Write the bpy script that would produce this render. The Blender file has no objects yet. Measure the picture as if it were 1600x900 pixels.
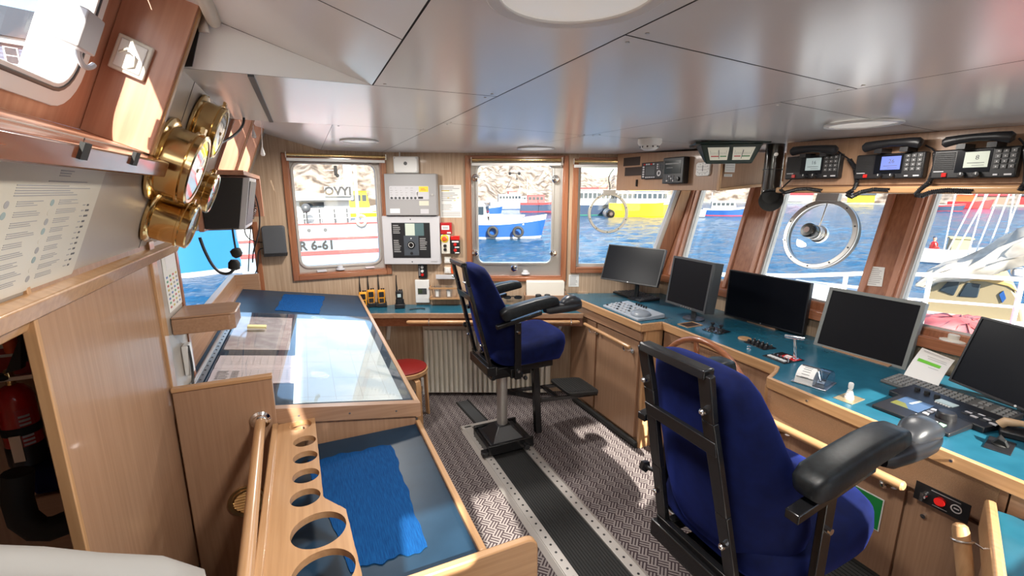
import bpy, bmesh, math, random
from mathutils import Vector as V, Matrix
random.seed(7)
PI = math.pi
C = bpy.context.scene.collection
# ------------------------------------------------------------------ camera, sky, sun, exposure
FPX = 710.0; EYE = V((0, 0, 1.75)); PITCH = math.atan(152/710); YAW = math.radians(24.3)
cam_d = bpy.data.cameras.new('camera'); cam = bpy.data.objects.new('camera', cam_d); C.objects.link(cam)
cam.location = EYE; cam.rotation_euler = (PI/2-PITCH, 0, -YAW)
cam_d.sensor_width = 36; cam_d.lens = 36*FPX/1600; cam_d.clip_start = 0.02; cam_d.clip_end = 3000
bpy.context.scene.camera = cam
SUN_DIR = V((0.13, 1.0, -0.58)).normalized()        # the way the light travels
world = bpy.data.worlds.new('world'); bpy.context.scene.world = world; world.use_nodes = True
wn = world.node_tree.nodes; wl = world.node_tree.links
sky = wn.new('ShaderNodeTexSky'); sky.sky_type = 'NISHITA'; sky.sun_disc = False
sky.sun_elevation = math.asin(-SUN_DIR.z); sky.sun_rotation = math.atan2(-SUN_DIR.x, -SUN_DIR.y)
sky.air_density = 1.0; sky.dust_density = 0.6; sky.ozone_density = 1.0
wl.new(sky.outputs[0], wn['Background'].inputs[0]); wn['Background'].inputs[1].default_value = 0.20
sun_d = bpy.data.lights.new('sun', 'SUN'); sun = bpy.data.objects.new('sun', sun_d); C.objects.link(sun)
sun_d.energy = 9.0; sun_d.angle = math.radians(0.6); sun_d.color = (1.0, 0.93, 0.82)
sun.rotation_euler = SUN_DIR.to_track_quat('-Z', 'Y').to_euler(); sun.location = (-3, -12, 9)
vs = bpy.context.scene.view_settings
vs.view_transform = 'Standard'; vs.look = 'None'; vs.gamma = 1; vs.use_curve_mapping = False; vs.exposure = 1.25

# ------------------------------------------------------------------ geometry helpers
FW = V((math.sin(YAW)*math.cos(PITCH), math.cos(YAW)*math.cos(PITCH), -math.sin(PITCH)))
RT = V((math.cos(YAW), -math.sin(YAW), 0)); UPV = RT.cross(FW)
def ray(px, py): return FW*FPX + RT*(px-800) - UPV*(py-450)
def PLp(px, py, p0, n):
    d = ray(px, py); n = V(n); return EYE + d*((V(p0)-EYE).dot(n)/d.dot(n))
def Zp(px, py, z): return PLp(px, py, (0, 0, z), (0, 0, 1))
def Xp(px, py, x): return PLp(px, py, (x, 0, 0), (1, 0, 0))
def Yp(px, py, y): return PLp(px, py, (0, y, 0), (0, 1, 0))
def Dp(px, py, d):
    r = ray(px, py); return EYE + r*(d/math.hypot(r.x, r.y))
MID_A = -YAW; MID_O = V((0.65, 3.85, 0)); MID_U = V((math.cos(YAW), -math.sin(YAW), 0)); MID_N = V((-math.sin(YAW), -math.cos(YAW), 0))
def Mp(px, py, off=0): return PLp(px, py, MID_O+MID_N*off, MID_N)
def Mu(px, py, off=0):
    p = Mp(px, py, off); return (p-MID_O).dot(MID_U), p.z
TH = math.radians(22.5); S_P0 = V((-0.25, 0, 2.05)); S_N = V((math.cos(TH), 0, -math.sin(TH))); S_UP = V((math.sin(TH), 0, math.cos(TH)))
def Sp(px, py, off=0): return PLp(px, py, S_P0+S_N*off, S_N)
S_ROT = Matrix(((0, -S_N.x, S_UP.x), (1, 0, 0), (0, -S_N.z, S_UP.z))).to_4x4()
def Sat(y, z, off=0):           # world point on the raked left wall at height z
    return V((-0.25+(z-2.05)*math.tan(TH), y, z))+S_N*off
RK = math.radians(15)
def rotz(a): return Matrix.Rotation(a, 4, 'Z')
def rotx(a): return Matrix.Rotation(a, 4, 'X')
def roty(a): return Matrix.Rotation(a, 4, 'Y')
def tr(x, y=None, z=None):
    return Matrix.Translation(x if y is None else (x, y, z))

class MB:
    def __init__(s, T=None): s.v = []; s.f = []; s.mi = []; s.mats = []; s.T = T or Matrix.Identity(4); s.cut = []
    def m(s, mat):
        if mat not in s.mats: s.mats.append(mat)
        return s.mats.index(mat)
    def add(s, vs, fs, mat):
        b = len(s.v); k = s.m(mat); s.cut.append((b, len(s.f))); s.v += [tuple(s.T @ V(p)) for p in vs]
        for f in fs: s.f.append([b+i for i in f]); s.mi.append(k)
        return s
    def hexa(s, p, mat):        # 8 corners: bottom loop 0-3 ccw, top loop 4-7
        return s.add(p, [(3, 2, 1, 0), (4, 5, 6, 7), (0, 1, 5, 4), (1, 2, 6, 5), (2, 3, 7, 6), (3, 0, 4, 7)], mat)
    def box(s, x0, x1, y0, y1, z0, z1, mat):
        return s.hexa([(x0, y0, z0), (x1, y0, z0), (x1, y1, z0), (x0, y1, z0), (x0, y0, z1), (x1, y0, z1), (x1, y1, z1), (x0, y1, z1)], mat)
    def prism(s, pts, vec, mat):
        n = len(pts); vec = V(vec); P = [V(p) for p in pts]
        nn = sum(((P[i]-P[0]).cross(P[(i+1) % n]-P[0]) for i in range(n)), V())
        if nn.dot(vec) < 0: P.reverse()
        Q = [p+vec for p in P]
        fs = [tuple(range(n-1, -1, -1)), tuple(range(n, 2*n))]+[(i, (i+1) % n, n+(i+1) % n, n+i) for i in range(n)]
        return s.add(P+Q, fs, mat)
    def ring(s, lo, li, vec, mat):   # prism between an outer and an inner loop with the same count
        n = len(lo); vec = V(vec); A = [V(p) for p in lo]; B = [V(p) for p in li]
        nn = sum(((A[i]-A[0]).cross(A[(i+1) % n]-A[0]) for i in range(n)), V())
        if nn.dot(vec) < 0: A.reverse(); B.reverse()
        pts = A+B+[p+vec for p in A]+[p+vec for p in B]; fs = []
        for i in range(n):
            j = (i+1) % n
            fs += [(n+i, n+j, j, i), (2*n+i, 2*n+j, 3*n+j, 3*n+i), (i, j, 2*n+j, 2*n+i), (n+j, n+i, 3*n+i, 3*n+j)]
        return s.add(pts, fs, mat)
    def cyl(s, p0, p1, r0, mat, r1=None, n=16, caps=True):
        p0 = V(p0); p1 = V(p1); r1 = r0 if r1 is None else r1; d = (p1-p0).normalized()
        a = d.orthogonal().normalized(); b = d.cross(a); vs = []
        for p, r in ((p0, r0), (p1, r1)):
            for i in range(n):
                t = 2*PI*i/n; vs.append(p+a*(r*math.cos(t))+b*(r*math.sin(t)))
        fs = [(i, (i+1) % n, n+(i+1) % n, n+i) for i in range(n)]
        if caps: fs += [tuple(range(n-1, -1, -1)), tuple(range(n, 2*n))]
        return s.add(vs, fs, mat)
    def lathe(s, prof, o, ax, mat, n=24):     # prof: (radius, height) from one end to the other
        o = V(o); d = V(ax).normalized(); a = d.orthogonal().normalized(); b = d.cross(a); vs = []; k = len(prof)
        for r, h in prof:
            for i in range(n):
                t = 2*PI*i/n; vs.append(o+d*h+a*(r*math.cos(t))+b*(r*math.sin(t)))
        fs = [(q*n+i, q*n+(i+1) % n, (q+1)*n+(i+1) % n, (q+1)*n+i) for q in range(k-1) for i in range(n)]
        fs += [tuple(range(n-1, -1, -1)), tuple(range((k-1)*n, k*n))]
        return s.add(vs, fs, mat)
    def tube(s, pts, r, mat, n=8, closed=False):
        P = [V(p) for p in pts]; k = len(P); vs = []; prev = None
        for i in range(k):
            if closed: d = (P[(i+1) % k]-P[i-1]).normalized()
            else: d = (P[min(i+1, k-1)]-P[max(i-1, 0)]).normalized()
            if prev is None: a = d.orthogonal().normalized()
            else:
                a = prev-d*prev.dot(d); a = a.normalized() if a.length > 1e-6 else d.orthogonal().normalized()
            prev = a; b = d.cross(a); rr = r[i] if isinstance(r, (list, tuple)) else r
            for j in range(n):
                t = 2*PI*j/n; vs.append(P[i]+a*(rr*math.cos(t))+b*(rr*math.sin(t)))
        fs = []
        for i in range(k if closed else k-1):
            for j in range(n):
                i2 = (i+1) % k; fs.append((i*n+j, i*n+(j+1) % n, i2*n+(j+1) % n, i2*n+j))
        if not closed: fs += [tuple(range(n-1, -1, -1)), tuple(range((k-1)*n, k*n))]
        return s.add(vs, fs, mat)
    def ell(s, c, r, mat, n=20, h=12):
        vs = []; c = V(c); r = r if isinstance(r, (tuple, list)) else (r, r, r)
        for i in range(h+1):
            p = PI*i/h-PI/2
            for j in range(n):
                t = 2*PI*j/n; vs.append(c+V((r[0]*math.cos(p)*math.cos(t), r[1]*math.cos(p)*math.sin(t), r[2]*math.sin(p))))
        return s.add(vs, [(i*n+j, i*n+(j+1) % n, (i+1)*n+(j+1) % n, (i+1)*n+j) for i in range(h) for j in range(n)], mat)
    def loft(s, rings, mat):
        n = len(rings[0]); k = len(rings); vs = [p for r in rings for p in r]
        fs = [(q*n+i, q*n+(i+1) % n, (q+1)*n+(i+1) % n, (q+1)*n+i) for q in range(k-1) for i in range(n)]
        fs += [tuple(range(n-1, -1, -1)), tuple(range((k-1)*n, k*n))]
        return s.add(vs, fs, mat)
    def grid(s, fn, nu, nv, mat):
        vs = [fn(i/nu, j/nv) for j in range(nv+1) for i in range(nu+1)]
        fs = [(j*(nu+1)+i, j*(nu+1)+i+1, (j+1)*(nu+1)+i+1, (j+1)*(nu+1)+i) for j in range(nv) for i in range(nu)]
        return s.add(vs, fs, mat)
    def text(s, body, size, x, z, mat, y=-0.0006, align='CENTER', flip=False, bold=0):   # in the local xz plane, read from -y
        cu = bpy.data.curves.new('lettering', 'FONT'); cu.body = body; cu.size = size; cu.align_x = align; cu.align_y = 'CENTER'; cu.resolution_u = 2; cu.offset = bold
        o = bpy.data.objects.new('lettering', cu); C.objects.link(o); bpy.context.view_layer.update()
        me = bpy.data.meshes.new_from_object(o.evaluated_get(bpy.context.evaluated_depsgraph_get()))
        sg = -1 if flip else 1
        s.add([(x+sg*v.co.x, y, z+v.co.y) for v in me.vertices], [tuple(p.vertices) for p in me.polygons], mat)
        bpy.data.objects.remove(o); bpy.data.curves.remove(cu); bpy.data.meshes.remove(me); return s
    def build(s, name, parent=None, bev=0, smooth=True, sub=0, fix=True, ang=35):
        me = bpy.data.meshes.new(name); me.from_pydata(s.v, [], s.f)
        for m_ in s.mats: me.materials.append(m_)
        me.polygons.foreach_set('material_index', s.mi); me.update()
        if fix:
            bm = bmesh.new(); bm.from_mesh(me); bmesh.ops.recalc_face_normals(bm, faces=bm.faces); bm.to_mesh(me); bm.free()
        o = bpy.data.objects.new(name, me); C.objects.link(o)
        if parent is not None: o.parent = parent
        if smooth:
            me.polygons.foreach_set('use_smooth', [True]*len(me.polygons)); me.set_sharp_from_angle(angle=math.radians(ang))
        if bev:
            b = o.modifiers.new('bevel', 'BEVEL'); b.width = bev; b.segments = 2; b.limit_method = 'ANGLE'; b.angle_limit = math.radians(40)
        if sub:
            b = o.modifiers.new('sub', 'SUBSURF'); b.levels = sub; b.render_levels = sub
        return o

def build_each(mb, name, parent, **k):       # every shape added to the builder becomes a part of its own
    cuts = mb.cut+[(len(mb.v), len(mb.f))]
    for (v0, f0), (v1, f1) in zip(cuts, cuts[1:]):
        p = MB(); p.v = mb.v[v0:v1]; p.f = [[i-v0 for i in f] for f in mb.f[f0:f1]]; p.mats = [mb.mats[mb.mi[f0]]]; p.mi = [0]*(f1-f0); p.build(name, parent, **k)
def tag(o, label=None, cat=None, group=None, kind=None):
    if label: o['label'] = label
    if cat: o['category'] = cat
    if group: o['group'] = group
    if kind: o['kind'] = kind
    return o
def thing(name, label, cat, loc=(0, 0, 0), rz=0, group=None, mat=None):
    o = bpy.data.objects.new(name, None); C.objects.link(o); o.empty_display_size = 0.05
    o.matrix_world = (tr(V(loc)) @ mat) if mat is not None else (tr(V(loc)) @ rotz(rz))
    return tag(o, label, cat, group)
def solo(mb, name, label, cat, group=None, loc=None, rz=0, mat=None, **k):
    o = mb.build(name, **k)
    if loc is not None: o.matrix_world = (tr(V(loc)) @ mat) if mat is not None else (tr(V(loc)) @ rotz(rz))
    return tag(o, label, cat, group)
def struct(mb, name, parent=None, **k):
    o = mb.build(name, parent, **k)
    if parent is None: o['kind'] = 'structure'
    return o
def sempty(name, loc=(0, 0, 0), rz=0, mat=None):
    o = thing(name, None, None, loc, rz, None, mat); o['kind'] = 'structure'; return o
def copy_tree(o, M_, label=None, group=None):
    r = o.copy(); C.objects.link(r); r.matrix_world = M_
    if label: r['label'] = label
    if group: r['group'] = group
    def rec(src, dst):
        for ch in list(src.children):
            c = ch.copy(); C.objects.link(c); c.parent = dst; c.matrix_parent_inverse = ch.matrix_parent_inverse.copy(); rec(ch, c)
    rec(o, r); return r
def rrect(w0, w1, h0, h1, r, n=5, y=0):
    pts = []
    for cx, cz, a0 in ((w1-r, h0+r, -PI/2), (w1-r, h1-r, 0), (w0+r, h1-r, PI/2), (w0+r, h0+r, PI)):
        for i in range(n+1):
            a = a0+PI/2*i/n; pts.append((cx+r*math.cos(a), y, cz+r*math.sin(a)))
    return pts
def circ(r, n=32, c=(0, 0), y=0):
    return [(c[0]+r*math.cos(2*PI*i/n), y, c[1]+r*math.sin(2*PI*i/n)) for i in range(n)]
def sup(a, b, e, n=28, c=(0, 0)):        # superellipse in xy
    out = []
    for i in range(n):
        t = 2*PI*i/n; ct = math.cos(t); st = math.sin(t)
        out.append((c[0]+a*math.copysign(abs(ct)**(2/e), ct), c[1]+b*math.copysign(abs(st)**(2/e), st)))
    return out
def bez(p0, p1, p2, p3, n=16):
    p0, p1, p2, p3 = map(V, (p0, p1, p2, p3)); out = []
    for i in range(n+1):
        t = i/n; u = 1-t; out.append(p0*u**3+p1*3*u*u*t+p2*3*u*t*t+p3*t**3)
    return out
def coil(path, r, turns, n=10):          # a coiled cord's centre line wound round a path
    P = [V(p) for p in path]; L = [0]
    for a, b in zip(P, P[1:]): L.append(L[-1]+(b-a).length)
    out = []; N = turns*n
    for i in range(N+1):
        s = L[-1]*i/N; k = max(j for j in range(len(P)-1) if L[j] <= s+1e-9)
        t = (s-L[k])/max(1e-9, L[k+1]-L[k]); p = P[k].lerp(P[k+1], t); d = (P[k+1]-P[k]).normalized()
        a = d.cross(V((0.31, 0.17, 0.93))).normalized(); b = d.cross(a); w = 2*PI*i/n
        out.append(p+a*(r*math.cos(w))+b*(r*math.sin(w)))
    return out

# ------------------------------------------------------------------ materials
def pbr(name, col, rough=0.5, metal=0, spec=0.5, sheen=0, coat=0, emis=None, es=0):
    m = bpy.data.materials.new(name); m.use_nodes = True; b = m.node_tree.nodes['Principled BSDF']
    b.inputs['Base Color'].default_value = (*col, 1); b.inputs['Roughness'].default_value = rough; b.inputs['Metallic'].default_value = metal
    b.inputs['Specular IOR Level'].default_value = spec
    if sheen: b.inputs['Sheen Weight'].default_value = sheen
    if coat: b.inputs['Coat Weight'].default_value = coat; b.inputs['Coat Roughness'].default_value = 0.08
    if emis: b.inputs['Emission Color'].default_value = (*emis, 1); b.inputs['Emission Strength'].default_value = es
    return m
def nodes(m): return m.node_tree.nodes, m.node_tree.links, m.node_tree.nodes['Principled BSDF']
def noise_col(m, c1, c2, scale=(10, 10, 10), detail=4, lo=0.35, hi=0.65, bump=0, coord='Object', rot=(0, 0, 0)):
    n, l, b = nodes(m); tc = n.new('ShaderNodeTexCoord'); mp = n.new('ShaderNodeMapping'); mp.inputs['Scale'].default_value = scale; mp.inputs['Rotation'].default_value = rot
    t = n.new('ShaderNodeTexNoise'); t.inputs['Scale'].default_value = 1; t.inputs['Detail'].default_value = detail
    r = n.new('ShaderNodeValToRGB'); r.color_ramp.elements[0].position = lo; r.color_ramp.elements[1].position = hi
    r.color_ramp.elements[0].color = (*c1, 1); r.color_ramp.elements[1].color = (*c2, 1)
    l.new(tc.outputs[coord], mp.inputs[0]); l.new(mp.outputs[0], t.inputs[0]); l.new(t.outputs[0], r.inputs[0]); l.new(r.outputs[0], b.inputs['Base Color'])
    if bump:
        bp = n.new('ShaderNodeBump'); bp.inputs['Strength'].default_value = bump; bp.inputs['Distance'].default_value = 0.002
        l.new(t.outputs[0], bp.inputs['Height']); l.new(bp.outputs[0], b.inputs['Normal'])
    return m
def wood(name, c1, c2, axis, rough=0.38, fine=110, coat=0.15):
    m = pbr(name, c1, rough, coat=coat); sc = [fine, fine, fine]; sc['xyz'.index(axis)] = 3.0
    return noise_col(m, c1, c2, tuple(sc), 3, 0.3, 0.7)
B1, B2 = (0.335, 0.190, 0.112), (0.41, 0.245, 0.150)
BEECH = {a: wood('beech_'+a, B1, B2, a) for a in 'xyz'}
OAK = {a: wood('oak_edge_'+a, (0.44, 0.24, 0.11), (0.55, 0.32, 0.16), a, 0.3, 80, 0.3) for a in 'xyz'}
MAHO = {a: wood('mahogany_'+a, (0.25, 0.085, 0.036), (0.36, 0.14, 0.065), a, 0.3, 90, 0.35) for a in 'xyz'}
JAMB = {a: wood('jamb_wood_'+a, (0.40, 0.17, 0.10), (0.52, 0.26, 0.165), a, 0.35, 50, 0.2) for a in 'xyz'}
LAMI = wood('pinstripe_laminate', (0.385, 0.258, 0.165), (0.53, 0.385, 0.265), 'z', 0.45, 95, 0.05)
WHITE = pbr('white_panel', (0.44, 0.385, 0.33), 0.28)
LEDGE = wood('ledge_mahogany', (0.13, 0.035, 0.014), (0.21, 0.065, 0.028), 'x', 0.22, 90, 0.6)
CEIL = pbr('ceiling_laminate', (0.88, 0.87, 0.865), 0.20, spec=0.6)
SEAM = pbr('dark_seam', (0.05, 0.05, 0.05), 0.6)
CREAM = pbr('cream_plastic', (0.70, 0.66, 0.58), 0.4)
WPL = pbr('white_plastic', (0.78, 0.77, 0.75), 0.35)
WPT = pbr('white_paint', (0.80, 0.80, 0.80), 0.4)
GPL = pbr('grey_enamel', (0.33, 0.32, 0.32), 0.4)
LGR = pbr('light_grey_enamel', (0.55, 0.54, 0.56), 0.35)
ALU = pbr('brushed_aluminium', (0.55, 0.54, 0.52), 0.36, 0.85)
ALP = pbr('painted_aluminium', (0.50, 0.47, 0.44), 0.4, 0.3)
CHR = pbr('chrome', (0.82, 0.82, 0.82), 0.08, 1)
STEEL = pbr('satin_steel', (0.60, 0.58, 0.56), 0.3, 1)
BRASS = pbr('polished_brass', (0.70, 0.50, 0.24), 0.16, 1)
BLK = pbr('black_plastic', (0.012, 0.012, 0.014), 0.38)
BLKM = pbr('black_enamel_metal', (0.010, 0.010, 0.011), 0.22, spec=0.6)
BLKR = pbr('black_rubber', (0.014, 0.014, 0.014), 0.7)
BLKL = noise_col(pbr('black_leather', (0.012, 0.012, 0.013), 0.42, spec=0.3), (0.008, 0.008, 0.009), (0.014, 0.018, 0.02), (60, 60, 60), 3, 0.3, 0.7, 0.25)
SCR = pbr('screen_off', (0.004, 0.005, 0.008), 0.30, spec=0.14)
SCRM = pbr('screen_matt', (0.006, 0.006, 0.008), 0.42, spec=0.15)
DGR = pbr('dark_grey_plastic', (0.055, 0.058, 0.062), 0.4)
TEAL = noise_col(pbr('console_blue_laminate', (0.02, 0.13, 0.21), 0.22, spec=0.5), (0.014, 0.095, 0.148), (0.019, 0.118, 0.18), (14, 14, 14), 4, 0.3, 0.7)
NAVY = noise_col(pbr('navy_table_laminate', (0.008, 0.03, 0.06), 0.40, spec=0.25), (0.007, 0.026, 0.052), (0.011, 0.036, 0.07), (9, 9, 9), 4, 0.3, 0.7)
CLOTH = noise_col(pbr('blue_antislip_cloth', (0.004, 0.075, 0.26), 0.9, spec=0.15), (0.002, 0.040, 0.15), (0.004, 0.068, 0.225), (420, 26, 26), 3, 0.35, 0.65, 0.6)
VELV = noise_col(pbr('blue_velour', (0.005, 0.010, 0.13), 0.85, spec=0.15, sheen=0.2), (0.0010, 0.0025, 0.021), (0.0025, 0.006, 0.044), (25, 25, 25), 5, 0.3, 0.7, 0.15)
VELV.node_tree.nodes['Principled BSDF'].inputs['Sheen Tint'].default_value = (0.08, 0.15, 1.0, 1)
RED = pbr('red_enamel', (0.55, 0.012, 0.010), 0.25, coat=0.4)
DRED = pbr('dark_red_leather', (0.20, 0.010, 0.008), 0.45)
ORNG = pbr('orange_plastic', (0.75, 0.10, 0.02), 0.4)
YEL = pbr('yellow_radio_plastic', (0.85, 0.36, 0.02), 0.4)
YELP = pbr('yellow_paint', (0.85, 0.60, 0.02), 0.45)
GRN = pbr('green_sign', (0.01, 0.22, 0.05), 0.4)
LIME = pbr('lime_print', (0.16, 0.55, 0.04), 0.6)
PAPER = pbr('paper', (0.78, 0.77, 0.74), 0.7)
PAPERC = noise_col(pbr('laminated_notice', (0.5, 0.46, 0.40), 0.35), (0.58, 0.54, 0.45), (0.66, 0.62, 0.54), (4, 4, 4), 2)
INK = pbr('print_grey', (0.10, 0.10, 0.11), 0.6)
INKL = pbr('print_light_grey', (0.36, 0.35, 0.35), 0.6)
DIALW = pbr('dial_white', (0.82, 0.82, 0.80), 0.3)
DIALG = pbr('dial_silver', (0.42, 0.42, 0.40), 0.35, 0.3)
HOLE_SHADE = pbr('hole_shade', (0.03, 0.014, 0.008), 0.6)  # dark colour stands in for the shade inside holes
LCDB = pbr('lcd_blue', (0.05, 0.07, 0.25), 0.3, emis=(0.25, 0.33, 0.85), es=0.35)
LCDG = pbr('lcd_grey', (0.25, 0.30, 0.30), 0.3, emis=(0.45, 0.55, 0.55), es=0.22)
LCDW = pbr('lcd_pale', (0.35, 0.38, 0.32), 0.3, emis=(0.55, 0.58, 0.48), es=0.25)
def glass(name, refl=0.06, tint=(0.97, 0.98, 0.98)):
    m = bpy.data.materials.new(name); m.use_nodes = True; n = m.node_tree.nodes; l = m.node_tree.links; n.clear()
    o = n.new('ShaderNodeOutputMaterial'); mx = n.new('ShaderNodeMixShader'); t = n.new('ShaderNodeBsdfTransparent'); g = n.new('ShaderNodeBsdfGlossy'); f = n.new('ShaderNodeFresnel')
    t.inputs[0].default_value = (*tint, 1); g.inputs['Roughness'].default_value = 0.0; f.inputs[0].default_value = 1.0+refl*5.5
    ge = n.new('ShaderNodeNewGeometry'); io = n.new('ShaderNodeMix'); io.data_type = 'FLOAT'; io.inputs[2].default_value = 1.0+refl*5.5; io.inputs[3].default_value = 1/(1.0+refl*5.5); l.new(ge.outputs['Backfacing'], io.inputs[0]); l.new(io.outputs[0], f.inputs[0])   # the same small reflection from both faces of the pane
    l.new(f.outputs[0], mx.inputs[0]); l.new(t.outputs[0], mx.inputs[1]); l.new(g.outputs[0], mx.inputs[2]); l.new(mx.outputs[0], o.inputs[0]); return m
GLS = glass('window_glass', 0.07); GLT = glass('table_glass', 0.075, (0.975, 0.985, 0.985)); ACR = glass('clear_acrylic', 0.09, (0.93, 0.96, 1.0))
# ================================================================== THE WHEELHOUSE SHELL
CARPET = pbr('woven_carpet', (0.2, 0.18, 0.18), 0.95, spec=0.1)
def _carpet():
    n, l, b = nodes(CARPET); tc = n.new('ShaderNodeTexCoord'); mp = n.new('ShaderNodeMapping'); mp.inputs['Rotation'].default_value = (0, 0, 0.0); mp.inputs['Scale'].default_value = (1/0.048, 1/0.048, 1)
    l.new(tc.outputs['Object'], mp.inputs[0]); ck = n.new('ShaderNodeTexChecker'); ck.inputs['Scale'].default_value = 1.0; l.new(mp.outputs[0], ck.inputs[0])
    sp = n.new('ShaderNodeSeparateXYZ'); l.new(mp.outputs[0], sp.inputs[0])
    def stripes(o):
        m1 = n.new('ShaderNodeMath'); m1.operation = 'MULTIPLY'; m1.inputs[1].default_value = 3.0; l.new(o, m1.inputs[0])
        m2 = n.new('ShaderNodeMath'); m2.operation = 'FRACT'; l.new(m1.outputs[0], m2.inputs[0])
        m3 = n.new('ShaderNodeMath'); m3.operation = 'GREATER_THAN'; m3.inputs[1].default_value = 0.48; l.new(m2.outputs[0], m3.inputs[0]); return m3.outputs[0]
    mx = n.new('ShaderNodeMix'); mx.data_type = 'FLOAT'; l.new(ck.outputs['Fac'], mx.inputs[0]); l.new(stripes(sp.outputs[0]), mx.inputs[2]); l.new(stripes(sp.outputs[1]), mx.inputs[3])
    r = n.new('ShaderNodeMix'); r.data_type = 'RGBA'; l.new(mx.outputs[0], r.inputs[0]); r.inputs[6].default_value = (0.070, 0.050, 0.056, 1); r.inputs[7].default_value = (0.33, 0.29, 0.28, 1)
    ns = n.new('ShaderNodeTexNoise'); ns.inputs['Scale'].default_value = 260; l.new(tc.outputs['Object'], ns.inputs[0])
    r2 = n.new('ShaderNodeMix'); r2.data_type = 'RGBA'; r2.blend_type = 'MULTIPLY'; r2.inputs[0].default_value = 0.5; l.new(r.outputs[2], r2.inputs[6]); l.new(ns.outputs[0], r2.inputs[7])
    l.new(r2.outputs[2], b.inputs['Base Color'])
_carpet()
def prot45(x, y): return (x, y)
mb = MB(tr(0, 0, 0) @ rotz(PI/4)); Ri = rotz(-PI/4)
def rot_pts(pts): return [tuple((Ri @ V((x, y, z)))) for x, y, z in pts]
mb.prism(rot_pts([(-0.44, -0.8, -0.04), (2.76, -0.8, -0.04), (2.76, 3.1, -0.04), (0.66, 3.9, -0.04), (-1.05, 3.9, -0.04), (-1.05, 1.9, -0.04), (-0.44, 1.9, -0.04)]), (0, 0, 0.04), CARPET)
fl = struct(mb, 'floor'); fl.matrix_world = rotz(0)
# the weave runs diagonally: turn the object space of the floor by 45 degrees
for v_ in fl.data.vertices: v_.co = Ri @ v_.co
fl.matrix_world = rotz(PI/4)

def wall_cells(mb, u0, u1, v0, v1, holes, y0, y1, mat):
    us = sorted({u0, u1, *[h[0] for h in holes], *[h[1] for h in holes]}); vv = sorted({v0, v1, *[h[2] for h in holes], *[h[3] for h in holes]})
    us = [u for u in us if u0 <= u <= u1]; vv = [v for v in vv if v0 <= v <= v1]
    for a, b in zip(us, us[1:]):
        run = None
        for c, d in zip(vv, vv[1:]):
            inside = any(h[0] <= (a+b)/2 <= h[1] and h[2] <= (c+d)/2 <= h[3] for h in holes)
            if inside:
                if run: mb.box(a, b, y0, y1, run[0], run[1], mat); run = None
            else: run = [run[0] if run else c, d]
        if run: mb.box(a, b, y0, y1, run[0], run[1], mat)

def window_unit(name, M, hole, fr, r, fw, depth, trim=0.03, trim_mat=None, rev=None, fmat=None, tk=0.018, sill=None, pane=True):
    """hole and fr are (u0,u1,z0,z1) in the wall's own frame; fr is the glass edge"""
    trim_mat = trim_mat or MAHO['z']; fmat = fmat or ALP
    E_ = sempty(name, mat=M)
    u0, u1, z0, z1 = hole
    if trim:
        t = MB(); a, b, c, d = u0-trim, u1+trim, z0-trim, z1+trim
        t.box(a, u0, -tk, 0.004, c, d, trim_mat); t.box(u1, b, -tk, 0.004, c, d, trim_mat)
        t.box(u0, u1, -tk, 0.004, c, z0, MAHO['x'] if trim_mat is MAHO['z'] else trim_mat); t.box(u0, u1, -tk, 0.004, z1, d, MAHO['x'] if trim_mat is MAHO['z'] else trim_mat)
        struct(t, 'window_trim', E_, bev=0.003)
    if depth > 0.02:
        rv = MB(); w = 0.008; rm = rev or trim_mat
        rv.box(u0, u0+w, 0, depth, z0, z1, rm); rv.box(u1-w, u1, 0, depth, z0, z1, rm); rv.box(u0+w, u1-w, 0, depth, z0, z0+w, rm); rv.box(u0+w, u1-w, 0, depth, z1-w, z1, rm)
        struct(rv, 'window_reveal', E_)
    f = MB(); a, b, c, d = fr
    f.ring(rrect(min(u0, a-fw), max(u1, b+fw), min(z0, c-fw), max(z1, d+fw), 0.004, 6, depth), rrect(a, b, c, d, r, 6, depth), (0, 0.04, 0), fmat)
    f.ring(rrect(a-0.018, b+0.018, c-0.018, d+0.018, r+0.018, 6, depth-0.012), rrect(a, b, c, d, r, 6, depth-0.012), (0, 0.02, 0), fmat)
    struct(f, 'window_frame', E_, bev=0.002)
    if pane:
        g = MB(); g.box(a-0.01, b+0.01, depth+0.016, depth+0.022, c-0.01, d+0.01, GLS); struct(g, 'window_pane', E_)
    return E_

# ---- far wall, left facet (y = 3.85), with the corner window behind the chart table and the window with the white boat
FY = 3.85; M_FAR = tr(0, FY, 0)
def fx(px, py=330, dy=0.0): return Yp(px, py, FY+dy).x
def fz(px, py, dy=0.0): return Yp(px, py, FY+dy).z
W1h = (fx(457), fx(599), fz(530, 426), fz(530, 250))
W1f = (fx(464, 330, 0.07), fx(589, 330, 0.07), fz(530, 413, 0.07), fz(530, 257, 0.07))
W0h = (-0.98, fx(399, 390), 0.80, fz(399, 354)); W0f = (-0.96, fx(400, 390, .03), 0.82, fz(400, 358, .03))
mb = MB(M_FAR); wall_cells(mb, -1.06, 0.65, 0, 2.25, [W1h, W0h], 0, 0.12, LAMI)
struct(mb, 'wall_far')
window_unit('window_1', M_FAR, W1h, W1f, 0.055, 0.03, 0.07, trim=0.04)
window_unit('window_2', M_FAR, W0h, W0f, 0.01, 0.012, 0.03, trim=0.035, trim_mat=MAHO['z'])
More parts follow.
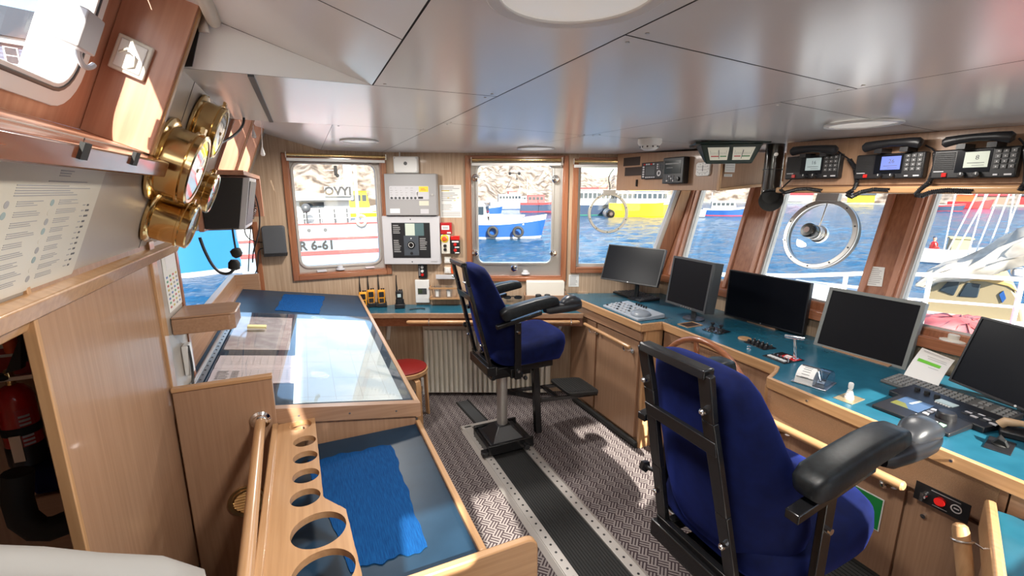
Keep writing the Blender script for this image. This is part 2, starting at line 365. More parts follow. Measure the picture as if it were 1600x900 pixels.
# ---- far wall, middle facet
M_MID = tr(MID_O) @ rotz(MID_A)
u = lambda px, py=330, o=0: Mu(px, py, o)[0]
z = lambda py, px=800, o=0: Mu(px, py, o)[1]
W2h = (u(735), u(880), z(433), z(250)); W2f = (u(747, 330, -.05), u(862, 330, -.05), z(410, 800, -.05), z(258, 800, -.05))
UEND = 2.26
W3h = (u(902), UEND-0.0, z(418, 940), z(252, 940))
mb = MB(M_MID); wall_cells(mb, 0, u(902), 0, 2.25, [W2h], 0, 0.12, LAMI)
def rk_u(zz, y0=0.0):          # u on the middle facet where the raked front meets it, at height zz
    x = 2.70+max(0, zz-1.05)*math.tan(RK); return (x-0.65)/MID_U.x
ub = u(902); z0_, z1_ = W3h[2], W3h[3]
mb.prism([(ub, 0, 0), (rk_u(0), 0, 0), (rk_u(1.05), 0, 1.05), (rk_u(z0_), 0, z0_), (ub, 0, z0_)], (0, 0.12, 0), LAMI)
mb.prism([(ub, 0, z1_), (rk_u(z1_), 0, z1_), (rk_u(2.25), 0, 2.25), (ub, 0, 2.25)], (0, 0.12, 0), LAMI)
struct(mb, 'wall_far_middle')
window_unit('window_3', M_MID, W2h, W2f, 0.045, 0.03, 0.05, trim=0.035, fmat=ALU)
# the third far window has a raked right-hand edge
E3 = sempty('window_4', mat=M_MID)
def quadw(e, yy, sl=0.0):
    a = ub+e; lo = z0_+e; hi = z1_-e; return [(a, yy, lo), (rk_u(lo)-0.10-e-sl, yy, lo), (rk_u(hi)-0.10-e-sl, yy, hi), (a, yy, hi)]
t = MB(); t.box(ub-0.045, ub, -0.018, 0.004, z0_-0.045, z1_+0.02, MAHO['z']); t.box(ub, rk_u(z0_)-0.02, -0.018, 0.004, z0_-0.045, z0_, MAHO['x']); t.box(ub, rk_u(z1_)-0.02, -0.018, 0.004, z1_, z1_+0.03, MAHO['x'])
struct(t, 'window_trim', E3, bev=0.003)
t = MB(); t.ring(quadw(-0.012, 0.03), quadw(0.028, 0.03), (0, 0.04, 0), ALP); struct(t, 'window_frame', E3, bev=0.004)
t = MB(); t.prism([(rk_u(z0_)-0.092, -0.012, z0_), (rk_u(z0_)+0.0, -0.012, z0_), (rk_u(z1_), -0.012, z1_), (rk_u(z1_)-0.092, -0.012, z1_)], (0, 0.09, 0), MAHO['z'])
t.prism([(rk_u(z0_)-0.125, 0.0, z0_), (rk_u(z0_)-0.09, 0.0, z0_), (rk_u(z1_)-0.09, 0.0, z1_), (rk_u(z1_)-0.125, 0.0, z1_)], (0, 0.05, 0), ALP)
struct(t, 'window_post', E3, bev=0.003)
t = MB(); t.prism(quadw(0.02, 0.05), (0, 0.006, 0), GLS); struct(t, 'window_pane', E3)
t = MB(); t.box(ub, rk_u(z0_)-0.1, -0.02, 0.10, z0_-0.012, z0_+0.004, MAHO['x']); struct(t, 'window_sill', E3, bev=0.003)

# ---- raked front: lower wall, sill, posts and windows
mb = MB(); mb.box(2.70, 2.76, -0.8, 2.93, 0, 1.06, LAMI); struct(mb, 'wall_front')
M_RK = tr(2.70, 0, 1.05) @ rotz(-PI/2) @ rotx(-RK)
RH = [(-2.80, -2.30, 0.055, 0.98), (-2.085, -1.44, 0.055, 0.98), (-1.275, -0.52, 0.045, 0.98), (-0.36, 0.30, 0.055, 0.98)]
mb = MB(M_RK); wall_cells(mb, -2.925, 0.8, 0, 1.25, RH, 0, 0.07, MAHO['z']); struct(mb, 'wall_front_raked')
for i, h in enumerate(RH):
    g = 0.022
    E_ = window_unit('window_%d' % (5+i), M_RK, h, (h[0]+g, h[1]-g, h[2]+g, h[3]-g), 0.03, 0.01, 0.05, trim=0.0, rev=JAMB['z'], fmat=ALP)
    t = MB()
    for s0 in (h[0]-0.032, h[1]+0.004): t.box(s0, s0+0.028, -0.016, 0.004, 0.02, 1.0, JAMB['z'])
    struct(t, 'window_trim', E_, bev=0.003)
mb = MB(); mb.box(2.665, 2.76, -0.8, 2.90, 1.040, 1.062, JAMB['y']); mb.box(2.655, 2.672, -0.8, 2.93, 1.012, 1.066, MAHO['y']); struct(mb, 'trim_1', bev=0.004)

# ---- left side: partition, white panel, raked band with recessed windows
mb = MB(); mb.box(-0.456, -0.44, 1.03, 1.70, -0.6, 1.60, BEECH['z']); mb.box(-0.458, -0.438, 1.022, 1.034, -0.6, 1.60, OAK['z'])
mb.box(-0.47, -0.432, 1.688, 1.735, -0.02, 1.60, OAK['z']); struct(mb, 'wall_left', bev=0.002)
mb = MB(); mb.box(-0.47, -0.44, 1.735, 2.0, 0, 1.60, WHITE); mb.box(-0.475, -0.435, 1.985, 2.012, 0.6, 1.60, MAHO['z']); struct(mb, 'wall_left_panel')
mb = MB(); mb.box(-1.06, -1.0, 2.0, 3.97, 0, 1.6, LAMI); mb.box(-1.06, -0.45, 2.0, 3.97, 1.585, 1.615, MAHO['y']); mb.box(-1.06, -0.47, 1.95, 2.0, -0.7, 1.6, LAMI)
struct(mb, 'wall_left_outer')
# raked band in its own frame: local x = y, local z = up the slope from the lower edge
S0 = Sat(0, 1.575); M_S = tr(S0) @ S_ROT
def s_of(zz): return (zz-1.575)/math.cos(TH)
SL = s_of(1.84); ST = s_of(2.30)
NW = (-0.30, 0.72+0.30, SL+0.02, s_of(2.17))
near_h = (-0.75, 1.40, SL, s_of(2.20)); far_h1 = (2.36, 2.90, SL, s_of(2.2)); far_h2 = (2.98, 3.52, SL, s_of(2.2))
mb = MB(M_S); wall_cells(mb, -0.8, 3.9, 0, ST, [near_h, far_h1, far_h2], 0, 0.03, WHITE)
struct(mb, 'wall_left_raked')
mb = MB(M_S)
for xx in (1.62, 1.06):
    mb.box(xx-0.0015, xx+0.0015, -0.0008, 0.001, 0.0, SL if xx < 1.4 else ST, SEAM)
struct(mb, 'trim_2')
mb = MB(M_S); mb.box(-0.8, 2.0, -0.030, 0.0, -0.032, 0.006, OAK['x']); mb.box(-0.8, 2.0, -0.020, 0.03, -0.06, -0.030, OAK['x']); struct(mb, 'trim_3', bev=0.004)
def recess(name, h, depth, fr, r, wide=0.05, wr=None, wb=None):
    wr = wr or wide; wb = wb or wide
    E_ = sempty(name, mat=M_S); a, b, c, d = h
    t = MB(); w = 0.014
    t.box(b-w, b, -0.012, depth, c, d, JAMB['z']); t.box(a, a+w, -0.012, depth, c, d, JAMB['z']); t.box(a, b, 0, depth, c-0.012, c, JAMB['x']); t.box(a, b, 0, depth, d, d+w, JAMB['x'])
    t.box(b-0.004, b+0.016, -0.016, 0.01, c, d, OAK['z']); struct(t, 'window_reveal', E_, bev=0.002)
    f = MB(); p, q, s_, t_ = fr
    f.ring(rrect(a, b, c, d, 0.004, 6, depth), rrect(p-wide, q+wr, s_-wb, t_+wide, r+wide*.6, 6, depth), (0, 0.03, 0), JAMB['z'])
    struct(f, 'window_surround', E_)
    f = MB(); f.ring(rrect(p-wide, q+wr, s_-wb, t_+wide, r+wide*.6, 6, depth-0.008), rrect(p, q, s_, t_, r, 6, depth-0.008), (0, 0.04, 0), WPT)
    f.ring(rrect(p-0.024, q+.016, s_-.016, t_+0.024, r+0.012, 6, depth-0.010), rrect(p-0.018, q+.008, s_-.008, t_+0.018, r+0.006, 6, depth-0.010), (0, 0.004, 0), DGR)
    struct(f, 'window_frame', E_, bev=0.002)
    g = MB(); g.box(p-0.01, q+0.01, depth+0.016, depth+0.022, s_-0.01, t_+0.01, GLS); struct(g, 'window_pane', E_)
    return E_
recess('window_9', near_h, 0.12, (-0.60, 1.265, SL+0.075, s_of(2.15)), 0.06, 0.05, 0.045, 0.045)
ej = MB(M_S); ej.box(1.285, 1.325, 0.162, 0.200, SL-.1, ST+.1, WPT); ej.box(-0.8, 1.325, 0.162, 0.20, SL-0.02, SL+0.02, WPT); struct(ej, 'window_outer_reveal')
for i, h in enumerate((far_h1, far_h2)):
    recess('window_%d' % (10+i), h, 0.12, (h[0]+0.06, h[1]-0.08, h[2]+0.06, h[3]-0.05), 0.05, 0.03)
# the dark red ledge under the near raked window
ld = MB(); ld.box(-0.8, 1.40, -0.052, 0.0, SL-0.042, SL-0.004, LEDGE)
ld = struct(ld, 'window_sill', None, bev=0.004); ld.matrix_world = M_S

# ---- the wall behind the camera, with windows shaped to throw the sun patches, and the aft side of the room
mb = MB(tr(0, -0.75, 0)); NWH = [(0.35, 0.55, 1.42, 1.76), (1.25, 1.96, 1.43, 2.0), (-0.08, 0.10, 1.80, 1.98), (2.32, 2.70, 1.3, 1.95), (0.50, 1.95, 0.10, 0.98)]  # the last, low opening is added to bounce sunlight onto the ceiling
wall_cells(mb, -0.9, 3.05, 0, 2.3, NWH, -0.06, 0, LAMI); struct(mb, 'wall_near')
for i, h in enumerate(NWH):
    E_ = sempty('window_%d' % (12+i), mat=tr(0, -0.75, 0)); f = MB()
    f.ring(rrect(h[0]-.03, h[1]+.03, h[2]-.03, h[3]+.03, 0.01, 6, 0), rrect(h[0], h[1], h[2], h[3], 0.03, 6, 0), (0, 0.018, 0), MAHO['z']); struct(f, 'window_frame', E_)
    g = MB(); g.box(h[0], h[1], -0.03, -0.024, h[2], h[3], GLS); struct(g, 'window_pane', E_)

# ---- stair recess behind the partition
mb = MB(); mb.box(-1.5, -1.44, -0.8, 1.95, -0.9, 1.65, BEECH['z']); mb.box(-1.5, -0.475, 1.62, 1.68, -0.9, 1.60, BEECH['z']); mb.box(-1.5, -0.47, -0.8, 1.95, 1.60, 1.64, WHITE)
mb.box(-1.5, -0.44, -0.86, -0.8, -0.9, 1.65, BEECH['z']); struct(mb, 'wall_stair_recess')
mb = MB(); mb.box(-1.5, -0.44, -0.8, 1.95, -0.95, -0.9, BLKR); struct(mb, 'floor_stair_recess')

# ---- ceiling: screwed laminate panels with thin seams, dropping a little towards the front
def cz(x, y):
    s = max(0, min(1.3, (x-0.6)/1.8)); t = max(-0.1, min(1.3, (3.2-y)/2.5)); return 2.05-0.085*s*(0.15+0.85*max(0, t))
XC = 0.213
panels = [(XC, 0.605, -0.8, 1.4565), (-0.30, 0.605, 1.4575, 2.37), (XC-0.06, 0.605, 2.37, 3.95),
          (0.605, 1.37, -0.8, 0.80), (0.605, 1.37, 0.80, 2.10), (0.605, 1.37, 2.10, 3.95), (1.37, 3.05, -0.8, 1.02), (1.37, 3.05, 1.02, 2.05), (1.37, 3.05, 2.05, 3.95)]
mb = MB(); g = 0.0022
for x0, x1, y0, y1 in panels:
    nx = max(2, int((x1-x0)/0.2)); ny = max(2, int((y1-y0)/0.2))
    mb.grid(lambda a, b: (x0+g+(x1-x0-2*g)*a, y0+g+(y1-y0-2*g)*b, cz(x0+(x1-x0)*a, y0+(y1-y0)*b)), nx, ny, CEIL)
mb.add([(XC-g, -0.8, 2.05), (XC-g, 1.008, 2.05), (-0.21, 1.008, 2.185), (-0.21, -0.8, 2.185)], [(0, 1, 2, 3)], CEIL); mb.add([(XC-g, 1.012, 2.05), (XC-g, 1.456, 2.05), (-0.21, 1.456, 2.185), (-0.21, 1.012, 2.185)], [(0, 1, 2, 3)], CEIL)          # raised part over the near window
mb.add([(XC, 1.4565, 2.05), (-0.215, 1.4565, 2.185), (-0.27, 1.4565, 2.05)], [(0, 1, 2)], CEIL)
mb.add([(XC-0.06, 2.37, 2.05), (XC-0.06, 3.95, 2.05), (-0.24, 3.95, 2.16), (-0.24, 2.37, 2.16)], [(0, 1, 2, 3)], CEIL)
mb.add([(XC-0.06, 2.37, 2.05), (-0.24, 2.37, 2.16), (-0.24, 2.37, 2.05)], [(0, 1, 2)], CEIL)
cl = struct(mb, 'ceiling', smooth=True, fix=False)
mb = MB(); mb.box(-0.2, 3.2, -0.9, 4.1, 2.262, 2.30, SEAM)
for x0, x1, y0, y1 in panels:
    mb.grid(lambda a, b: (x0+(x1-x0)*a, y0+(y1-y0)*b, cz(x0+(x1-x0)*a, y0+(y1-y0)*b)+0.0025), 8, 8, SEAM)
mb.add([(XC, -0.8, 2.0525), (XC, 1.456, 2.0525), (-0.21, 1.456, 2.1875), (-0.21, -0.8, 2.1875)], [(0, 1, 2, 3)], SEAM)
struct(mb, 'ceiling_backing', fix=False)
mb = MB()
for x0, x1, y0, y1 in panels:           # screw heads near the panel corners
    for ax in (0.03, x1-x0-0.03):
        for ay in (0.03, y1-y0-0.03):
            x, y = x0+ax, y0+ay
            if y > 0 and x > 0: mb.cyl((x, y, cz(x, y)-0.002), (x, y, cz(x, y)), 0.0045, STEEL, n=10)
struct(mb, 'trim_4')
mb = MB(); mb.hexa([(-0.30, 1.45, 2.045), (-0.225, 1.45, 2.055), (-0.225, 1.46, 2.055), (-0.30, 1.46, 2.045), (-0.26, 1.45, 2.2), (-0.185, 1.45, 2.185), (-0.185, 1.46, 2.185), (-0.26, 1.46, 2.2)], BLK); mb.box(-0.105, -0.09, 1.46, 2.36, 2.044, 2.05, DGR); struct(mb, 'trim_5')
# ================================================================== FURNITURE: CONSOLE, COUNTER, CHART TABLE
CT = 0.90
FRONT = [(1.954, 3.235), (1.937, 2.24), (2.10, 2.228), (2.068, 1.375), (1.995, 1.335), (1.908, 1.302), (1.888, 0.45), (1.885, -0.15)]
BACK = [(2.698, -0.15), (2.698, 2.905), (2.01, 3.22)]
t = thing('console_worktop', 'long blue laminate console worktop with a light wood edge under the front windows', 'worktop', (2.2, 1.6, CT))
L = tr(-2.2, -1.6, -CT)
mb = MB(L); mb.prism([(x, y, CT-0.03) for x, y in FRONT+BACK], (0, 0, 0.03), TEAL); mb.build('blue_top', t)
def strip(pts, h0, h1, out, mat):           # a band standing along a polyline, 'out' to its right-hand side
    m_ = MB(L); P = [V((x, y, 0)) for x, y in pts]; offs = []
    for i in range(len(P)):
        ns = []
        if i > 0: d = (P[i]-P[i-1]).normalized(); ns.append(V((d.y, -d.x, 0)))
        if i < len(P)-1: d = (P[i+1]-P[i]).normalized(); ns.append(V((d.y, -d.x, 0)))
        n_ = sum(ns, V()).normalized(); offs.append(P[i]+n_*out/max(0.4, n_.dot(ns[0])))
    for i in range(len(P)-1):
        a, b, c, d = P[i], P[i+1], offs[i+1], offs[i]
        m_.hexa([(q.x, q.y, h0) for q in (a, b, c, d)]+[(q.x, q.y, h1) for q in (a, b, c, d)], mat)
    return m_
strip(FRONT, CT-0.048, CT+0.006, 0.018, OAK['y']).build('wood_edge', t, bev=0.005)
for i in range(5):
    mb = MB(L); y = 0.15+i*0.24; mb.cyl((1.868, y, CT-0.02), (1.874, y, CT-0.02), 0.005, STEEL, n=10); mb.build('screw', t)

def cabinet(name, label, x, y0, y1, z0, z1, depth, doors, fascia=None, zf=None, loc=None, fmat=None):
    c = thing(name, label, 'cabinet', (x, y1, 0)); T = tr(-x, -y1, 0)
    m_ = MB(T); m_.box(x+0.018, x+depth, y0, y1, z0, z1, BEECH['z'])
    if fascia: m_.box(fascia, x+0.02, y0, y1, zf, z1, BEECH['y'])
    m_.build('carcass', c)
    if fascia and fmat: m_ = MB(T); m_.box(fascia-0.004, fascia+0.001, y0+0.02, y1-0.02, zf+0.01, z1-0.012, fmat); m_.build('fascia_panel', c)
    for a, b, zz in doors:
        m_ = MB(T); m_.box(x, x+0.018, a+0.002, b-0.002, z0+0.05, zz, BEECH['z']); d = m_.build('door', c, bev=0.0015)
        k = MB(T); k.cyl((x-0.014, a+0.07 if a > 2.5 else b-0.06, zz-0.06), (x, a+0.07 if a > 2.5 else b-0.06, zz-0.06), 0.008, CHR, n=12); k.build('knob', d)
    return c
FASC = noise_col(pbr('woven_fascia', (0.5, 0.3, 0.16), 0.5), (0.36, 0.21, 0.115), (0.46, 0.28, 0.16), (420, 420, 420), 2, 0.35, 0.65, 0.5)
c1 = cabinet('console_cabinet', 'beech console cabinet with a grab rail, nearest the far wall', 1.975, 2.262, 3.185, 0.0, 0.855, 0.12, [(2.30, 2.78, 0.755), (2.80, 3.14, 0.755)], 1.952, 0.775)
c2 = thing('knee_panel', 'plain beech panel set back behind the wooden wheel', 'panel', (2.09, 1.8, 0))
mb = MB(tr(-2.09, -1.8, 0)); mb.hexa([(2.110, 2.215, 0), (2.135, 2.215, 0), (2.105, 1.345, 0), (2.080, 1.345, 0), (2.110, 2.215, .853), (2.135, 2.215, .853), (2.105, 1.345, .853), (2.080, 1.345, .853)], BEECH['z']); mb.build('board', c2)
mb = MB(tr(-2.09, -1.8, 0)); mb.box(1.972, 2.12, 2.236, 2.258, 0, .853, OAK['z']); mb.build('end_board', c2, bev=0.003); mb = MB(tr(-2.09, -1.8, 0)); mb.box(1.925, 2.10, 1.322, 1.342, 0, .853, OAK['z']); mb.build('end_board', c2, bev=0.003)
c3 = cabinet('console_cabinet', 'sunlit beech console cabinet with a woven fascia beside the near helm chair', 1.955, 0.50, 1.318, 0.0, 0.853, 0.30, [(1.02, 1.31, 0.66), (0.76, 1.015, 0.66), (0.505, 0.755, 0.66)], 1.918, 0.70, fmat=FASC)
c4 = cabinet('console_cabinet', 'beech console cabinet with a switch plate at the right edge of the photo', 1.955, -0.15, 0.495, 0.0, 0.853, 0.30, [(0.17, 0.49, 0.56), (-0.14, 0.165, 0.56)], 1.918, 0.60)
def grab_rail(name, label, p0, p1, r, n_br, inward, mat=None):
    p0, p1 = V(p0), V(p1); g = thing(name, label, 'handrail', p0); T = tr(-p0); d = (p1-p0).normalized()
    m_ = MB(T); m_.tube([p0-d*0.0, p0+d*0.006, p1-d*0.006, p1], [r*0.75, r, r, r*0.75], mat or OAK['y'], 14); m_.build('rail', g)
    for i in range(n_br):
        p = p0.lerp(p1, (i+0.5)/n_br if n_br > 2 else (0.12, 0.88)[i]); q = p+V(inward)
        m_ = MB(T); m_.tube(bez(p-V((0, 0, r*0.6)), p-V((0, 0, 0.05)), q-V((0, 0, 0.055))-V(inward)*0.7, q-V((0, 0, 0.055))), 0.0075, CHR, 8)
        dd = V(inward).normalized(); m_.cyl(q-V((0, 0, 0.055))-dd*0.006, q-V((0, 0, 0.055)), 0.02, CHR, n=16); m_.build('bracket', g)
    return g
grab_rail('grab_rail', 'short wooden grab rail on chrome brackets on the cabinet near the far wall', Xp(913, 506, 1.895), Xp(984, 543, 1.895), 0.013, 2, (0.078, 0, 0))
grab_rail('grab_rail', 'sunlit wooden grab rail under the woven fascia beside the near helm chair', (1.865, 1.29, 0.715), (1.858, 0.73, 0.722), 0.018, 2, (0.088, 0, 0))
mb = MB(); mb.tube([(1.955, 3.05, 0.02), (1.965, 2.25, 0.02)], 0.022, BLKR, 8); mb.tube([(2.06, 2.2, 0.02), (2.05, 1.36, 0.02)], 0.02, BLKR, 8); struct(mb, 'baseboard_front')
# green sign, black panel with a red knob, on the near cabinet doors
q = Xp(1345, 788, 1.953); s = thing('green_sign', 'green sign half hidden behind the near blue seat', 'sign', (1.953, q.y, q.z-0.07), -PI/2)
mb = MB(); mb.box(-0.075, 0.075, -0.003, 0, 0, 0.14, WPT); mb.build('sign_board', s); mb = MB(); mb.box(-0.071, 0.071, -0.0042, -0.003, 0.004, 0.136, GRN); mb.build('green_face', s)
q = Xp(1471, 783, 1.917); s = thing('alarm_switch_plate', 'black switch plate with a chrome key and a red knob on the cabinet', 'switch', (1.917, q.y, q.z-0.035), -PI/2)
mb = MB(); mb.box(-0.075, 0.075, -0.004, 0, 0, 0.07, BLK); mb.build('plate', s, bev=0.001)
mb = MB(); mb.cyl((-0.04, -0.004, 0.035), (-0.04, -0.03, 0.035), 0.012, CHR, 0.008); mb.box(-0.045, -0.035, -0.04, -0.03, 0.02, 0.05, CHR); mb.build('key_switch', s)
mb = MB(); mb.cyl((0.0, -0.004, 0.035), (0.0, -0.016, 0.035), 0.015, RED); mb.build('red_button', s)
mb = MB(); mb.ring(circ(0.015, 24, (0.042, 0.035), -0.004), circ(0.012, 24, (0.042, 0.035), -0.004), (0, -0.003, 0), WPL); mb.box(0.035, 0.049, -0.006, -0.004, 0.033, 0.037, WPL); mb.build('dial', s)
mb = MB(); mb.box(-0.03, 0.05, -0.0046, -0.004, 0.058, 0.061, INKL); mb.box(-0.02, 0.02, -0.0046, -0.004, 0.008, 0.010, INKL); mb.build('lettering', s)

# ---- counter along the far wall, grab rail, radiator, red stool
K = 0.80
fr = [(0.372, 3.63), (0.575, 3.548), (1.94, 2.93)]; bk = [(1.94, 3.255), (0.652, 3.838), (0.372, 3.838)]
t = thing('side_counter', 'low blue counter with wood fascia along the far wall under the instrument cabinets', 'counter', (1.0, 3.5, K)); T = tr(-1.0, -3.5, -K)
mb = MB(T); mb.prism([(x, y, K-0.02) for x, y in fr+bk], (0, 0, 0.02), TEAL); mb.build('blue_top', t)
L_keep = L; L = T
strip(fr, K-0.035, K+0.004, 0.014, BEECH['x']).build('wood_edge', t, bev=0.003)
strip([(x+0.02, y+0.04) for x, y in fr], K-0.11, K-0.035, 0.02, MAHO['x']).build('fascia', t)
L = L_keep
for x in (0.55, 1.85):
    mb = MB(T); mb.hexa([(x, 3.84-0.45*(x-.6), K-.3), (x+.025, 3.83-0.45*(x-.6), K-.3), (x+.025, 3.80-0.45*(x-.6), K-.3), (x, 3.81-0.45*(x-.6), K-.3), (x, 3.84-0.45*(x-.6), K-.04), (x+.025, 3.83-0.45*(x-.6), K-.04), (x+.025, 3.62-0.45*(x-.6), K-.04), (x, 3.63-0.45*(x-.6), K-.04)], WPL); mb.build('bracket', t)
a = V((0.66, 3.475, K-0.062)); b = V((1.90, 2.915, K-0.062))
g = thing('grab_rail', 'wooden grab rail held by clips along the low far counter', 'handrail', a); T = tr(-a)
mb = MB(T); mb.tube([a, a+(b-a)*0.01, b-(b-a)*0.01, b], [0.010, 0.016, 0.016, 0.010], OAK['x'], 12); mb.build('rail', g)
for k in (0.13, 0.55, 0.95):
    p = a.lerp(b, k); mb = MB(T); d = (b-a).normalized(); mb.tube([p+V((0, 0, 0.0))+(V((0.41, 0.91, 0))*math.cos(w)+V((0, 0, 1))*math.sin(w))*0.019 for w in [i*2*PI/14 for i in range(14)]], 0.004, CHR, 6, True); mb.tube([p+V((0, 0, 0.018)), p+V((0.02, 0.045, 0.04))], 0.004, CHR, 6); mb.build('clip', g)
# radiator
r0 = Mu(668, 622)[0]; r1 = Mu(858, 622)[0]; zt = 0.62
t = thing('radiator', 'white ribbed panel radiator under the far counter', 'radiator', M_MID @ V((0, 0, 0)), MID_A)
mb = MB(); mb.box(r0, r1, -0.078, -0.03, 0.02, zt, CREAM); mb.build('panel', t, bev=0.004)
mb = MB(); n = 26
for i in range(n):
    x = r0+0.012+(r1-r0-0.024)*(i+0.5)/n; w = (r1-r0)/n*0.36
    mb.prism([(x-w, -0.078, 0.035), (x+w, -0.078, 0.035), (x+w*0.7, -0.112, 0.04), (x-w*0.7, -0.112, 0.04)], (0, 0, zt-0.06), CREAM)
mb.build('ribs', t); mb = MB(); mb.box(r0, r1, -0.095, -0.035, zt, zt+0.012, CREAM); mb.build('top_grille', t, bev=0.003)
mb = MB(); mb.box(r0+.05, r0+.08, -0.035, 0.0, 0.1, 0.2, LGR); mb.build('wall_bracket', t); mb = MB(); mb.box(r1-.08, r1-.05, -0.035, 0.0, 0.1, 0.2, LGR); mb.build('wall_bracket', t)
mb = MB(); mb.tube([(r0-0.02, -0.06, 0.08), (r0-0.02, -0.06, 0.0)], 0.009, WPL); mb.cyl((r0-0.02, -0.06, 0.08), (r0-0.02, -0.06, 0.15), 0.018, WPL); mb.cyl((r0-.02, -.06, .09), (r0+.01, -.06, .09), .008, CHR); mb.build('valve', t)
# stool
c = Zp(632, 573, 0.45); t = thing('stool', 'round stool with dark red seat and bent light wood legs below the far counter', 'stool', (c.x, c.y, 0))
mb = MB(); mb.lathe([(0.165, 0.405), (0.172, 0.41), (0.172, 0.437), (0.165, 0.44)], (0, 0, 0), (0, 0, 1), OAK['x'], 32); mb.build('seat_rim', t)
mb = MB(); mb.lathe([(0.162, 0.438), (0.165, 0.450), (0.150, 0.457), (0.0001, 0.459)], (0, 0, 0), (0, 0, 1), DRED, 32); mb.build('seat_pad', t)
for k in range(4):
    a = k*PI/2+0.35; d = V((math.cos(a), math.sin(a), 0)); s_ = V((-d.y, d.x, 0)); mb = MB()
    path = [d*0.10+V((0, 0, .398)), d*0.155+V((0, 0, .396)), d*0.178+V((0, 0, .385)), d*0.188+V((0, 0, .36)), d*0.192+V((0, 0, .2)), d*0.198]
    mb.loft([[p+s_*0.02+d*0.0, p-s_*0.02, p-s_*0.02-(d*0.014 if i > 2 else V((0, 0, .014))), p+s_*0.02-(d*0.014 if i > 2 else V((0, 0, .014)))] for i, p in enumerate(path)], OAK['z']); mb.build('leg', t, bev=0.003)

# ---- chart table: sloping top with a raised board at its left side and charts under a sheet of glass
CY0, CY1 = 1.68, 3.79
def chz(x): return 0.915+0.158*(0.352-x)
t = thing('chart_table', 'big sloping chart table with navy top and pale wood edges', 'chart table', (0, 2.7, 0)); T = tr(0, -2.7, 0)
mb = MB(T); mb.hexa([(-0.434, CY0, 0), (0.335, CY0, 0), (0.335, CY1, 0), (-0.434, CY1, 0), (-0.434, CY0, chz(-.434)-.012), (0.335, CY0, chz(.335)-.012), (0.335, CY1, chz(.335)-.012), (-0.434, CY1, chz(-.434)-.012)], BEECH['z']); mb.build('body', t)
mb = MB(T); mb.hexa([(x, y, chz(x)+dz) for dz in (-.012, 0) for x, y in ((-.436, CY0+.02), (.34, CY0+.02), (.34, CY1), (-.436, CY1))], NAVY)
mb.hexa([(x, y, chz(x)+dz) for dz in (-.012, 0) for x, y in ((-.50, 2.02), (-.436, 2.02), (-.436, CY1), (-.50, CY1))], NAVY); mb.build('navy_top', t)
mb = MB(T); mb.hexa([(x, y, chz(.352)+dz) for dz in (-.05, .012) for x, y in ((.336, CY0-.008), (.356, CY0-.008), (.356, CY1), (.336, CY1))], OAK['y']); mb.build('right_edge', t, bev=0.003)
mb = MB(T); mb.hexa([(x, y, chz(x)+dz) for dz in (-.045, .012) for x, y in ((-.165, CY0-.010), (.356, CY0-.010), (.356, CY0+.022), (-.165, CY0+.022))], BEECH['x'])
for i in range(3): mb.cyl((-.08+i*.17, CY0-.0115, chz(-.08+i*.17)-.018), (-.08+i*.17, CY0-.0095, chz(-.08+i*.17)-.018), .004, INK, n=8)
mb.build('near_edge', t, bev=0.003)
mb = MB(T); mb.hexa([(x, y, zz) for zz in (0.9, 1.150) for x, y in ((-.54, CY0+.35), (-.50, CY0+.35), (-.50, CY1), (-.54, CY1))], BEECH['y'])
mb.hexa([(x, CY1+d, zz) for zz in (0.9, 1.150) for x, d in ((-.54, 0), (-.345, 0), (-.345, .03), (-.54, .03))], BEECH['x']); mb.build('raised_board', t, bev=0.004)
mb = MB(T); mb.hexa([(x, y, chz(-.46)+dz) for dz in (0.0, .016) for x, y in ((-.50, 2.02), (-.46, 2.02), (-.46, CY1), (-.50, CY1))], BEECH['y'])
mb.build('left_ledge', t)
mb = MB(T); y0, y1 = CY0+.03, 3.0
mb.tube([(-.428, y0, chz(-.428)+.017), (-.428, y1, chz(-.428)+.017)], .007, STEEL, 10); mb.hexa([(x, y, chz(x)+.0135+dz) for dz in (0, .0025) for x, y in ((-.428, y0), (-.402, y0), (-.402, y1), (-.428, y1))], STEEL)
for i in range(24):
    y = y0+.03+i*.052; mb.cyl((-.413, y, chz(-.413)+.0155), (-.413, y, chz(-.413)+.0175), .004, DGR, n=8)
mb.build('piano_hinge', t)
mb = MB(T); mb.hexa([(x, CY0+d, zz) for zz in (-.05, 1.122) for x, d in ((-.432, -.016), (-.150, -.016), (-.150, .004), (-.432, .004))], BEECH['z'])
mb.hexa([(x, CY0+d, zz) for zz in (1.122, 1.136) for x, d in ((-.434, -.02), (-.148, -.02), (-.148, .006), (-.434, .006))], OAK['x']); mb.build('end_panel', t, bev=0.002)
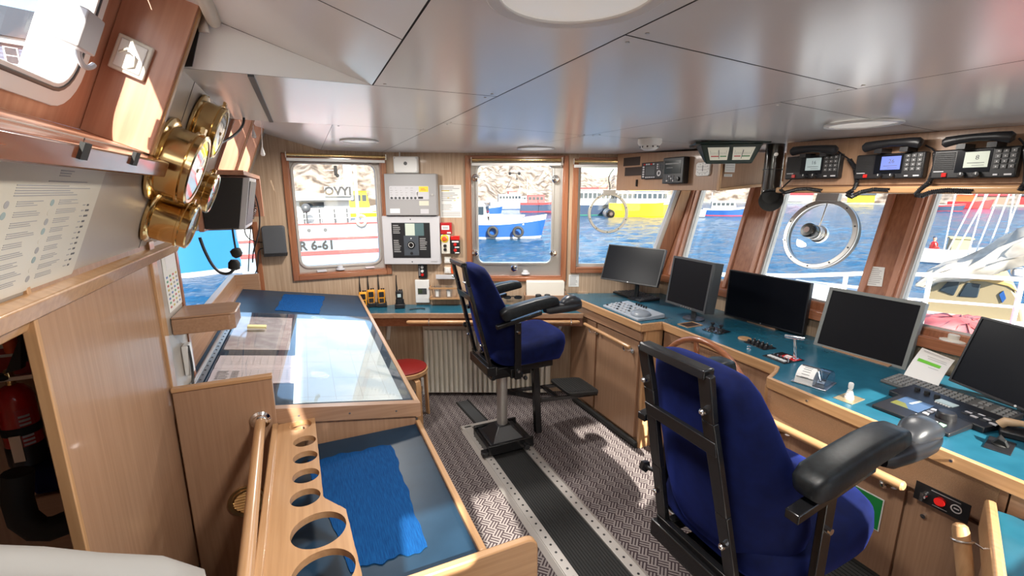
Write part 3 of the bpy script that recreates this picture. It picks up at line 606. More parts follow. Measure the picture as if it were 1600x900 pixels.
# ship's papers under the glass: lie in the slope of the top
SLOPE = roty(math.atan(0.158)); AX = math.atan(0.158)
def on_chart(x, y, dz=0.0, rz=0): return tr(x, y, chz(x)+dz) @ roty(AX) @ rotz(rz)
def Cp(px, py):        # pixel -> point on the sloping top
    n = V((0.158, 0, 1)).normalized(); return PLp(px, py, (0.352, 2, chz(.352)), n)
CHART = noise_col(pbr('sea_chart_print', (0.6, 0.7, 0.8), 0.5), (0.58, 0.70, 0.78), (0.74, 0.80, 0.80), (3.5, 3.5, 3.5), 6, 0.42, 0.52)
LAND = noise_col(pbr('land_chart_print', (0.6, 0.5, 0.5), 0.5), (0.50, 0.41, 0.42), (0.66, 0.58, 0.58), (14, 14, 14), 5, 0.4, 0.6)
def sheet(name, label, cat, x0, x1, y0, y1, dz, mat, th=0.0012, extra=None):
    o = thing(name, label, cat, mat=on_chart((x0+x1)/2, (y0+y1)/2, dz), loc=(0, 0, 0)); w, d = (x1-x0)/2, (y1-y0)/2
    m_ = MB(); m_.box(-w, w, -d, d, 0, th, mat); m_.build('sheet', o)
    if extra: extra(o, w, d, th)
    return o
def chart_marks(o, w, d, th):
    m_ = MB()
    for i in range(6): m_.box(-w+.02, w-.02, -d+.05+i*d*.32, -d+.0508+i*d*.32, th, th+.0002, INKL)
    for i in range(4): m_.box(-w+.05+i*w*.5, -w+.0508+i*w*.5, -d+.02, d-.02, th, th+.0002, INKL)
    m_.ring([(p[0], p[2], th) for p in circ(.07, 28, (w*.3, 0))], [(p[0], p[2], th) for p in circ(.067, 28, (w*.3, 0))], (0, 0, .0002), LAND); m_.build('grid_lines', o)
sheet('nautical_chart', 'pale blue nautical chart under the table glass', 'chart', -0.10, 0.30, 1.735, 2.98, 0.0006, CHART, extra=chart_marks)
sheet('nautical_chart', 'pinkish land chart under the glass behind the open logbook', 'chart', -0.395, -0.12, 2.36, 2.98, 0.0006, LAND, extra=chart_marks)
o = thing('logbook', 'open logbook with pink ruled pages under the near left of the table glass', 'book', mat=on_chart(-0.24, 2.10, 0.0009), loc=(0, 0, 0))
PINK = pbr('pink_paper', (0.86, 0.73, 0.75), 0.7)
for s_, lab in ((-1, None), (1, None)):
    m_ = MB(); rows = []
    for i in range(7):
        f = i/6; y = s_*(0.002+0.165*f); hh = 0.0035+0.004*math.sin(min(1, f*2.2)*PI)*(1-f*.5); rows.append((y, hh))
    m_.prism([(-.155, y, 0.0) for y, h in (rows[0], rows[-1])]+[(-.155, y, h) for y, h in reversed(rows)], (.31, 0, 0), PINK); pg = m_.build('page_block', o)
    m_ = MB()
    for i in range(12):
        y = s_*(0.03+i*.0108); m_.box(-.14, .14, y, y+.0008, .0088, .0090, INKL)
    for i in range(9): m_.box(-.10+i*.027, -.0992+i*.027, min(s_*.03, s_*.15), max(s_*.03, s_*.15), .0088, .0090, INKL)
    if s_ < 0:
        for i in range(6): m_.box(-.135, -.105+random.random()*.02, -.05-i*.016, -.045-i*.016, .0088, .0091, INK); m_.box(-.085, -.06, -.05-i*.016, -.045-i*.016, .0088, .0091, INK)
    m_.build('ruled_lines', pg)
tg = thing('table_glass', 'clear glass sheet covering the charts on the sloping table', 'glass sheet', mat=on_chart(-0.05, 2.365, 0.0125), loc=(0, 0, 0))
mb = MB(); mb.box(-0.348, 0.385, -0.655, 0.655, 0, 0.005, GLT); mb.build('pane', tg)
mb = MB(); mb.box(-0.348, 0.385, 0.655, 0.6565, 0, 0.005, ACR); mb.build('polished_edge', tg)
YN = pbr('yellow_note', (0.80, 0.70, 0.35), 0.7)
p = Cp(402, 517); o = thing('note_block', 'small yellow note block lying on the table glass', 'notepad', mat=on_chart(p.x, p.y, 0.018, 0.05), loc=(0, 0, 0)); mb = MB(); mb.box(-.045, .045, -.02, .02, 0, .012, YN); mb.build('pad', o, bev=.002)
def rag(name, label, pts, zf, mat, amp=0.004, n=26, m=26, th=.002):
    """a cloth quad (near-left, near-right, far-right, far-left) with a wavy hem and soft wrinkles"""
    P = [V(p) for p in pts]; m_ = MB(); ctr = sum(P, V())/4
    def f(a, b, top):
        ea = 0.012*math.sin(b*17)+0.008*math.sin(b*41+1); eb = 0.010*math.sin(a*15+2)+0.006*math.sin(a*37)
        aa = a+ea*(2*a-1); bb = b+eb*(2*b-1)
        q = P[0]*(1-aa)*(1-bb)+P[1]*aa*(1-bb)+P[2]*aa*bb+P[3]*(1-aa)*bb
        w = amp*(0.5+0.5*math.sin(a*9+3*math.sin(b*5)))*(0.5+0.5*math.sin(b*7+2*math.sin(a*4)))*(4*a*(1-a))**.5*(4*b*(1-b))**.5
        return V((q.x, q.y, zf(q.x)+(w+th if top else 0)))-ctr
    m_.grid(lambda a, b: f(a, b, True), n, m, mat)
    bd = [(i/n, 0) for i in range(n)]+[(1, i/m) for i in range(m)]+[(1-i/n, 1) for i in range(n)]+[(0, 1-i/m) for i in range(m)]
    k = len(bd); m_.add([f(a, b, True) for a, b in bd]+[f(a, b, False) for a, b in bd], [(i, (i+1) % k, k+(i+1) % k, k+i) for i in range(k)], mat)
    m_.add([f(a, b, False) for a, b in bd], [tuple(range(k-1, -1, -1))], mat)
    return solo(m_, name, label, 'cloth', loc=ctr, smooth=True, ang=60)
rag('antislip_cloth', 'small torn blue non-slip cloth on the far end of the chart table', [Cp(430, 485), Cp(498, 491), Cp(508, 463), Cp(444, 460)], lambda x: chz(x)+0.0005, CLOTH, 0.002)
# ---- low side table in front of the chart table
LZ = 0.845
t = thing('side_table', 'low navy topped table with raised wood edges in front of the chart table', 'table', (0.1, 1.3, 0)); T = tr(-0.1, -1.3, 0)
mb = MB(T); mb.box(-.165, .335, .93, 1.664, 0, LZ-.01, BEECH['z']); mb.build('body', t)
mb = MB(T); mb.box(-.155, .332, .93, 1.662, LZ-.012, LZ, NAVY); mb.build('navy_top', t)
mb = MB(T); mb.box(.330, .350, .93, 1.664, LZ-.05, LZ+.016, OAK['y']); mb.build('right_edge', t, bev=.004)
mb = MB(T); mb.box(-.166, -.146, .80, 1.664, LZ-.06, LZ+.112, OAK['y']); mb.build('left_edge', t, bev=.004)
eb = MB(T); zt = .985; pts = [(-.17, 0.915, .40), (.415, .915, .40), (.415, .915, zt-.035)]+[(.38+.035*math.cos(a), .915, zt-.035+.035*math.sin(a)) for a in (PI/8, PI/4, 3*PI/8)]+[(.38, .915, zt), (-.17, .915, zt)]
y_e = 0.905
def end_top(px, py): return Yp(px, py, y_e)
A = end_top(640, 893); Bq = end_top(836, 856)
zt = (A.z+Bq.z)/2; xr = end_top(841, 870).x
pts = [(-.17, y_e, .30), (xr, y_e, .30), (xr, y_e, zt-.03)]+[(xr-.03+.03*math.cos(a), y_e, zt-.03+.03*math.sin(a)) for a in (PI/8, PI/4, 3*PI/8)]+[(xr-.03, y_e, zt), (-.17, y_e, zt)]
eb = MB(T); eb.prism(pts, (0, .022, 0), OAK['x']); eb.build('end_board', t, bev=.004)
rag('antislip_cloth', 'large blue non-slip cloth spread on the low navy table under the cup rack', [Zp(548, 893, LZ), Zp(668, 858, LZ), Zp(612, 694, LZ), Zp(478, 722, LZ)], lambda x: LZ+0.0005, CLOTH, 0.004, 34, 34)
# cup rack: a shaped board with five small and two large holes
RZ = 0.948
def Rp(px, py): q = Zp(px, py, RZ); return (q.x, q.y)
holes = [((470, 664), 17), ((476, 689), 18), ((477, 714), 20), ((478, 743), 20.5), ((477, 777), 22), ((498, 827), 44), ((506, 893), 51)]
t = thing('cup_rack', 'wooden cup holder board with five small and two large round holes', 'cup holder', (-0.1, 1.25, RZ)); T = tr(0.1, -1.25, -RZ)
xl = -0.146; mb = MB(T); y = 1.655; edge_r = lambda yy: (0.018 if yy > 1.18 else 0.085)
def hole_c(i):
    (px, py), r = holes[i]; c = Zp(px, py, RZ); rx = (Zp(px+r, py, RZ)-Zp(px-r, py, RZ)).length/2; return c, rx
cs = [hole_c(i) for i in range(7)]
ys = [1.668]+[(cs[i][0].y+cs[i+1][0].y)/2 for i in range(6)]+[cs[6][0].y-.10]
def redge(yy):
    a = Zp(492, 655, RZ); b = Zp(505, 777, RZ); c_ = Zp(540, 795, RZ); d = Zp(565, 897, RZ)
    ptsr = [(a.y, a.x), (b.y, b.x), (c_.y, c_.x), (d.y, d.x)]
    if yy >= ptsr[0][0]: return ptsr[0][1]
    for (y1_, x1_), (y2_, x2_) in zip(ptsr, ptsr[1:]):
        if y2_ <= yy <= y1_: return x1_+(x2_-x1_)*(y1_-yy)/(y1_-y2_)
    return ptsr[-1][1]
for i in range(7):
    y1_, y0_ = ys[i], ys[i+1]; c_, r_ = cs[i]; n = 40
    rr = min(r_, (c_.x-xl)*.92, (redge(c_.y)-c_.x)*.92, (y1_-c_.y)*.96, (c_.y-y0_)*.96)
    lo, li = [], []
    angs = sorted([2*PI*k/n for k in range(n)]+[math.atan2(yy-c_.y, xl-c_.x) % (2*PI) for yy in (y0_, y1_)]+[math.atan2(yy-c_.y, redge(yy)-c_.x) % (2*PI) for yy in (y0_+1e-5, y1_-1e-5)])
    for a in angs:
        dx, dy = math.cos(a), math.sin(a); li.append((c_.x+rr*dx, c_.y+rr*dy, RZ-.018)); tt = 9
        if dy > 1e-6: tt = min(tt, (y1_-c_.y)/dy)
        if dy < -1e-6: tt = min(tt, (y0_-c_.y)/dy)
        if dx < -1e-6: tt = min(tt, (xl-c_.x)/dx)
        if dx > 1e-6:
            s_ = 0.001
            while s_ < tt and c_.x+s_*dx < redge(c_.y+s_*dy): s_ += 0.001
            tt = min(tt, s_)
        lo.append((c_.x+tt*dx, c_.y+tt*dy, RZ-.018))
    mb.ring(lo, li, (0, 0, .018), OAK['y'])
mb.build('board', t, smooth=True)
mb = MB(T); mb.box(xl+.002, xl+.02, ys[-1], 1.65, LZ+.001, RZ-.018, OAK['y']); mb.box(xl+.002, -.07, 1.635, 1.653, LZ+.001, RZ-.018, OAK['x']); mb.build('support', t)
# stair handrail in front of the end panel, chrome socket, brass vent
a = V((-.215, CY0-.017, .965)); b = V((-.235, .62, .965)); p_ = Yp(407, 656, CY0-.017); a = V((p_.x, CY0-.017, p_.z)); b = Zp(383, 905, a.z-.02); b = a+(b-a)*1.12
g = thing('handrail', 'varnished round wooden handrail running from the end panel past the cup rack', 'handrail', a); T = tr(-a)
mb = MB(T); mb.tube([a, b], .0165, OAK['y'], 18); mb.build('rail', g)
mb = MB(T); d = (b-a).normalized(); mb.lathe([(.032, 0), (.032, .004), (.024, .010), (.0225, .02), (.019, .022)], a, d, CHR, 24); mb.build('chrome_socket', g)
mb = MB(T); mb.tube([b-d*.05, b-d*.05-V((0, 0, .3)), b-d*.05-V((0.0, 0, .95))], .014, STEEL, 12); mb.build('post', g)
p_ = Yp(386, 782, CY0-.017); t = thing('vent_cover', 'round brass vent grille on the chart table end panel', 'vent', p_)
mb = MB(); mb.ring(circ(.058, 36), circ(.042, 36), (0, -.006, 0), BRASS); mb.ring(circ(.048, 36, (0, 0), -.006), circ(.041, 36, (0, 0), -.006), (0, -.004, 0), BRASS); mb.build('rim', t, bev=.001)
mb = MB()
for i in range(8):
    zz = -.036+i*.0103; w = math.sqrt(max(0, .043**2-zz*zz)); mb.hexa([(-w, -.001, zz), (w, -.001, zz), (w, 0, zz+.008), (-w, 0, zz+.008), (-w, -.007, zz-.002), (w, -.007, zz-.002), (w, -.005, zz), (-w, -.005, zz)], BRASS)
mb.build('louvres', t)
# ---- deck track for the sliding helm chairs
t = thing('chair_track', 'long floor track with punched metal edges and a ribbed black insert under the helm chairs', 'floor track', (1.12, 1.5, 0)); T = tr(-1.12, -1.5, 0)
mb = MB(T); mb.box(1.005, 1.235, 0.1, 2.9, .0, .012, BLKR)
for i in range(15): mb.box(1.012+i*.0152, 1.019+i*.0152, .1, 2.9, .012, .015, BLKR)
mb.build('ribbed_insert', t)
for s_, x0, x1 in ((0, .952, 1.005), (1, 1.235, 1.288)):
    mb = MB(T); mb.box(x0, x1, .1, 2.98, 0, .022, ALP); xx = x0 if s_ == 0 else x1; mb.hexa([(xx-.028, .1, 0), (xx+.028, .1, 0), (xx+.028, 2.98, 0), (xx-.028, 2.98, 0), (xx-.004, .1, .018), (xx+.004, .1, .018), (xx+.004, 2.98, .018), (xx-.004, 2.98, .018)], ALP); rl = mb.build('metal_rail', t, bev=.002)
    for i in range(50): mb = MB(T); mb.cyl(((x0+x1)/2, .20+i*.0535, .0215), ((x0+x1)/2, .20+i*.0535, .0228), .0065, BLK, n=10); mb.build('punched_hole', rl)
mb = MB(T); mb.box(.93, 1.31, 2.96, 3.0, 0, .022, ALP); mb.build('end_plate', t, bev=.002)
t = thing('cable_duct', 'flat dark cable duct crossing the carpet between the track and radiator', 'cable duct', (1.07, 3.3, 0)); T = tr(-1.07, -3.3, 0)
a, b = Zp(722, 628, 0), Zp(752, 660, 0); d = (b-a).normalized(); n_ = V((-d.y, d.x, 0))
mb = MB(T); mb.hexa([tuple(p+V((0, 0, zz))) for zz in (0, .008) for p in (a-n_*.05, b-n_*.05, b+n_*.05, a+n_*.05)], DGR); mb.build('cover', t, bev=.003); 
mb = MB(T)
for s_ in (-1, 1): mb.hexa([tuple(p+V((0, 0, zz))) for zz in (.0, .011) for p in (a+n_*s_*.05-n_*.006, b+n_*s_*.05-n_*.006, b+n_*s_*.05+n_*.006, a+n_*s_*.05+n_*.006)], BLKR)
mb.build('edge_strip', t)
# ---- stair rails and the lower desk at the right edge
a = Zp(1500, 818, .80); b = Zp(1512, 930, .62)
g = thing('handrail', 'thick varnished wooden rail end with a metal hoop at the lower right', 'handrail', a); T = tr(-a); d = (b-a).normalized()
mb = MB(T); mb.tube([a, a+d*.006, a+d*.02, b, b+(b-a)*.6], [.010, .017, .020, .020, .020], OAK['z'], 18); mb.build('rail', g)
c_ = a+d*.045; s_ = V((0.91, -.41, 0)); up = d.cross(s_).normalized(); s_ = up.cross(d).normalized()
mb = MB(T); mb.tube([c_+(s_*math.cos(w)+up*math.sin(w))*.0225 for w in [i*2*PI/16 for i in range(16)]], .003, STEEL, 6, True); mb.tube([c_+s_*.0225, c_+s_*.04-V((0, 0, .01)), Zp(1552, 868, .74)], .003, STEEL, 6); mb.build('hoop', g)
p0 = Zp(1548, 786, .80); p1 = Zp(1563, 905, .80)
t = thing('corner_desk', 'low blue topped desk with an upright wood edge in the lower right corner', 'desk', p0); T = tr(-p0); e = (p1-p0); e.normalize(); s_ = V((-e.y, e.x, 0)); s_ = s_ if s_.x > 0 else -s_
A0 = p0; A1 = p0+e*.6
mb = MB(T); mb.hexa([tuple(V((q.x, q.y, zz))) for zz in (0.0, .765) for q in (A0+s_*.012, A1+s_*.012, A1+s_*.4, A0+s_*.2)], BEECH['z']); mb.build('body', t)
mb = MB(T); mb.hexa([tuple(V((q.x, q.y, zz))) for zz in (.765, .782) for q in (A0+s_*.012, A1+s_*.012, A1+s_*.4, A0+s_*.2)], TEAL); mb.build('blue_top', t)
mb = MB(T); mb.hexa([tuple(V((q.x, q.y, zz))) for zz in (.70, .812) for q in (A0-s_*.014, A1-s_*.014, A1+s_*.012, A0+s_*.012)], OAK['y']); mb.build('wood_edge', t, bev=.008)
# ================================================================== HELM CHAIRS (local x forward, y to the sitter's left; origin on the floor under the column)
def slab_loft(mb, zs, mat, e=3.2, n=32):
    """rounded cushion from a list of (z, x_centre, half_depth, half_width)"""
    rings = []
    for z_, xc, hd, hw in zs: rings.append([(p[0], p[1], z_) for p in sup(hd, hw, e, n, (xc, 0))])
    mb.loft(rings, mat); return mb
def helm_chair(loc, label, adz=0.0):
    t = thing('helm_chair', label, 'chair', loc, 0, 'blue helm chairs on the floor track')
    # carriage on the track
    mb = MB(); mb.box(-.16, .17, -.135, .135, .024, .075, BLKM); mb.box(-.20, -.16, -.15, -.10, .024, .06, BLKM); mb.box(-.16, .17, -.155, -.135, .03, .10, BLKM); mb.box(-.16, .17, .135, .155, .03, .10, BLKM); cr = mb.build('track_carriage', t, bev=.004)
    mb = MB(); mb.cyl((.10, -.155, .06), (.10, -.185, .06), .012, BLK); mb.cyl((.10, -.185, .06), (.10, -.20, .06), .02, BLK, n=8); mb.build('lock_knob', cr)
    mb = MB(); mb.hexa([(-.125, -.125, .075), (.125, -.125, .075), (.125, .125, .075), (-.125, .125, .075), (-.045, -.045, .165), (.045, -.045, .165), (.045, .045, .165), (-.045, .045, .165)], BLK); mb.box(-.135, .135, -.135, .135, .075, .088, BLK); mb.build('pedestal_boot', t, bev=.006)
    mb = MB(); mb.cyl((0, 0, .15), (0, 0, .56), .037, ALU, n=28); mb.build('column', t)
    # mechanism under the seat
    mb = MB(); mb.box(-.13, .16, -.12, .12, .55, .60, BLKM); mb.box(-.10, .30, -.17, -.14, .60, .645, BLKM); mb.box(-.10, .30, .14, .17, .60, .645, BLKM); mb.box(-.17, -.11, -.17, .17, .60, .66, BLKM); mb.cyl((-.12, -.15, .575), (-.12, .15, .575), .018, BLKM); mc = mb.build('seat_mechanism', t, bev=.005)
    mb = MB(); mb.tube([(.03, -.12, .575), (.03, -.19, .575), (.05, -.24, .585)], .006, STEEL, 8); mb.ell((.055, -.25, .587), (.014, .018, .014), BLK, 12, 8); mb.build('lever', mc)
    mb = MB(); mb.tube([(-.05, .16, .62), (-.05, .225, .62)], .008, STEEL, 8); mb.cyl((-.05, .225, .62), (-.05, .25, .62), .022, BLK, n=6); mb.build('side_knob', mc)
    mb = MB()
    for i in range(6):
        mb.tube([(-.115+.002*i, -.02+.008*i, .64), (-.13, -.05+.02*i, .61), (-.10, -.08+.03*i, .585)], .004, BLK if i % 2 else STEEL, 6)
    mb.build('cable_bundle', mc)
    # seat cushion
    mb = MB(); sz = [(.655, .14, .19, .185), (.665, .14, .235, .225), (.69, .143, .255, .242), (.73, .145, .262, .248), (.765, .145, .257, .243), (.785, .143, .238, .222), (.792, .141, .19, .18), (.793, .141, .10, .09)]
    slab_loft(mb, sz, VELV, 4.0, 40)
    st = mb.build('seat_cushion', t, ang=80)
    for v_ in st.data.vertices:          # front edge lifts a little, seat dips in the middle
        x, y, z_ = v_.co; v_.co.z += 0.055*max(0, (x-.1)/.33)*((z_-.64)/.15)+(.0 if z_ < .77 else -.012*math.exp(-((x-.1)/.12)**2-(y/.12)**2))-(0.05*max(0, (x-.2)/.23)**2 if z_ < .68 else 0)
    # back cushion, leaning back
    def lean(z_): return -.115-(z_-.70)*.235
    mb = MB(); zs = []
    for k, (z_, hd, hw) in enumerate([(.70, .045, .14), (.715, .062, .185), (.76, .075, .215), (.84, .082, .232), (.93, .078, .232), (1.02, .072, .222), (1.11, .066, .205), (1.19, .062, .186), (1.25, .056, .165), (1.285, .046, .14), (1.298, .028, .10)]):
        zs.append((z_, lean(z_)+.055, hd, hw))
    slab_loft(mb, zs, VELV, 3.0, 40); bk = mb.build('back_cushion', t, ang=80)
    for v_ in bk.data.vertices:
        x, y, z_ = v_.co; v_.co.x += 0.10*(abs(y)/.24)**2.2*max(0, 1-max(0, z_-.9)/.5)      # wings wrap forwards
    # metal back frame behind it
    def fr(z_, yy): return V((lean(z_)-.036, yy, z_))
    def hw(z_): return .140-(z_-.62)*.054
    bf = None
    for s_ in (-1, 1):
        fm = MB()
        a = [fr(z_, s_*hw(z_)) for z_ in (.60, .90, 1.18)]; b = fr(1.312, s_*.112)
        pts = a+[b]
        for p, q in zip(pts, pts[1:]):
            w = V((0, .020, 0)); dpt = V((.010, 0, .002))
            fm.hexa([p-w-dpt, p+w-dpt, p+w+dpt, p-w+dpt, q-w-dpt, q+w-dpt, q+w+dpt, q-w+dpt], BLKM)
        fm.hexa([fr(.60, s_*hw(.6))+V((-.012, -.016, -.01)), fr(.60, s_*hw(.6))+V((-.012, .016, -.01)), V((-.10, s_*.15+.016, .60)), V((-.10, s_*.15-.016, .60)), fr(.60, s_*hw(.6))+V((-.012, -.016, .04)), fr(.60, s_*hw(.6))+V((-.012, .016, .04)), V((-.10, s_*.15+.016, .655)), V((-.10, s_*.15-.016, .655))], BLKM)
        up_ = fm.build('back_upright', t, bev=.003); bf = bf or up_
    mb = MB(); p = fr(1.312, 0); mb.box(p.x-.016, p.x+.022, -.118, .118, p.z-.012, p.z+.014, BLKM); mb.build('top_bar', bf, bev=.004)
    for zz, hh in ((1.105, .022), (.665, .020)):
        mb = MB(); p, q = fr(zz-hh, 0), fr(zz+hh, 0); w = hw(zz)+.018
        mb.hexa([(p.x-.014, -w, p.z), (p.x-.014, w, p.z), (p.x+.004, w, p.z), (p.x+.004, -w, p.z), (q.x-.014, -w, q.z), (q.x-.014, w, q.z), (q.x+.004, w, q.z), (q.x+.004, -w, q.z)], BLKM); mb.build('cross_bar', bf, bev=.003)
    for s_ in (-1, 1):
        for zz in (.80, 1.21):
            p = fr(zz, s_*hw(zz)); mb = MB(); mb.cyl(p+V((-.010, 0, 0)), p+V((-.024, 0, 0)), .009, CHR, n=10); mb.ell(p+V((-.024, 0, 0)), .007, CHR, 10, 6); mb.build('bolt', bf)
    p = fr(.86, hw(.86)); mb = MB(); mb.cyl(p+V((0, .02, 0)), p+V((0, .06, -.01)), .007, BLK); mb.cyl(p+V((0, .06, -.01)), p+V((0, .075, -.012)), .02, BLK, n=5); mb.build('recline_knob', bf)
    # arms
    for s_ in (-1, 1):
        y = s_*.272
        mb = MB(); mb.box(-.030, .012, y-.010, y+.010, .60, .965+adz, BLKM); mb.box(-.045, .03, y-s_*.03-.012, y-s_*.03+.012, .60, .66, BLKM); mb.box(-.03, .03, min(y, s_*.15), max(y, s_*.15), .605, .635, BLKM); ab = mb.build('arm_bracket', t, bev=.003)
        mb = MB(); mb.hexa([(-.15, y-.018, .940+adz), (.15, y-.018, 1.000+adz), (.15, y+.018, 1.000+adz), (-.15, y+.018, .940+adz), (-.15, y-.018, .965+adz), (.15, y-.018, 1.025+adz), (.15, y+.018, 1.025+adz), (-.15, y+.018, .965+adz)], BLKM); mb.build('arm_bar', ab, bev=.003)
        for zz in (.655, .905): mb = MB(); mb.cyl((-.009, y+s_*.008, zz), (-.009, y+s_*.020, zz), .009, CHR, n=10); mb.build('arm_bolt', ab)
        rings = []; n = 24
        path = [(-.055, .968, .020, .018), (-.045, .972, .036, .032), (-.01, .985, .042, .038), (.08, 1.003, .042, .038), (.20, 1.024, .041, .036), (.30, 1.035, .040, .033), (.345, 1.035, .036, .027), (.36, 1.033, .022, .015)]
        for x, zc, hw_, hh_ in path: rings.append([(x*.92-.065-.012*(p[1]/.04), y+p[0], zc+.045+adz+p[1]) for p in sup(hw_, hh_*.92, 5.0, n)])
        mb = MB(); mb.loft(rings, BLKL); mb.build('armrest', t, ang=60)
        if s_ < 0:
            mb = MB(); rings = []
            for x, zc, hw_, hh_ in [(.27, .985, .025, .016), (.30, .985, .036, .026), (.37, .988, .042, .030), (.44, .990, .046, .030), (.50, .992, .044, .030), (.545, .992, .034, .022), (.56, .992, .018, .010)]: rings.append([(x*.90-.07, y-.004+p[0], zc+.040+adz+p[1]) for p in sup(hw_, hh_, 3, n)])
            mb.loft(rings, BLK); pod = mb.build('control_pod', t, ang=60)
            mb = MB(); rings = []
            for x, zc, hw_, hh_ in [(.395, 1.005, .012, .010), (.41, 1.018, .030, .024), (.45, 1.030, .040, .034), (.50, 1.030, .042, .034), (.54, 1.018, .034, .026), (.562, 1.004, .014, .010)]: rings.append([(x*.90-.07, y-.006+p[0], zc+.040+adz+p[1]) for p in sup(hw_, hh_, 2.3, n)])
            mb.loft(rings, pbr('joystick_cover', (.025, .027, .032), .34, spec=.5)); mb.build('joystick_cover', pod, ang=70)
            mb = MB(); mb.lathe([(.016, 0), (.016, .012), (.012, .017), (.0001, .019)], (.277, y+.018, 1.052+adz), (0, 0, 1), pbr('blue_button', (.02, .16, .42), .3), 18); mb.build('blue_button', pod)
    # foot rest
    mb = MB(); mb.hexa([(.20, -.135, .10), (.245, -.135, .10), (.245, -.09, .10), (.20, -.09, .10), (.17, -.135, .62), (.215, -.135, .62), (.215, -.09, .62), (.17, -.09, .62)], BLKM); mb.box(.15, .28, -.15, .10, .595, .62, BLKM); fp = mb.build('foot_rest_post', t, bev=.004)
    mb = MB()
    for yy in (-.125, .10): mb.hexa([(.05 if yy > 0 else .22, yy-.008, .33), (.70, yy-.008, .29), (.70, yy+.008, .29), (.05 if yy > 0 else .22, yy+.008, .33), (.05 if yy > 0 else .22, yy-.008, .36), (.70, yy-.008, .31), (.70, yy+.008, .31), (.05 if yy > 0 else .22, yy+.008, .36)], BLKM)
    mb.box(.36, .39, -.12, .095, .315, .335, BLKM); mb.hexa([(.05, .09, .335), (.22, -.13, .345), (.24, -.11, .345), (.07, .11, .335), (.05, .09, .365), (.22, -.13, .375), (.24, -.11, .375), (.07, .11, .365)], BLKM); mb.build('foot_rest_arm', fp, bev=.002)
    mb = MB(); pl = [(p[0]+.575, p[1]-.012) for p in sup(.135, .145, 7, 32)]; mb.prism([(x, y, .325-(x-.575)*.12) for x, y in pl], (0, 0, .022), BLKR); mb.build('foot_plate', fp, bev=.004)
    mb = MB()
    for i in range(11): mb.box(.46+i*.022, .472+i*.022, -.13, .105, .347-(.46+i*.022-.575)*.12-.001, .3495-(.46+i*.022-.575)*.12, BLKR)
    mb.build('tread', fp)
    return t
chA = helm_chair((1.135, 2.68, 0), 'blue helm chair further away, its back edge-on in front of the radiator')
chB = helm_chair((1.155, 0.865, 0), 'blue helm chair nearest the camera, its metal-framed back in full view', .03)
# the wooden steering wheel stands in front of the near chair
WC = V((1.86, 1.655, .665)); WR = .31
t = thing('steering_wheel', 'varnished wooden steering wheel behind the near helm chair', 'steering wheel', WC, 0, mat=roty(0.0))
mb = MB(); mb.tube([(0, WR*math.cos(a), WR*math.sin(a)) for a in [2*PI*i/64 for i in range(64)]], .0165, MAHO['y'], 14, True); mb.build('rim', t)
mb = MB(); mb.lathe([(.03, -.03), (.045, -.025), (.048, .02), (.03, .03)], (0, 0, 0), (1, 0, 0), BRASS, 24); mb.build('hub', t)
for k in range(6):
    a = 2*PI*k/6+.32; d = V((0, math.cos(a), math.sin(a))); mb = MB(); mb.lathe([(.010, .04), (.016, .07), (.009, .10), (.013, .13), (.020, .17), (.013, .205), (.009, .22), (.016, .25), (.012, .30)], (0, 0, 0), d, MAHO['z'], 14); mb.build('spoke', t)
mb = MB(); mb.cyl((0, 0, 0), (.232, 0, 0), .02, STEEL); mb.build('shaft', t)
# ================================================================== MONITORS AND INSTRUMENTS ON THE CONSOLE
def monitor(label, pos, a, tilt, w, h, kind, stand=True, feet=None):
    """pos: centre of the screen; a: heading; tilt: leaning back"""
    M = tr(V(pos)) @ rotz(math.radians(a)) @ rotx(-math.radians(tilt))
    t = thing('monitor', label, 'monitor', (0, 0, 0), mat=M); bz, dep, case, scr = dict(slim=(.009, .030, BLK, SCR), box=(.014, .085, DGR, SCRM), grey=(.018, .042, pbr('monitor_grey', (.20, .21, .20), .4), SCRM), flat=(.008, .035, BLK, SCR))[kind]
    mb = MB(); mb.ring(rrect(-w/2, w/2, -h/2, h/2, .004, 3, 0), rrect(-w/2+bz, w/2-bz, -h/2+bz*1.15, h/2-bz, .002, 3, 0), (0, .012, 0), case); mb.build('bezel', t, bev=.0015)
    mb = MB(); mb.box(-w/2+.001, w/2-.001, .012, dep, -h/2+.001, h/2-.001, case); mb.box(-w*.25, w*.25, dep, dep+.02, -h*.3, h*.3, case); mb.build('housing', t, bev=.003)
    mb = MB(); mb.box(-w/2+bz-.001, w/2-bz+.001, .004, .0075, -h/2+bz-.001, h/2-bz+.001, scr); mb.build('screen', t)
    if kind in ('slim', 'flat'):
        mb = MB(); mb.cyl((0, -.0006, -h/2+.006), (0, .0, -h/2+.006), .0045, ALU, n=14); mb.build('badge', t)
    else:
        mb = MB()
        for i in range(5): mb.box(-.03+i*.022, -.022+i*.022, -.001, 0, -h/2+.006, -h/2+.010, STEEL)
        build_each(mb, 'button', t)
    if stand:
        Mi = M.inverted(); bz_ = V(pos); back = (rotz(math.radians(a)) @ V((0, 1, 0))); back.z = 0
        b = bz_+back*(.10 if kind == 'slim' else .07); base = V((b.x, b.y, CT)); mb = MB(Mi)
        mb.lathe([(.07, 0.0005), (.07, .006), (.03, .012), (.0001, .013)], base, (0, 0, 1), case, 28); mb.build('stand_foot', t)
        mb = MB(Mi); mb.tube([base+V((0, 0, .01)), base+V((0, 0, max(.03, pos[2]-CT-h*.25))), V(pos)+(M.to_3x3() @ V((0, dep+.008, 0)))], .018, case, 10); mb.build('stand_neck', t)
    return t
monitor('slim black monitor near the third far window, leaning back above a black keyboard', (2.277, 2.789, 1.190), -69, 21, .492, .29, 'slim')
monitor('small deep-cased square monitor, second from the far wall on the console', (2.275, 2.205, 1.148), -92, 8, .36, .33, 'box')
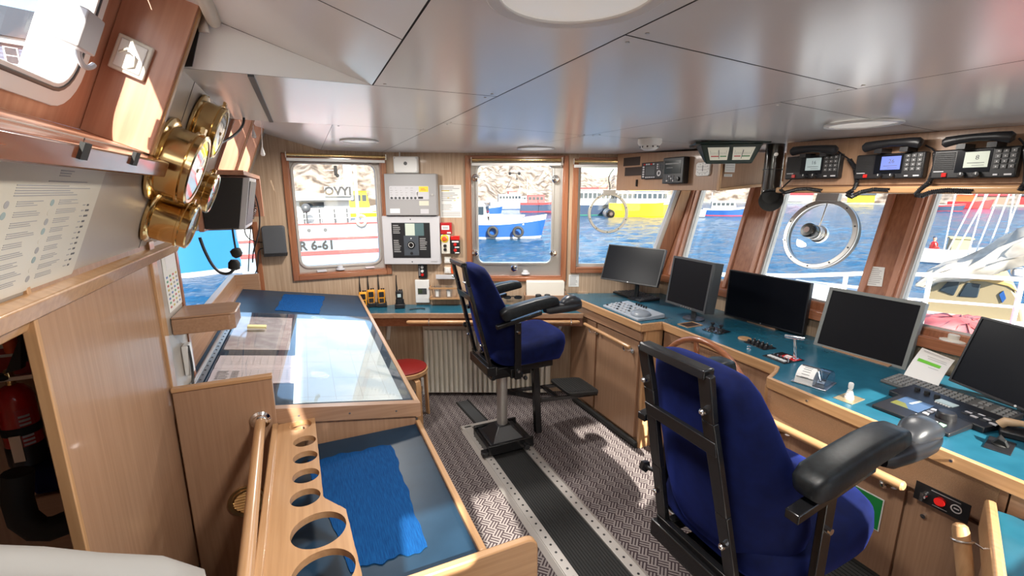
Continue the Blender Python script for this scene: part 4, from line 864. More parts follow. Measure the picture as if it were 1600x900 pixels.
monitor('wide black monitor standing behind the wooden wheel below the ring screen', (2.605, 1.895, 1.0705), -86, 2, .53, .315, 'flat', stand=False)
monitor('grey framed square monitor with a dusty sunlit screen, beside the white paper', (2.615, 1.318, 1.059), -86.5, 14.5, .43, .345, 'grey', stand=False)
M5c = Zp(1481, 594, .945); a5 = math.radians(-111); u5 = V((math.cos(a5), math.sin(a5), 0)); b5 = V((-u5.y, u5.x, 0)); t5 = math.radians(17); v5 = V((0, 0, math.cos(t5)))+b5*math.sin(t5)
monitor('large black monitor at the right edge of the photo above the keyboard', M5c+u5*.255+v5*.15, -111, 17, .51, .30, 'slim')
# wooden chocks carrying the two middle monitors
mb = MB(); mb.box(-.1, .1, -.03, .03, 0, .010, BEECH['x']); solo(mb, 'wooden_chock', 'small wooden chock under the wide black monitor', 'block', loc=(2.64, 1.9, CT), rz=-PI/2)
mb = MB(); mb.hexa([(-.16, -.035, 0), (.16, -.035, 0), (.16, .06, 0), (-.16, .06, 0), (-.16, -.035, .004), (.16, -.035, .004), (.16, .06, .02), (-.16, .06, .02)], BEECH['x']); solo(mb, 'wooden_chock', 'wooden chock under the grey framed square monitor', 'block', loc=(2.595, 1.318, CT), rz=-PI/2)

def pad(name, label, cat, px, z0=CT, group=None):
    """px: near-left, near-right, far-right, far-left pixels of its footprint -> thing, width, depth"""
    P = [Zp(a, b, z0) for a, b in px]; c = sum(P, V())/4; ux = (P[1]-P[0])+(P[2]-P[3]); a = math.atan2(ux.y, ux.x); w = ((P[1]-P[0]).length+(P[2]-P[3]).length)/2
    uy = V((-math.sin(a), math.cos(a), 0)); d = abs(((P[3]-P[0])+(P[2]-P[1])).dot(uy))/2
    return thing(name, label, cat, c, a, group), w, d
def keyboard(label, px, case, key, z0=CT, tilt=.012):
    t, w, d = pad('keyboard', label, 'keyboard', px, z0); x, y = w/2, d/2
    mb = MB(); mb.hexa([(-x, -y, 0), (x, -y, 0), (x, y, 0), (-x, y, 0), (-x, -y, .012), (x, -y, .012), (x, y, .012+tilt), (-x, y, .012+tilt)], case); mb.build('case', t, bev=.003)
    mb = MB(); rows = 6; cols = 22
    for r in range(rows):
        for c in range(cols):
            if c in (15, 18) or (c in (16, 17) and r == 3): continue
            kx = -x+.008+(w-.016)*(c+.5)/cols; ky = -y+.008+(d-.016)*(r+.5)/rows; kw = (w-.016)/cols*.42; kd = (d-.016)/rows*.42; zz = .012+tilt*(ky+y)/d
            if r == 0 and 4 <= c <= 8:
                if c != 6: continue
                kw *= 5.6
            mb.hexa([(kx-kw, ky-kd, zz), (kx+kw, ky-kd, zz), (kx+kw, ky+kd, zz), (kx-kw, ky+kd, zz), (kx-kw*.8, ky-kd*.8, zz+.005), (kx+kw*.8, ky-kd*.8, zz+.005), (kx+kw*.8, ky+kd*.8, zz+.005), (kx-kw*.8, ky+kd*.8, zz+.005)], key)
    mb.build('key_field', t, smooth=False); return t
keyboard('black keyboard below the slim monitor near the far wall', [(953, 456), (1006, 475), (1025, 468), (970, 449)], BLK, DGR)
KG = pbr('worn_key_grey', (.20, .20, .195), .45)
keyboard('grey keyboard lying in sunlight below the white paper', [(1378, 597), (1575, 668), (1592, 652), (1400, 590)], pbr('keyboard_grey', (.10, .10, .098), .5), KG)
# radar keyboard with trackball hood
t, w, d = pad('radar_keyboard', 'light grey radar keyboard with rounded palm hood on the far end of the console', 'radar control', [(947, 482), (1003, 505), (1032, 495), (975, 473)]); x, y = w/2, d/2
RG = pbr('radar_key_grey', (.33, .37, .42), .45)
mb = MB(); mb.hexa([(-x, -y, 0), (x, -y, 0), (x, y, 0), (-x, y, 0), (-x, -y, .016), (x, -y, .016), (x, y, .030), (-x, y, .030)], RG); mb.build('case', t, bev=.004)
mb = MB()
for r in range(4):
    for c in range(6): mb.box(-x+.02+c*w*.10, -x+.034+c*w*.10, -y+.015+r*d*.18, -y+.027+r*d*.18, .018+.014*(r+.5)*.2, .024+.014*(r+.5)*.2, LGR if (r+c) % 3 else DGR)
build_each(mb, 'key', t)
mb = MB()
for i in range(5): mb.lathe([(.007, 0), (.0065, .018), (.0001, .019)], (-x*.35+i*.028, y-.022, .028), (0, 0, 1), BLK, 12)
build_each(mb, 'knob', t)
mb = MB(); mb.ell((x*.62, -y*.25, .022), (x*.36, y*.6, .030), pbr('hood_grey', (.22, .25, .29), .35), 20, 10); mb.build('palm_hood', t)
# switch plate, cut-out, joystick panel, wooden disc, knob panels
t, w, d = pad('switch_plate', 'small metal switch plate at the far corner of the console', 'switch', [(903, 459), (918, 460), (919, 454), (902, 454)])
mb = MB(); mb.box(-w/2, w/2, -d/2, d/2, 0, .003, STEEL); mb.build('plate', t); mb = MB(); mb.lathe([(.012, 0), (.010, .012), (.006, .015), (.005, .03), (.0001, .032)], (0, 0, .003), (.1, 0, 1), BLK, 12); mb.build('toggle', t)
t, w, d = pad('cable_opening', 'rectangular wood-lined opening cut into the blue console', 'opening', [(1060, 508), (1078, 513), (1094, 508), (1080, 502)])
mb = MB(); mb.ring([(-w/2, -d/2, 0), (w/2, -d/2, 0), (w/2, d/2, 0), (-w/2, d/2, 0)], [(-w/2+.004, -d/2+.004, 0), (w/2-.004, -d/2+.004, 0), (w/2-.004, d/2-.004, 0), (-w/2+.004, d/2-.004, 0)], (0, 0, .005), OAK['x']); mb.build('wood_lining', t)
mb = MB(); mb.box(-w/2+.003, w/2-.003, -d/2+.003, d/2-.003, .0003, .0012, HOLE_SHADE); mb.build('well_shade', t)  # flat dark plate, the shade of the well put into its colour
t, w, d = pad('joystick_panel', 'black panel with two joysticks between the opening and wooden disc', 'joystick panel', [(1099, 516), (1128, 524), (1139, 518), (1112, 510)])
mb = MB(); mb.box(-w/2, w/2, -d/2, d/2, 0, .004, BLKM); mb.build('plate', t, bev=.001)
for x in (-.25, .22):
    mb = MB(); mb.lathe([(.018, 0), (.015, .012), (.007, .018), (.006, .03), (.012, .033), (.013, .042), (.004, .046)], (x*w, 0, .004), (.1, -.1, 1), BLK, 14); mb.build('joystick', t)
mb = MB()
for i in range(5): mb.lathe([(.005, 0), (.005, .009), (.0001, .01)], (-w*.4+i*w*.2, -d*.36, .004), (0, 0, 1), CHR, 10)
build_each(mb, 'button', t)
p = Zp(1163.5, 530, CT); mb = MB(); mb.lathe([(.036, 0), (.037, .004), (.035, .008), (.0001, .0085)], (0, 0, 0), (0, 0, 1), OAK['x'], 32); solo(mb, 'blanking_disc', 'round light wood disc covering a hole in the console', 'cover', loc=p)
p = Zp(1170, 546, CT); mb = MB(); mb.lathe([(.012, 0), (.012, .004), (.008, .006), (.012, .018), (.0001, .022)], (0, 0, 0), (0, 0, 1), CHR, 16); solo(mb, 'rotary_control', 'single small metal knob in front of the black knob panel', 'knob', loc=p)
t, w, d = pad('knob_panel', 'black panel crowded with small knobs below the wide black monitor', 'control panel', [(1164, 536), (1197, 548.5), (1210, 544), (1178, 531)])
mb = MB(); mb.box(-w/2, w/2, -d/2, d/2, 0, .004, BLKM); mb.build('plate', t, bev=.001)
for r in range(2):
    for c in range(5):
        mb = MB(); mb.lathe([(.0085, 0), (.008, .010), (.0055, .016), (.0001, .017)], (-w*.4+c*w*.2, -d*.22+r*d*.44, .004), (0, 0, 1), BLK, 12); mb.box(-w*.4+c*w*.2-.001, -w*.4+c*w*.2+.001, -d*.22+r*d*.44, -d*.22+r*d*.44+.006, .019, .0215, WPL); mb.build('knob', t)
t, w, d = pad('alarm_unit', 'black panel with red band and white keys beside the chrome handle', 'control panel', [(1196, 558), (1232, 572), (1250, 561), (1217, 549)])
mb = MB(); mb.box(-w/2, w/2, -d/2, d/2, 0, .004, BLKM); mb.build('plate', t, bev=.001); mb = MB(); mb.box(-w*.2, w*.46, d*.02, d*.42, .004, .0052, RED); mb.build('red_band', t)
mb = MB(); mb.box(-w*.12, w*.12, d*.22, d*.36, .0052, .0066, PAPER); mb.box(-w*.05, w*.2, d*.06, d*.16, .0052, .0066, PAPER); build_each(mb, 'name_strip', t)
mb = MB()
for i in range(5): mb.box(-w*.4+i*w*.16, -w*.4+i*w*.16+.016, -d*.36, -d*.22, .004, .008, WPL); mb.lathe([(.004, 0), (.004, .01), (.0001, .011)], (-w*.36+i*w*.16, -d*.06, .004), (0, 0, 1), CHR, 8)
build_each(mb, 'key', t)
p = Zp(1243, 561, CT); q = Xp(1245, 527, p.x); t = thing('control_lever', 'chrome lever with T-shaped handle standing on the console', 'lever', p)
hh = q.z-p.z; mb = MB(); mb.tube([(0, 0, 0), (-.012, .012, hh)], [.009, .007], CHR, 12); mb.lathe([(.018, 0), (.018, .005), (.01, .008)], (0, 0, 0), (0, 0, 1), CHR, 18); mb.build('stem', t)
mb = MB(); d_ = V((.55, -.83, 0)); c_ = V((-.012, .012, hh)); mb.tube([c_-d_*.045, c_-d_*.042, c_+d_*.042, c_+d_*.045], [.006, .010, .010, .006], CHR, 12); mb.build('handle', t)
# engine telegraph drum under clear hood
c0 = Zp(1271, 598, CT); t = thing('engine_telegraph', 'clear hooded engine telegraph drum with chrome lever at the front of the console', 'engine control', c0, -PI/2+.25); R_ = .062; W_ = .115
mb = MB(); mb.box(-W_/2-.012, W_/2+.012, -R_-.006, R_+.006, 0, .006, STEEL); mb.build('base_plate', t, bev=.002)
def arc(r, a0, a1, n=18): return [(r*math.cos(a0+(a1-a0)*i/n), r*math.sin(a0+(a1-a0)*i/n)) for i in range(n+1)]
mb = MB(); pts = arc(R_, 0, PI); mb.prism([(-W_/2, y, .006+z_) for y, z_ in pts], (W_*.62, 0, 0), WPL); mb.build('scale_drum', t, ang=50)
mb = MB()
for k, a in enumerate([PI*.15+i*PI*.07 for i in range(11)]):
    y, z_ = R_*math.cos(a), R_*math.sin(a); mb.hexa([(-W_*.32, y-.001, .0055+z_), (-W_*.05, y-.001, .0055+z_), (-W_*.05, y+.001, .0065+z_), (-W_*.32, y+.001, .0065+z_), (-W_*.32, (y-.001)*1.012, .0055+z_*1.012), (-W_*.05, (y-.001)*1.012, .0055+z_*1.012), (-W_*.05, (y+.001)*1.012, .0065+z_*1.012), (-W_*.32, (y+.001)*1.012, .0065+z_*1.012)], INK)
mb.build('scale_marks', t)
mb = MB()
for a in (PI*.48, PI*.86): y, z_ = (R_+.002)*math.cos(a), (R_+.002)*math.sin(a); mb.hexa([(-W_*.46, y-.004, .005+z_), (W_*.14, y-.004, .005+z_), (W_*.14, y+.004, .005+z_), (-W_*.46, y+.004, .005+z_), (-W_*.46, y*1.03-.004, .005+z_*1.05), (W_*.14, y*1.03-.004, .005+z_*1.05), (W_*.14, y*1.03+.004, .005+z_*1.05), (-W_*.46, y*1.03+.004, .005+z_*1.05)], DGR)
build_each(mb, 'indicator_bar', t)
mb = MB(); po = arc(R_*1.10, 0, PI); pi_ = arc(R_*1.07, 0, PI); mb.ring([(W_*.14, y, .006+z_) for y, z_ in po]+[(W_*.14, y, .006+z_) for y, z_ in reversed(pi_)], [(W_*.14, y*.999, .006+z_*.999) for y, z_ in po]+[(W_*.14, y*1.001, .006+z_*1.001) for y, z_ in reversed(pi_)], (W_*.40, 0, 0), ACR)
mb.prism([(W_*.52, y, .006+z_) for y, z_ in po], (.003, 0, 0), ACR); mb.build('clear_hood', t, ang=50)
mb = MB(); mb.cyl((W_*.16, 0, .006), (W_*.40, 0, .006), .018, STEEL); mb.tube([(W_*.25, 0, .01), (W_*.25, -.035, .055), (W_*.25, -.055, .085)], .006, CHR, 10); mb.build('lever', t)
# small boot joystick on a brass plate
t, w, d = pad('boot_joystick', 'white rubber-booted joystick on a square brass plate', 'joystick', [(1302, 622), (1333, 633.5), (1350, 624), (1321, 614)])
mb = MB(); mb.box(-w/2, w/2, -d/2, d/2, 0, .003, pbr('tarnished_brass', (.42, .33, .20), .4, .6)); mb.build('plate', t, bev=.001)
prof = [(.017, .003)]
for i in range(5): prof += [(.0155-i*.0017, .006+i*.0075), (.0168-i*.0018, .0095+i*.0075)]
prof += [(.006, .043), (.0085, .047), (.0095, .052), (.0095, .068), (.007, .072), (.0001, .073)]
mb = MB(); mb.lathe(prof, (0, 0, 0), (0, 0, 1), WPL, 20); mb.build('boot', t)
mb = MB()
for sx in (-1, 1):
    for sy in (-1, 1): mb.cyl((sx*w*.42, sy*d*.42, .003), (sx*w*.42, sy*d*.42, .0045), .0025, STEEL, n=8)
build_each(mb, 'screw', t)
# control panel with three knobs
t, w, d = pad('radar_control_unit', 'long black control panel with three knobs lying against the grey keyboard', 'control panel', [(1397, 622), (1548, 682), (1566, 665), (1417, 607)]); x, y = w/2, d/2; hz = .034
mb = MB(); mb.hexa([(-x, -y, 0), (x, -y, 0), (x, y, 0), (-x, y, 0), (-x, -y, hz-.010), (x, -y, hz-.010), (x, y, hz), (-x, y, hz)], BLK); mb.build('case', t, bev=.004)
for i in range(3):
    mb = MB(); mb.lathe([(.010, 0), (.0095, .013), (.0001, .0145)], (-x+.045+i*.036, y*.3, hz-.005), (0, 0, 1), BLKR, 14); mb.build('knob', t)
mb = MB(); mb.box(-.03, .03, -.012, .022, hz-.006, hz-.001, LCDG); mb.build('display', t)
mb = MB()
for i in range(6): mb.box(-.025+i*.009, -.019+i*.009, -.024, -.018, hz-.008, hz-.003, WPL)
for r in range(3):
    for c in range(4): mb.box(.065+c*.028, .085+c*.028, -.026+r*.02, -.016+r*.02, hz-.008, hz-.003, LGR if (r+c) % 2 else DGR)
build_each(mb, 'button', t)
# autopilot
t, w, d = pad('autopilot_panel', 'black autopilot panel with yellow and blue display and big round knob in front', 'control panel', [(1371, 640), (1490, 688), (1524, 663), (1400, 620)]); x, y = w/2, d/2; hz = .026
mb = MB(); mb.hexa([(-x, -y, 0), (x, -y, 0), (x, y, 0), (-x, y, 0), (-x, -y, hz-.010), (x, -y, hz-.010), (x, y, hz), (-x, y, hz)], BLK); mb.build('case', t, bev=.004)
zt_ = lambda yy: hz-.010+.010*(yy+y)/d
AY = pbr('autopilot_yellow', (.12, .12, .03), .2, emis=(.5, .5, .08), es=.02); AB = pbr('autopilot_blue', (.05, .09, .17), .2, emis=(.2, .35, .7), es=.02)
mb = MB(); mb.hexa([(a, b, zt_(b)+c) for c in (0, .0012) for a, b in ((-x*.80, -y*.30), (-x*.05, -y*.30), (-x*.05, y*.75), (-x*.80, y*.75))], AB); dsp = mb.build('display', t)
mb = MB(); mb.hexa([(a, b, zt_(b)+.0012+c) for c in (0, .0005) for a, b in ((-x*.80, -y*.30), (-x*.30, -y*.30), (-x*.55, y*.10), (-x*.80, y*.10))], AY); mb.hexa([(a, b, zt_(b)+.0012+c) for c in (0, .0005) for a, b in ((-x*.5, y*.2), (-x*.42, y*.2), (-x*.36, y*.75), (-x*.44, y*.75))], LCDW); mb.build('display_zones', dsp)
mb = MB(); mb.lathe([(.030, 0), (.030, .008), (.028, .022), (.024, .026), (.0001, .027)], (x*.48, y*.12, zt_(0)), (0, 0, 1), BLK, 28); mb.build('turn_knob', t)
KB = [WPL, pbr('pink_key', (.7, .3, .33), .4), WPL, pbr('green_key', (.3, .6, .38), .4)]
for i in range(4):
    a = -x*.02+i*x*.20; mb = MB(); mb.hexa([(p_, q_, zt_(q_)+c) for c in (0, .003) for p_, q_ in ((a, -y*.72), (a+x*.15, -y*.72), (a+x*.15, -y*.48), (a, -y*.48))], KB[i]); mb.build('key', t)
mb = MB()
for i in range(3): mb.hexa([(p_, q_, zt_(q_)+c) for c in (0, .003) for p_, q_ in ((x*.02, y*(-.2+i*.26)), (x*.16, y*(-.2+i*.26)), (x*.16, y*(-.04+i*.26)), (x*.02, y*(-.04+i*.26)))], LGR)
build_each(mb, 'key', t); # tiller and handset at the right edge
t, w, d = pad('follow_up_tiller', 'small black steering tiller on a square black plate at the right', 'tiller', [(1526, 695), (1570, 711), (1596, 696), (1556, 686)])
mb = MB(); mb.box(-w/2, w/2, -d/2, d/2, 0, .004, BLK); mb.build('plate', t, bev=.001); mb = MB(); mb.hexa([(-.02, -.012, .004), (.02, -.012, .004), (.02, .012, .004), (-.02, .012, .004), (-.006, -.02, .032), (.012, -.035, .030), (.014, -.025, .036), (-.004, .008, .04)], BLKR); mb.lathe([(.022, 0), (.02, .008), (.0001, .009)], (0, 0, .004), (0, 0, 1), BLKR, 18); mb.build('tiller', t, bev=.002)
p = Zp(1618, 690, CT); t = thing('telephone_handset', 'beige telephone handset lying on a black cradle at the right edge', 'telephone', p, -1.2)
BEI = pbr('beige_plastic', (.50, .33, .19), .4)
mb = MB(); mb.box(-.09, .09, -.04, .04, 0, .025, BLK); mb.build('cradle', t, bev=.006); mb = MB(); mb.tube([(-.09, 0, .030), (-.078, 0, .046), (-.04, 0, .052), (.04, 0, .052), (.078, 0, .046), (.09, 0, .030)], [.015, .016, .011, .011, .016, .015], BEI, 14); mb.build('handset', t)
# leaning sheet of paper
A, B_, = Zp(1408, 593, CT+.002), Zp(1462, 611, CT+.002)
pp = [A, B_]; top_r = Xp(1492, 563, 2.64); top_l = Xp(1441, 543, 2.65)
t = thing('paper_sheet', 'white sheet with lime green band leaning between the two right monitors', 'paper', A)
P0, P1, P2, P3 = [V(p_)-A for p_ in (A, B_, top_r, top_l)]; nn = (P1-P0).cross(P3-P0).normalized()
def sheet_pt(a, b): q = P0*(1-a)*(1-b)+P1*a*(1-b)+P2*a*b+P3*(1-a)*b; return q+nn*(.010*math.sin(b*PI))
mb = MB(); mb.grid(sheet_pt, 6, 10, PAPER); mb.grid(lambda a, b: sheet_pt(a, b)-nn*.0012, 6, 10, PAPER); mb.build('sheet', t, fix=True)
def patch(a0, a1, b0, b1, mat, e=.0012):
    m_ = MB(); m_.grid(lambda a, b: sheet_pt(a0+(a1-a0)*a, b0+(b1-b0)*b)+nn*e, 4, 2, mat); return m_
m_ = patch(.12, .80, .57, .66, LIME); m_.build('green_band', t)
m_ = MB()
for b, a0, a1 in ((.93, .1, .9), (.90, .12, .75), (.80, .3, .88), (.74, .35, .9), (.50, .5, .8)): m_.grid(lambda a, bb: sheet_pt(a0+(a1-a0)*a, b+.010*bb)+nn*.0012, 4, 1, INKL)
m_.build('text_lines', t)
# white lens-like fitting on the sill
p = Xp(1488, 540, 2.712); p.z = 1.0625; t = thing('sill_fitting', 'round white fitting on the window sill behind the paper sheet', 'deck fitting', p)
mb = MB(); mb.lathe([(.050, 0), (.050, .006), (.035, .010), (.022, .012), (.022, .03), (.018, .034), (.0001, .035)], (0, 0, 0), (0, 0, 1), CREAM, 26); mb.build('body', t)
for px in (1122, 1280):
    p = PLp(px, 440 if px < 1200 else 473, (0, 0, 1.062), (0, 0, 1)); mb = MB(); mb.box(-.03, .03, -.02, .02, 0, .02, MAHO['x']); solo(mb, 'wooden_block', 'small wooden block on the sill behind the %s' % ('square deep-cased monitor' if px < 1200 else 'wide black monitor'), 'block', loc=(2.70, p.y, 1.0625), bev=.003)

# ================================================================== OVERHEAD BOXES, RADIOS AND GAUGES
FXX = 2.30
def F_at(px, py): q = Xp(px, py, FXX); return q.y, q.z
t = thing('overhead_box', 'beech instrument box hanging from the ceiling over the third far window', 'instrument box', (FXX, 2.5, 1.75)); T = tr(-FXX, -2.5, -1.75)
zt0 = 2.035; mb = MB(T)
mb.hexa([(2.30, 2.055, 1.752), (2.79, 1.99, 1.80), (2.80, 2.83, 1.80), (2.30, 3.06, 1.752), (2.30, 2.055, 1.99), (2.79, 1.99, 1.975), (2.80, 2.83, 2.03), (2.30, 3.06, 2.035)], BEECH['z']); mb.build('box', t, bev=.002)
mb = MB(T); mb.hexa([(2.295, 2.040, 1.748), (2.80, 1.972, 1.792), (2.80, 1.992, 1.792), (2.295, 2.058, 1.748), (2.295, 2.040, 1.764), (2.80, 1.972, 1.812), (2.80, 1.992, 1.812), (2.295, 2.058, 1.764)], OAK['x']); mb.box(2.288, 2.302, 2.04, 2.06, 1.748, 1.985, OAK['z']); mb.hexa([(2.77, 1.972, 1.80), (2.80, 1.969, 1.80), (2.80, 1.99, 1.80), (2.77, 1.99, 1.80), (2.77, 1.972, 1.97), (2.80, 1.969, 1.97), (2.80, 1.99, 1.97), (2.77, 1.99, 1.97)], OAK['z']); build_each(mb, 'edge_trim', t, bev=.002)
mb = MB(T)
for (x0, y0), (x1, y1) in (((975, 247), (1000, 258)), ((977, 262), (1003, 274))):
    a, b = F_at(x0, y0), F_at(x1, y1); mb.box(2.2975, 2.2995, b[0], a[0], b[1], a[1], HOLE_SHADE)  # thin dark plates painted as the shade of the cut-outs
build_each(mb, 'cut_out_shade', t)
a = F_at(996, 287); mb = MB(T); mb.box(2.285, 2.2995, a[0]-.004, a[0]+.004, a[1]-.02, a[1]+.03, BLK); mb.build('key', t)
q = PLp(1140, 262, (2.3, 2.05, 1.8), (.132, .99, 0)); 
def endp(px, py): return PLp(px, py, (2.3, 2.038, 1.8), (.132, .99, 0))
for nm, lab, (x0, y0, x1, y1) in (('notice', 'small white notice on the end of the overhead box', (1132, 254, 1149, 269)), ('notice', 'narrow white strip label under the small notice on the overhead box', (1131, 272, 1144, 276))):
    a, b = endp(x0, y1), endp(x1, y0); c_ = (a+b)/2; w = math.hypot(b.x-a.x, b.y-a.y)/2; h_ = abs(b.z-a.z); o = thing(nm, lab, 'notice', (c_.x, c_.y, min(a.z, b.z)), math.atan2(-.132, .99)); mb = MB(); mb.box(-w, w, -.0012, 0, 0, h_, PAPER); mb.build('sheet', o)
    mb = MB()
    for i in range(3): mb.box(-w*.8, w*.8, -.0016, -.0012, h_*(.2+i*.25), h_*(.2+i*.25)+.002, INKL)
    mb.build('text_lines', o)
def on_front(name, label, cat, l, t_, r, b_, x=FXX, group=None):
    cy = (t_+b_)/2; y1, y0 = Xp(l, cy, x).y, Xp(r, cy, x).y; cx = (l+r)/2; zt, zb = Xp(cx, t_, x).z, Xp(cx, b_, x).z
    return thing(name, label, cat, (x, (y0+y1)/2, zb), -PI/2, group), y1-y0, zt-zb
def button_grid(mb, x0, x1, z0, z1, nc, nr, y, mat, f=.32, d=.003, alt=None):
    for r in range(nr):
        for c in range(nc):
            cx = x0+(x1-x0)*(c+.5)/nc; cz_ = z0+(z1-z0)*(r+.5)/nr; w = (x1-x0)/nc*f; h_ = (z1-z0)/nr*f
            mb.box(cx-w, cx+w, y-d, y, cz_-h_, cz_+h_, alt if alt and (r*nc+c) % 3 == 0 else mat)
t, w, h = on_front('navigation_receiver', 'black receiver with grey screen and pale keys, left on the overhead box', 'receiver', 1007, 253.5, 1043, 279.5)
mb = MB(); mb.box(-w/2, w/2, -.03, 0, 0, h, BLK); mb.build('case', t, bev=.004); mb = MB(); mb.box(-w*.30, w*.12, -.0315, -.03, h*.22, h*.76, DGR); mb.build('screen', t)
mb = MB(); button_grid(mb, -w*.45, -w*.32, h*.08, h*.8, 1, 5, -.03, LGR); button_grid(mb, -w*.30, w*.14, h*.04, h*.16, 5, 1, -.03, LGR); button_grid(mb, w*.18, w*.46, h*.55, h*.9, 3, 3, -.03, DGR, alt=LGR); button_grid(mb, -w*.4, w*.1, h*.82, h*.95, 5, 1, -.03, LGR, alt=RED); mb.ring(circ(w*.085, 20, (w*.30, h*.32), -.03), circ(w*.045, 20, (w*.30, h*.32), -.03), (0, -.004, 0), LGR); build_each(mb, 'key', t)
t, w, h = on_front('navigation_receiver', 'taller black receiver with dark screen, right of the pale-keyed one', 'receiver', 1044, 246, 1077, 287)
mb = MB(); mb.box(-w/2, w/2, -.05, 0, 0, h, BLK); mb.build('case', t, bev=.006); mb = MB(); mb.box(-w*.40, w*.38, -.0515, -.05, h*.38, h*.88, pbr('screen_teal_dark', (.006, .02, .025), .2)); mb.build('screen', t)
mb = MB(); mb.box(-w*.36, w*.3, -.052, -.0515, h*.74, h*.78, INKL); mb.box(-w*.3, w*.0, -.052, -.0515, h*.60, h*.62, INKL); mb.build('screen_lines', t)
mb = MB(); button_grid(mb, -w*.30, w*.1, h*.07, h*.33, 4, 3, -.05, DGR, .3, .003, LGR); mb.lathe([(.014, 0), (.013, .010), (.0001, .011)], (w*.28, -.05, h*.18), (0, -1, 0), BLK, 16); build_each(mb, 'key', t)
t, w, h = on_front('wall_instrument', 'small square white dial on the overhead box beside the gauge unit', 'dial', 1089.5, 253.5, 1111, 275)
mb = MB(); mb.prism([(x_*w/2, 0, h/2+z_*h/2) for x_, z_ in ((-1, -.75), (-.75, -1), (.75, -1), (1, -.75), (1, .75), (.75, 1), (-.75, 1), (-1, .75))], (0, -.012, 0), WPL); mb.build('case', t, bev=.002)
mb = MB()
for k in range(3): mb.box(-w*.32, w*.32, -.0128, -.012, h*(.22+k*.22), h*(.22+k*.22)+.002, INKL)
for a in range(12):
    aa = a*PI/6; mb.box(math.cos(aa)*w*.40-.002, math.cos(aa)*w*.40+.002, -.0128, -.012, h/2+math.sin(aa)*h*.40-.002, h/2+math.sin(aa)*h*.40+.002, INK)
mb.box(-.002, .002, -.013, -.012, h*.35, h*.78, INK); mb.build('dial_marks', t)
# ceiling gauge unit with two dials
gc = Xp(1138, 238, 2.12); ga = -math.radians(36); t = thing('gauge_unit', 'dark green gauge unit with two pale dials hanging under the ceiling', 'gauge', (gc.x, gc.y, gc.z), ga)
DG = pbr('dark_green_enamel', (.012, .030, .022), .3); zt_ = cz(gc.x, gc.y)-gc.z-.001
mb = MB(); mb.hexa([(-.115, -.035, -.062), (.115, -.035, -.062), (.105, .06, -.05), (-.105, .06, -.05), (-.155, -.06, zt_-.012), (.155, -.06, zt_-.012), (.155, .09, zt_-.012), (-.155, .09, zt_-.012)], DG); mb.box(-.185, .185, -.085, .12, zt_-.014, zt_, DG); mb.build('case', t, bev=.006)
def gface(x, z_):      # point on the sloping front face
    f = (z_+.062)/(zt_-.012+.062); return V((x, -.035-.025*f, z_))
for s_, wl_ in ((-1, 0), (1, 0)):
    zb, zu = -.042, zt_-.030
    P_ = [gface(s_*.013, zb), gface(s_*.098, zb), gface(s_*.118, zu), gface(s_*.010, zu)]; nrm = V((0, -1, -.2)).normalized()
    mb = MB(); mb.prism([p_ for p_ in P_], nrm*.004, pbr('dial_cream', (.70, .68, .58), .35, emis=(.7, .67, .55), es=.12)); dl = mb.build('dial', t)
    def gp(a, b): return (P_[0]*(1-a)*(1-b)+P_[1]*a*(1-b)+P_[2]*a*b+P_[3]*(1-a)*b)+nrm*.0045
    mb = MB()
    for i in range(11): mb.prism([gp(.1+i*.08, .42), gp(.11+i*.08, .42), gp(.11+i*.08, .62 if i % 5 else .75), gp(.1+i*.08, .62 if i % 5 else .75)], nrm*.0005, INK)
    mb.prism([gp(.08, .26), gp(.42, .26), gp(.42, .34), gp(.08, .34)], nrm*.0005, RED if s_ > 0 else GRN); mb.prism([gp(.5, .26), gp(.92, .26), gp(.92, .34), gp(.5, .34)], nrm*.0005, GRN if s_ > 0 else RED); mb.build('scale', dl)
    mb = MB(); mb.prism([gp(.47, .1), gp(.50, .1), gp(.50, .8), gp(.47, .8)], nrm*.0012, INK); mb.build('needle', dl)
# overhead box with three VHF sets
BX0, BX1 = -.5, Xp(1226, 260, FXX).y
t = thing('overhead_box', 'long beech instrument box carrying the three black radio telephones', 'instrument box', (FXX, BX1, 1.745)); T = tr(-FXX, -BX1, -1.745)
mb = MB(T); mb.hexa([(2.31, BX0, 1.752), (2.78, BX0, 1.79), (2.78, BX1, 1.79), (2.31, BX1, 1.752), (2.31, BX0, cz(2.31, BX0)-.006), (2.78, BX0, cz(2.78, BX0)-.006), (2.78, BX1, cz(2.78, BX1)-.006), (2.31, BX1, cz(2.31, BX1)-.006)], BEECH['y']); mb.build('box', t, bev=.002)
mb = MB(T); mb.hexa([(2.30, BX0, 1.775), (2.312, BX0, 1.775), (2.312, BX1, 1.775), (2.30, BX1, 1.775), (2.30, BX0, cz(2.3, BX0)-.004), (2.312, BX0, cz(2.3, BX0)-.004), (2.312, BX1, cz(2.3, BX1)-.004), (2.30, BX1, cz(2.3, BX1)-.004)], BEECH['z']); mb.build('front_board', t, bev=.002)
mb = MB(T); mb.box(2.275, 2.33, BX0, BX1+.02, 1.738, 1.768, OAK['y']); mb.build('shelf_lip', t, bev=.008)
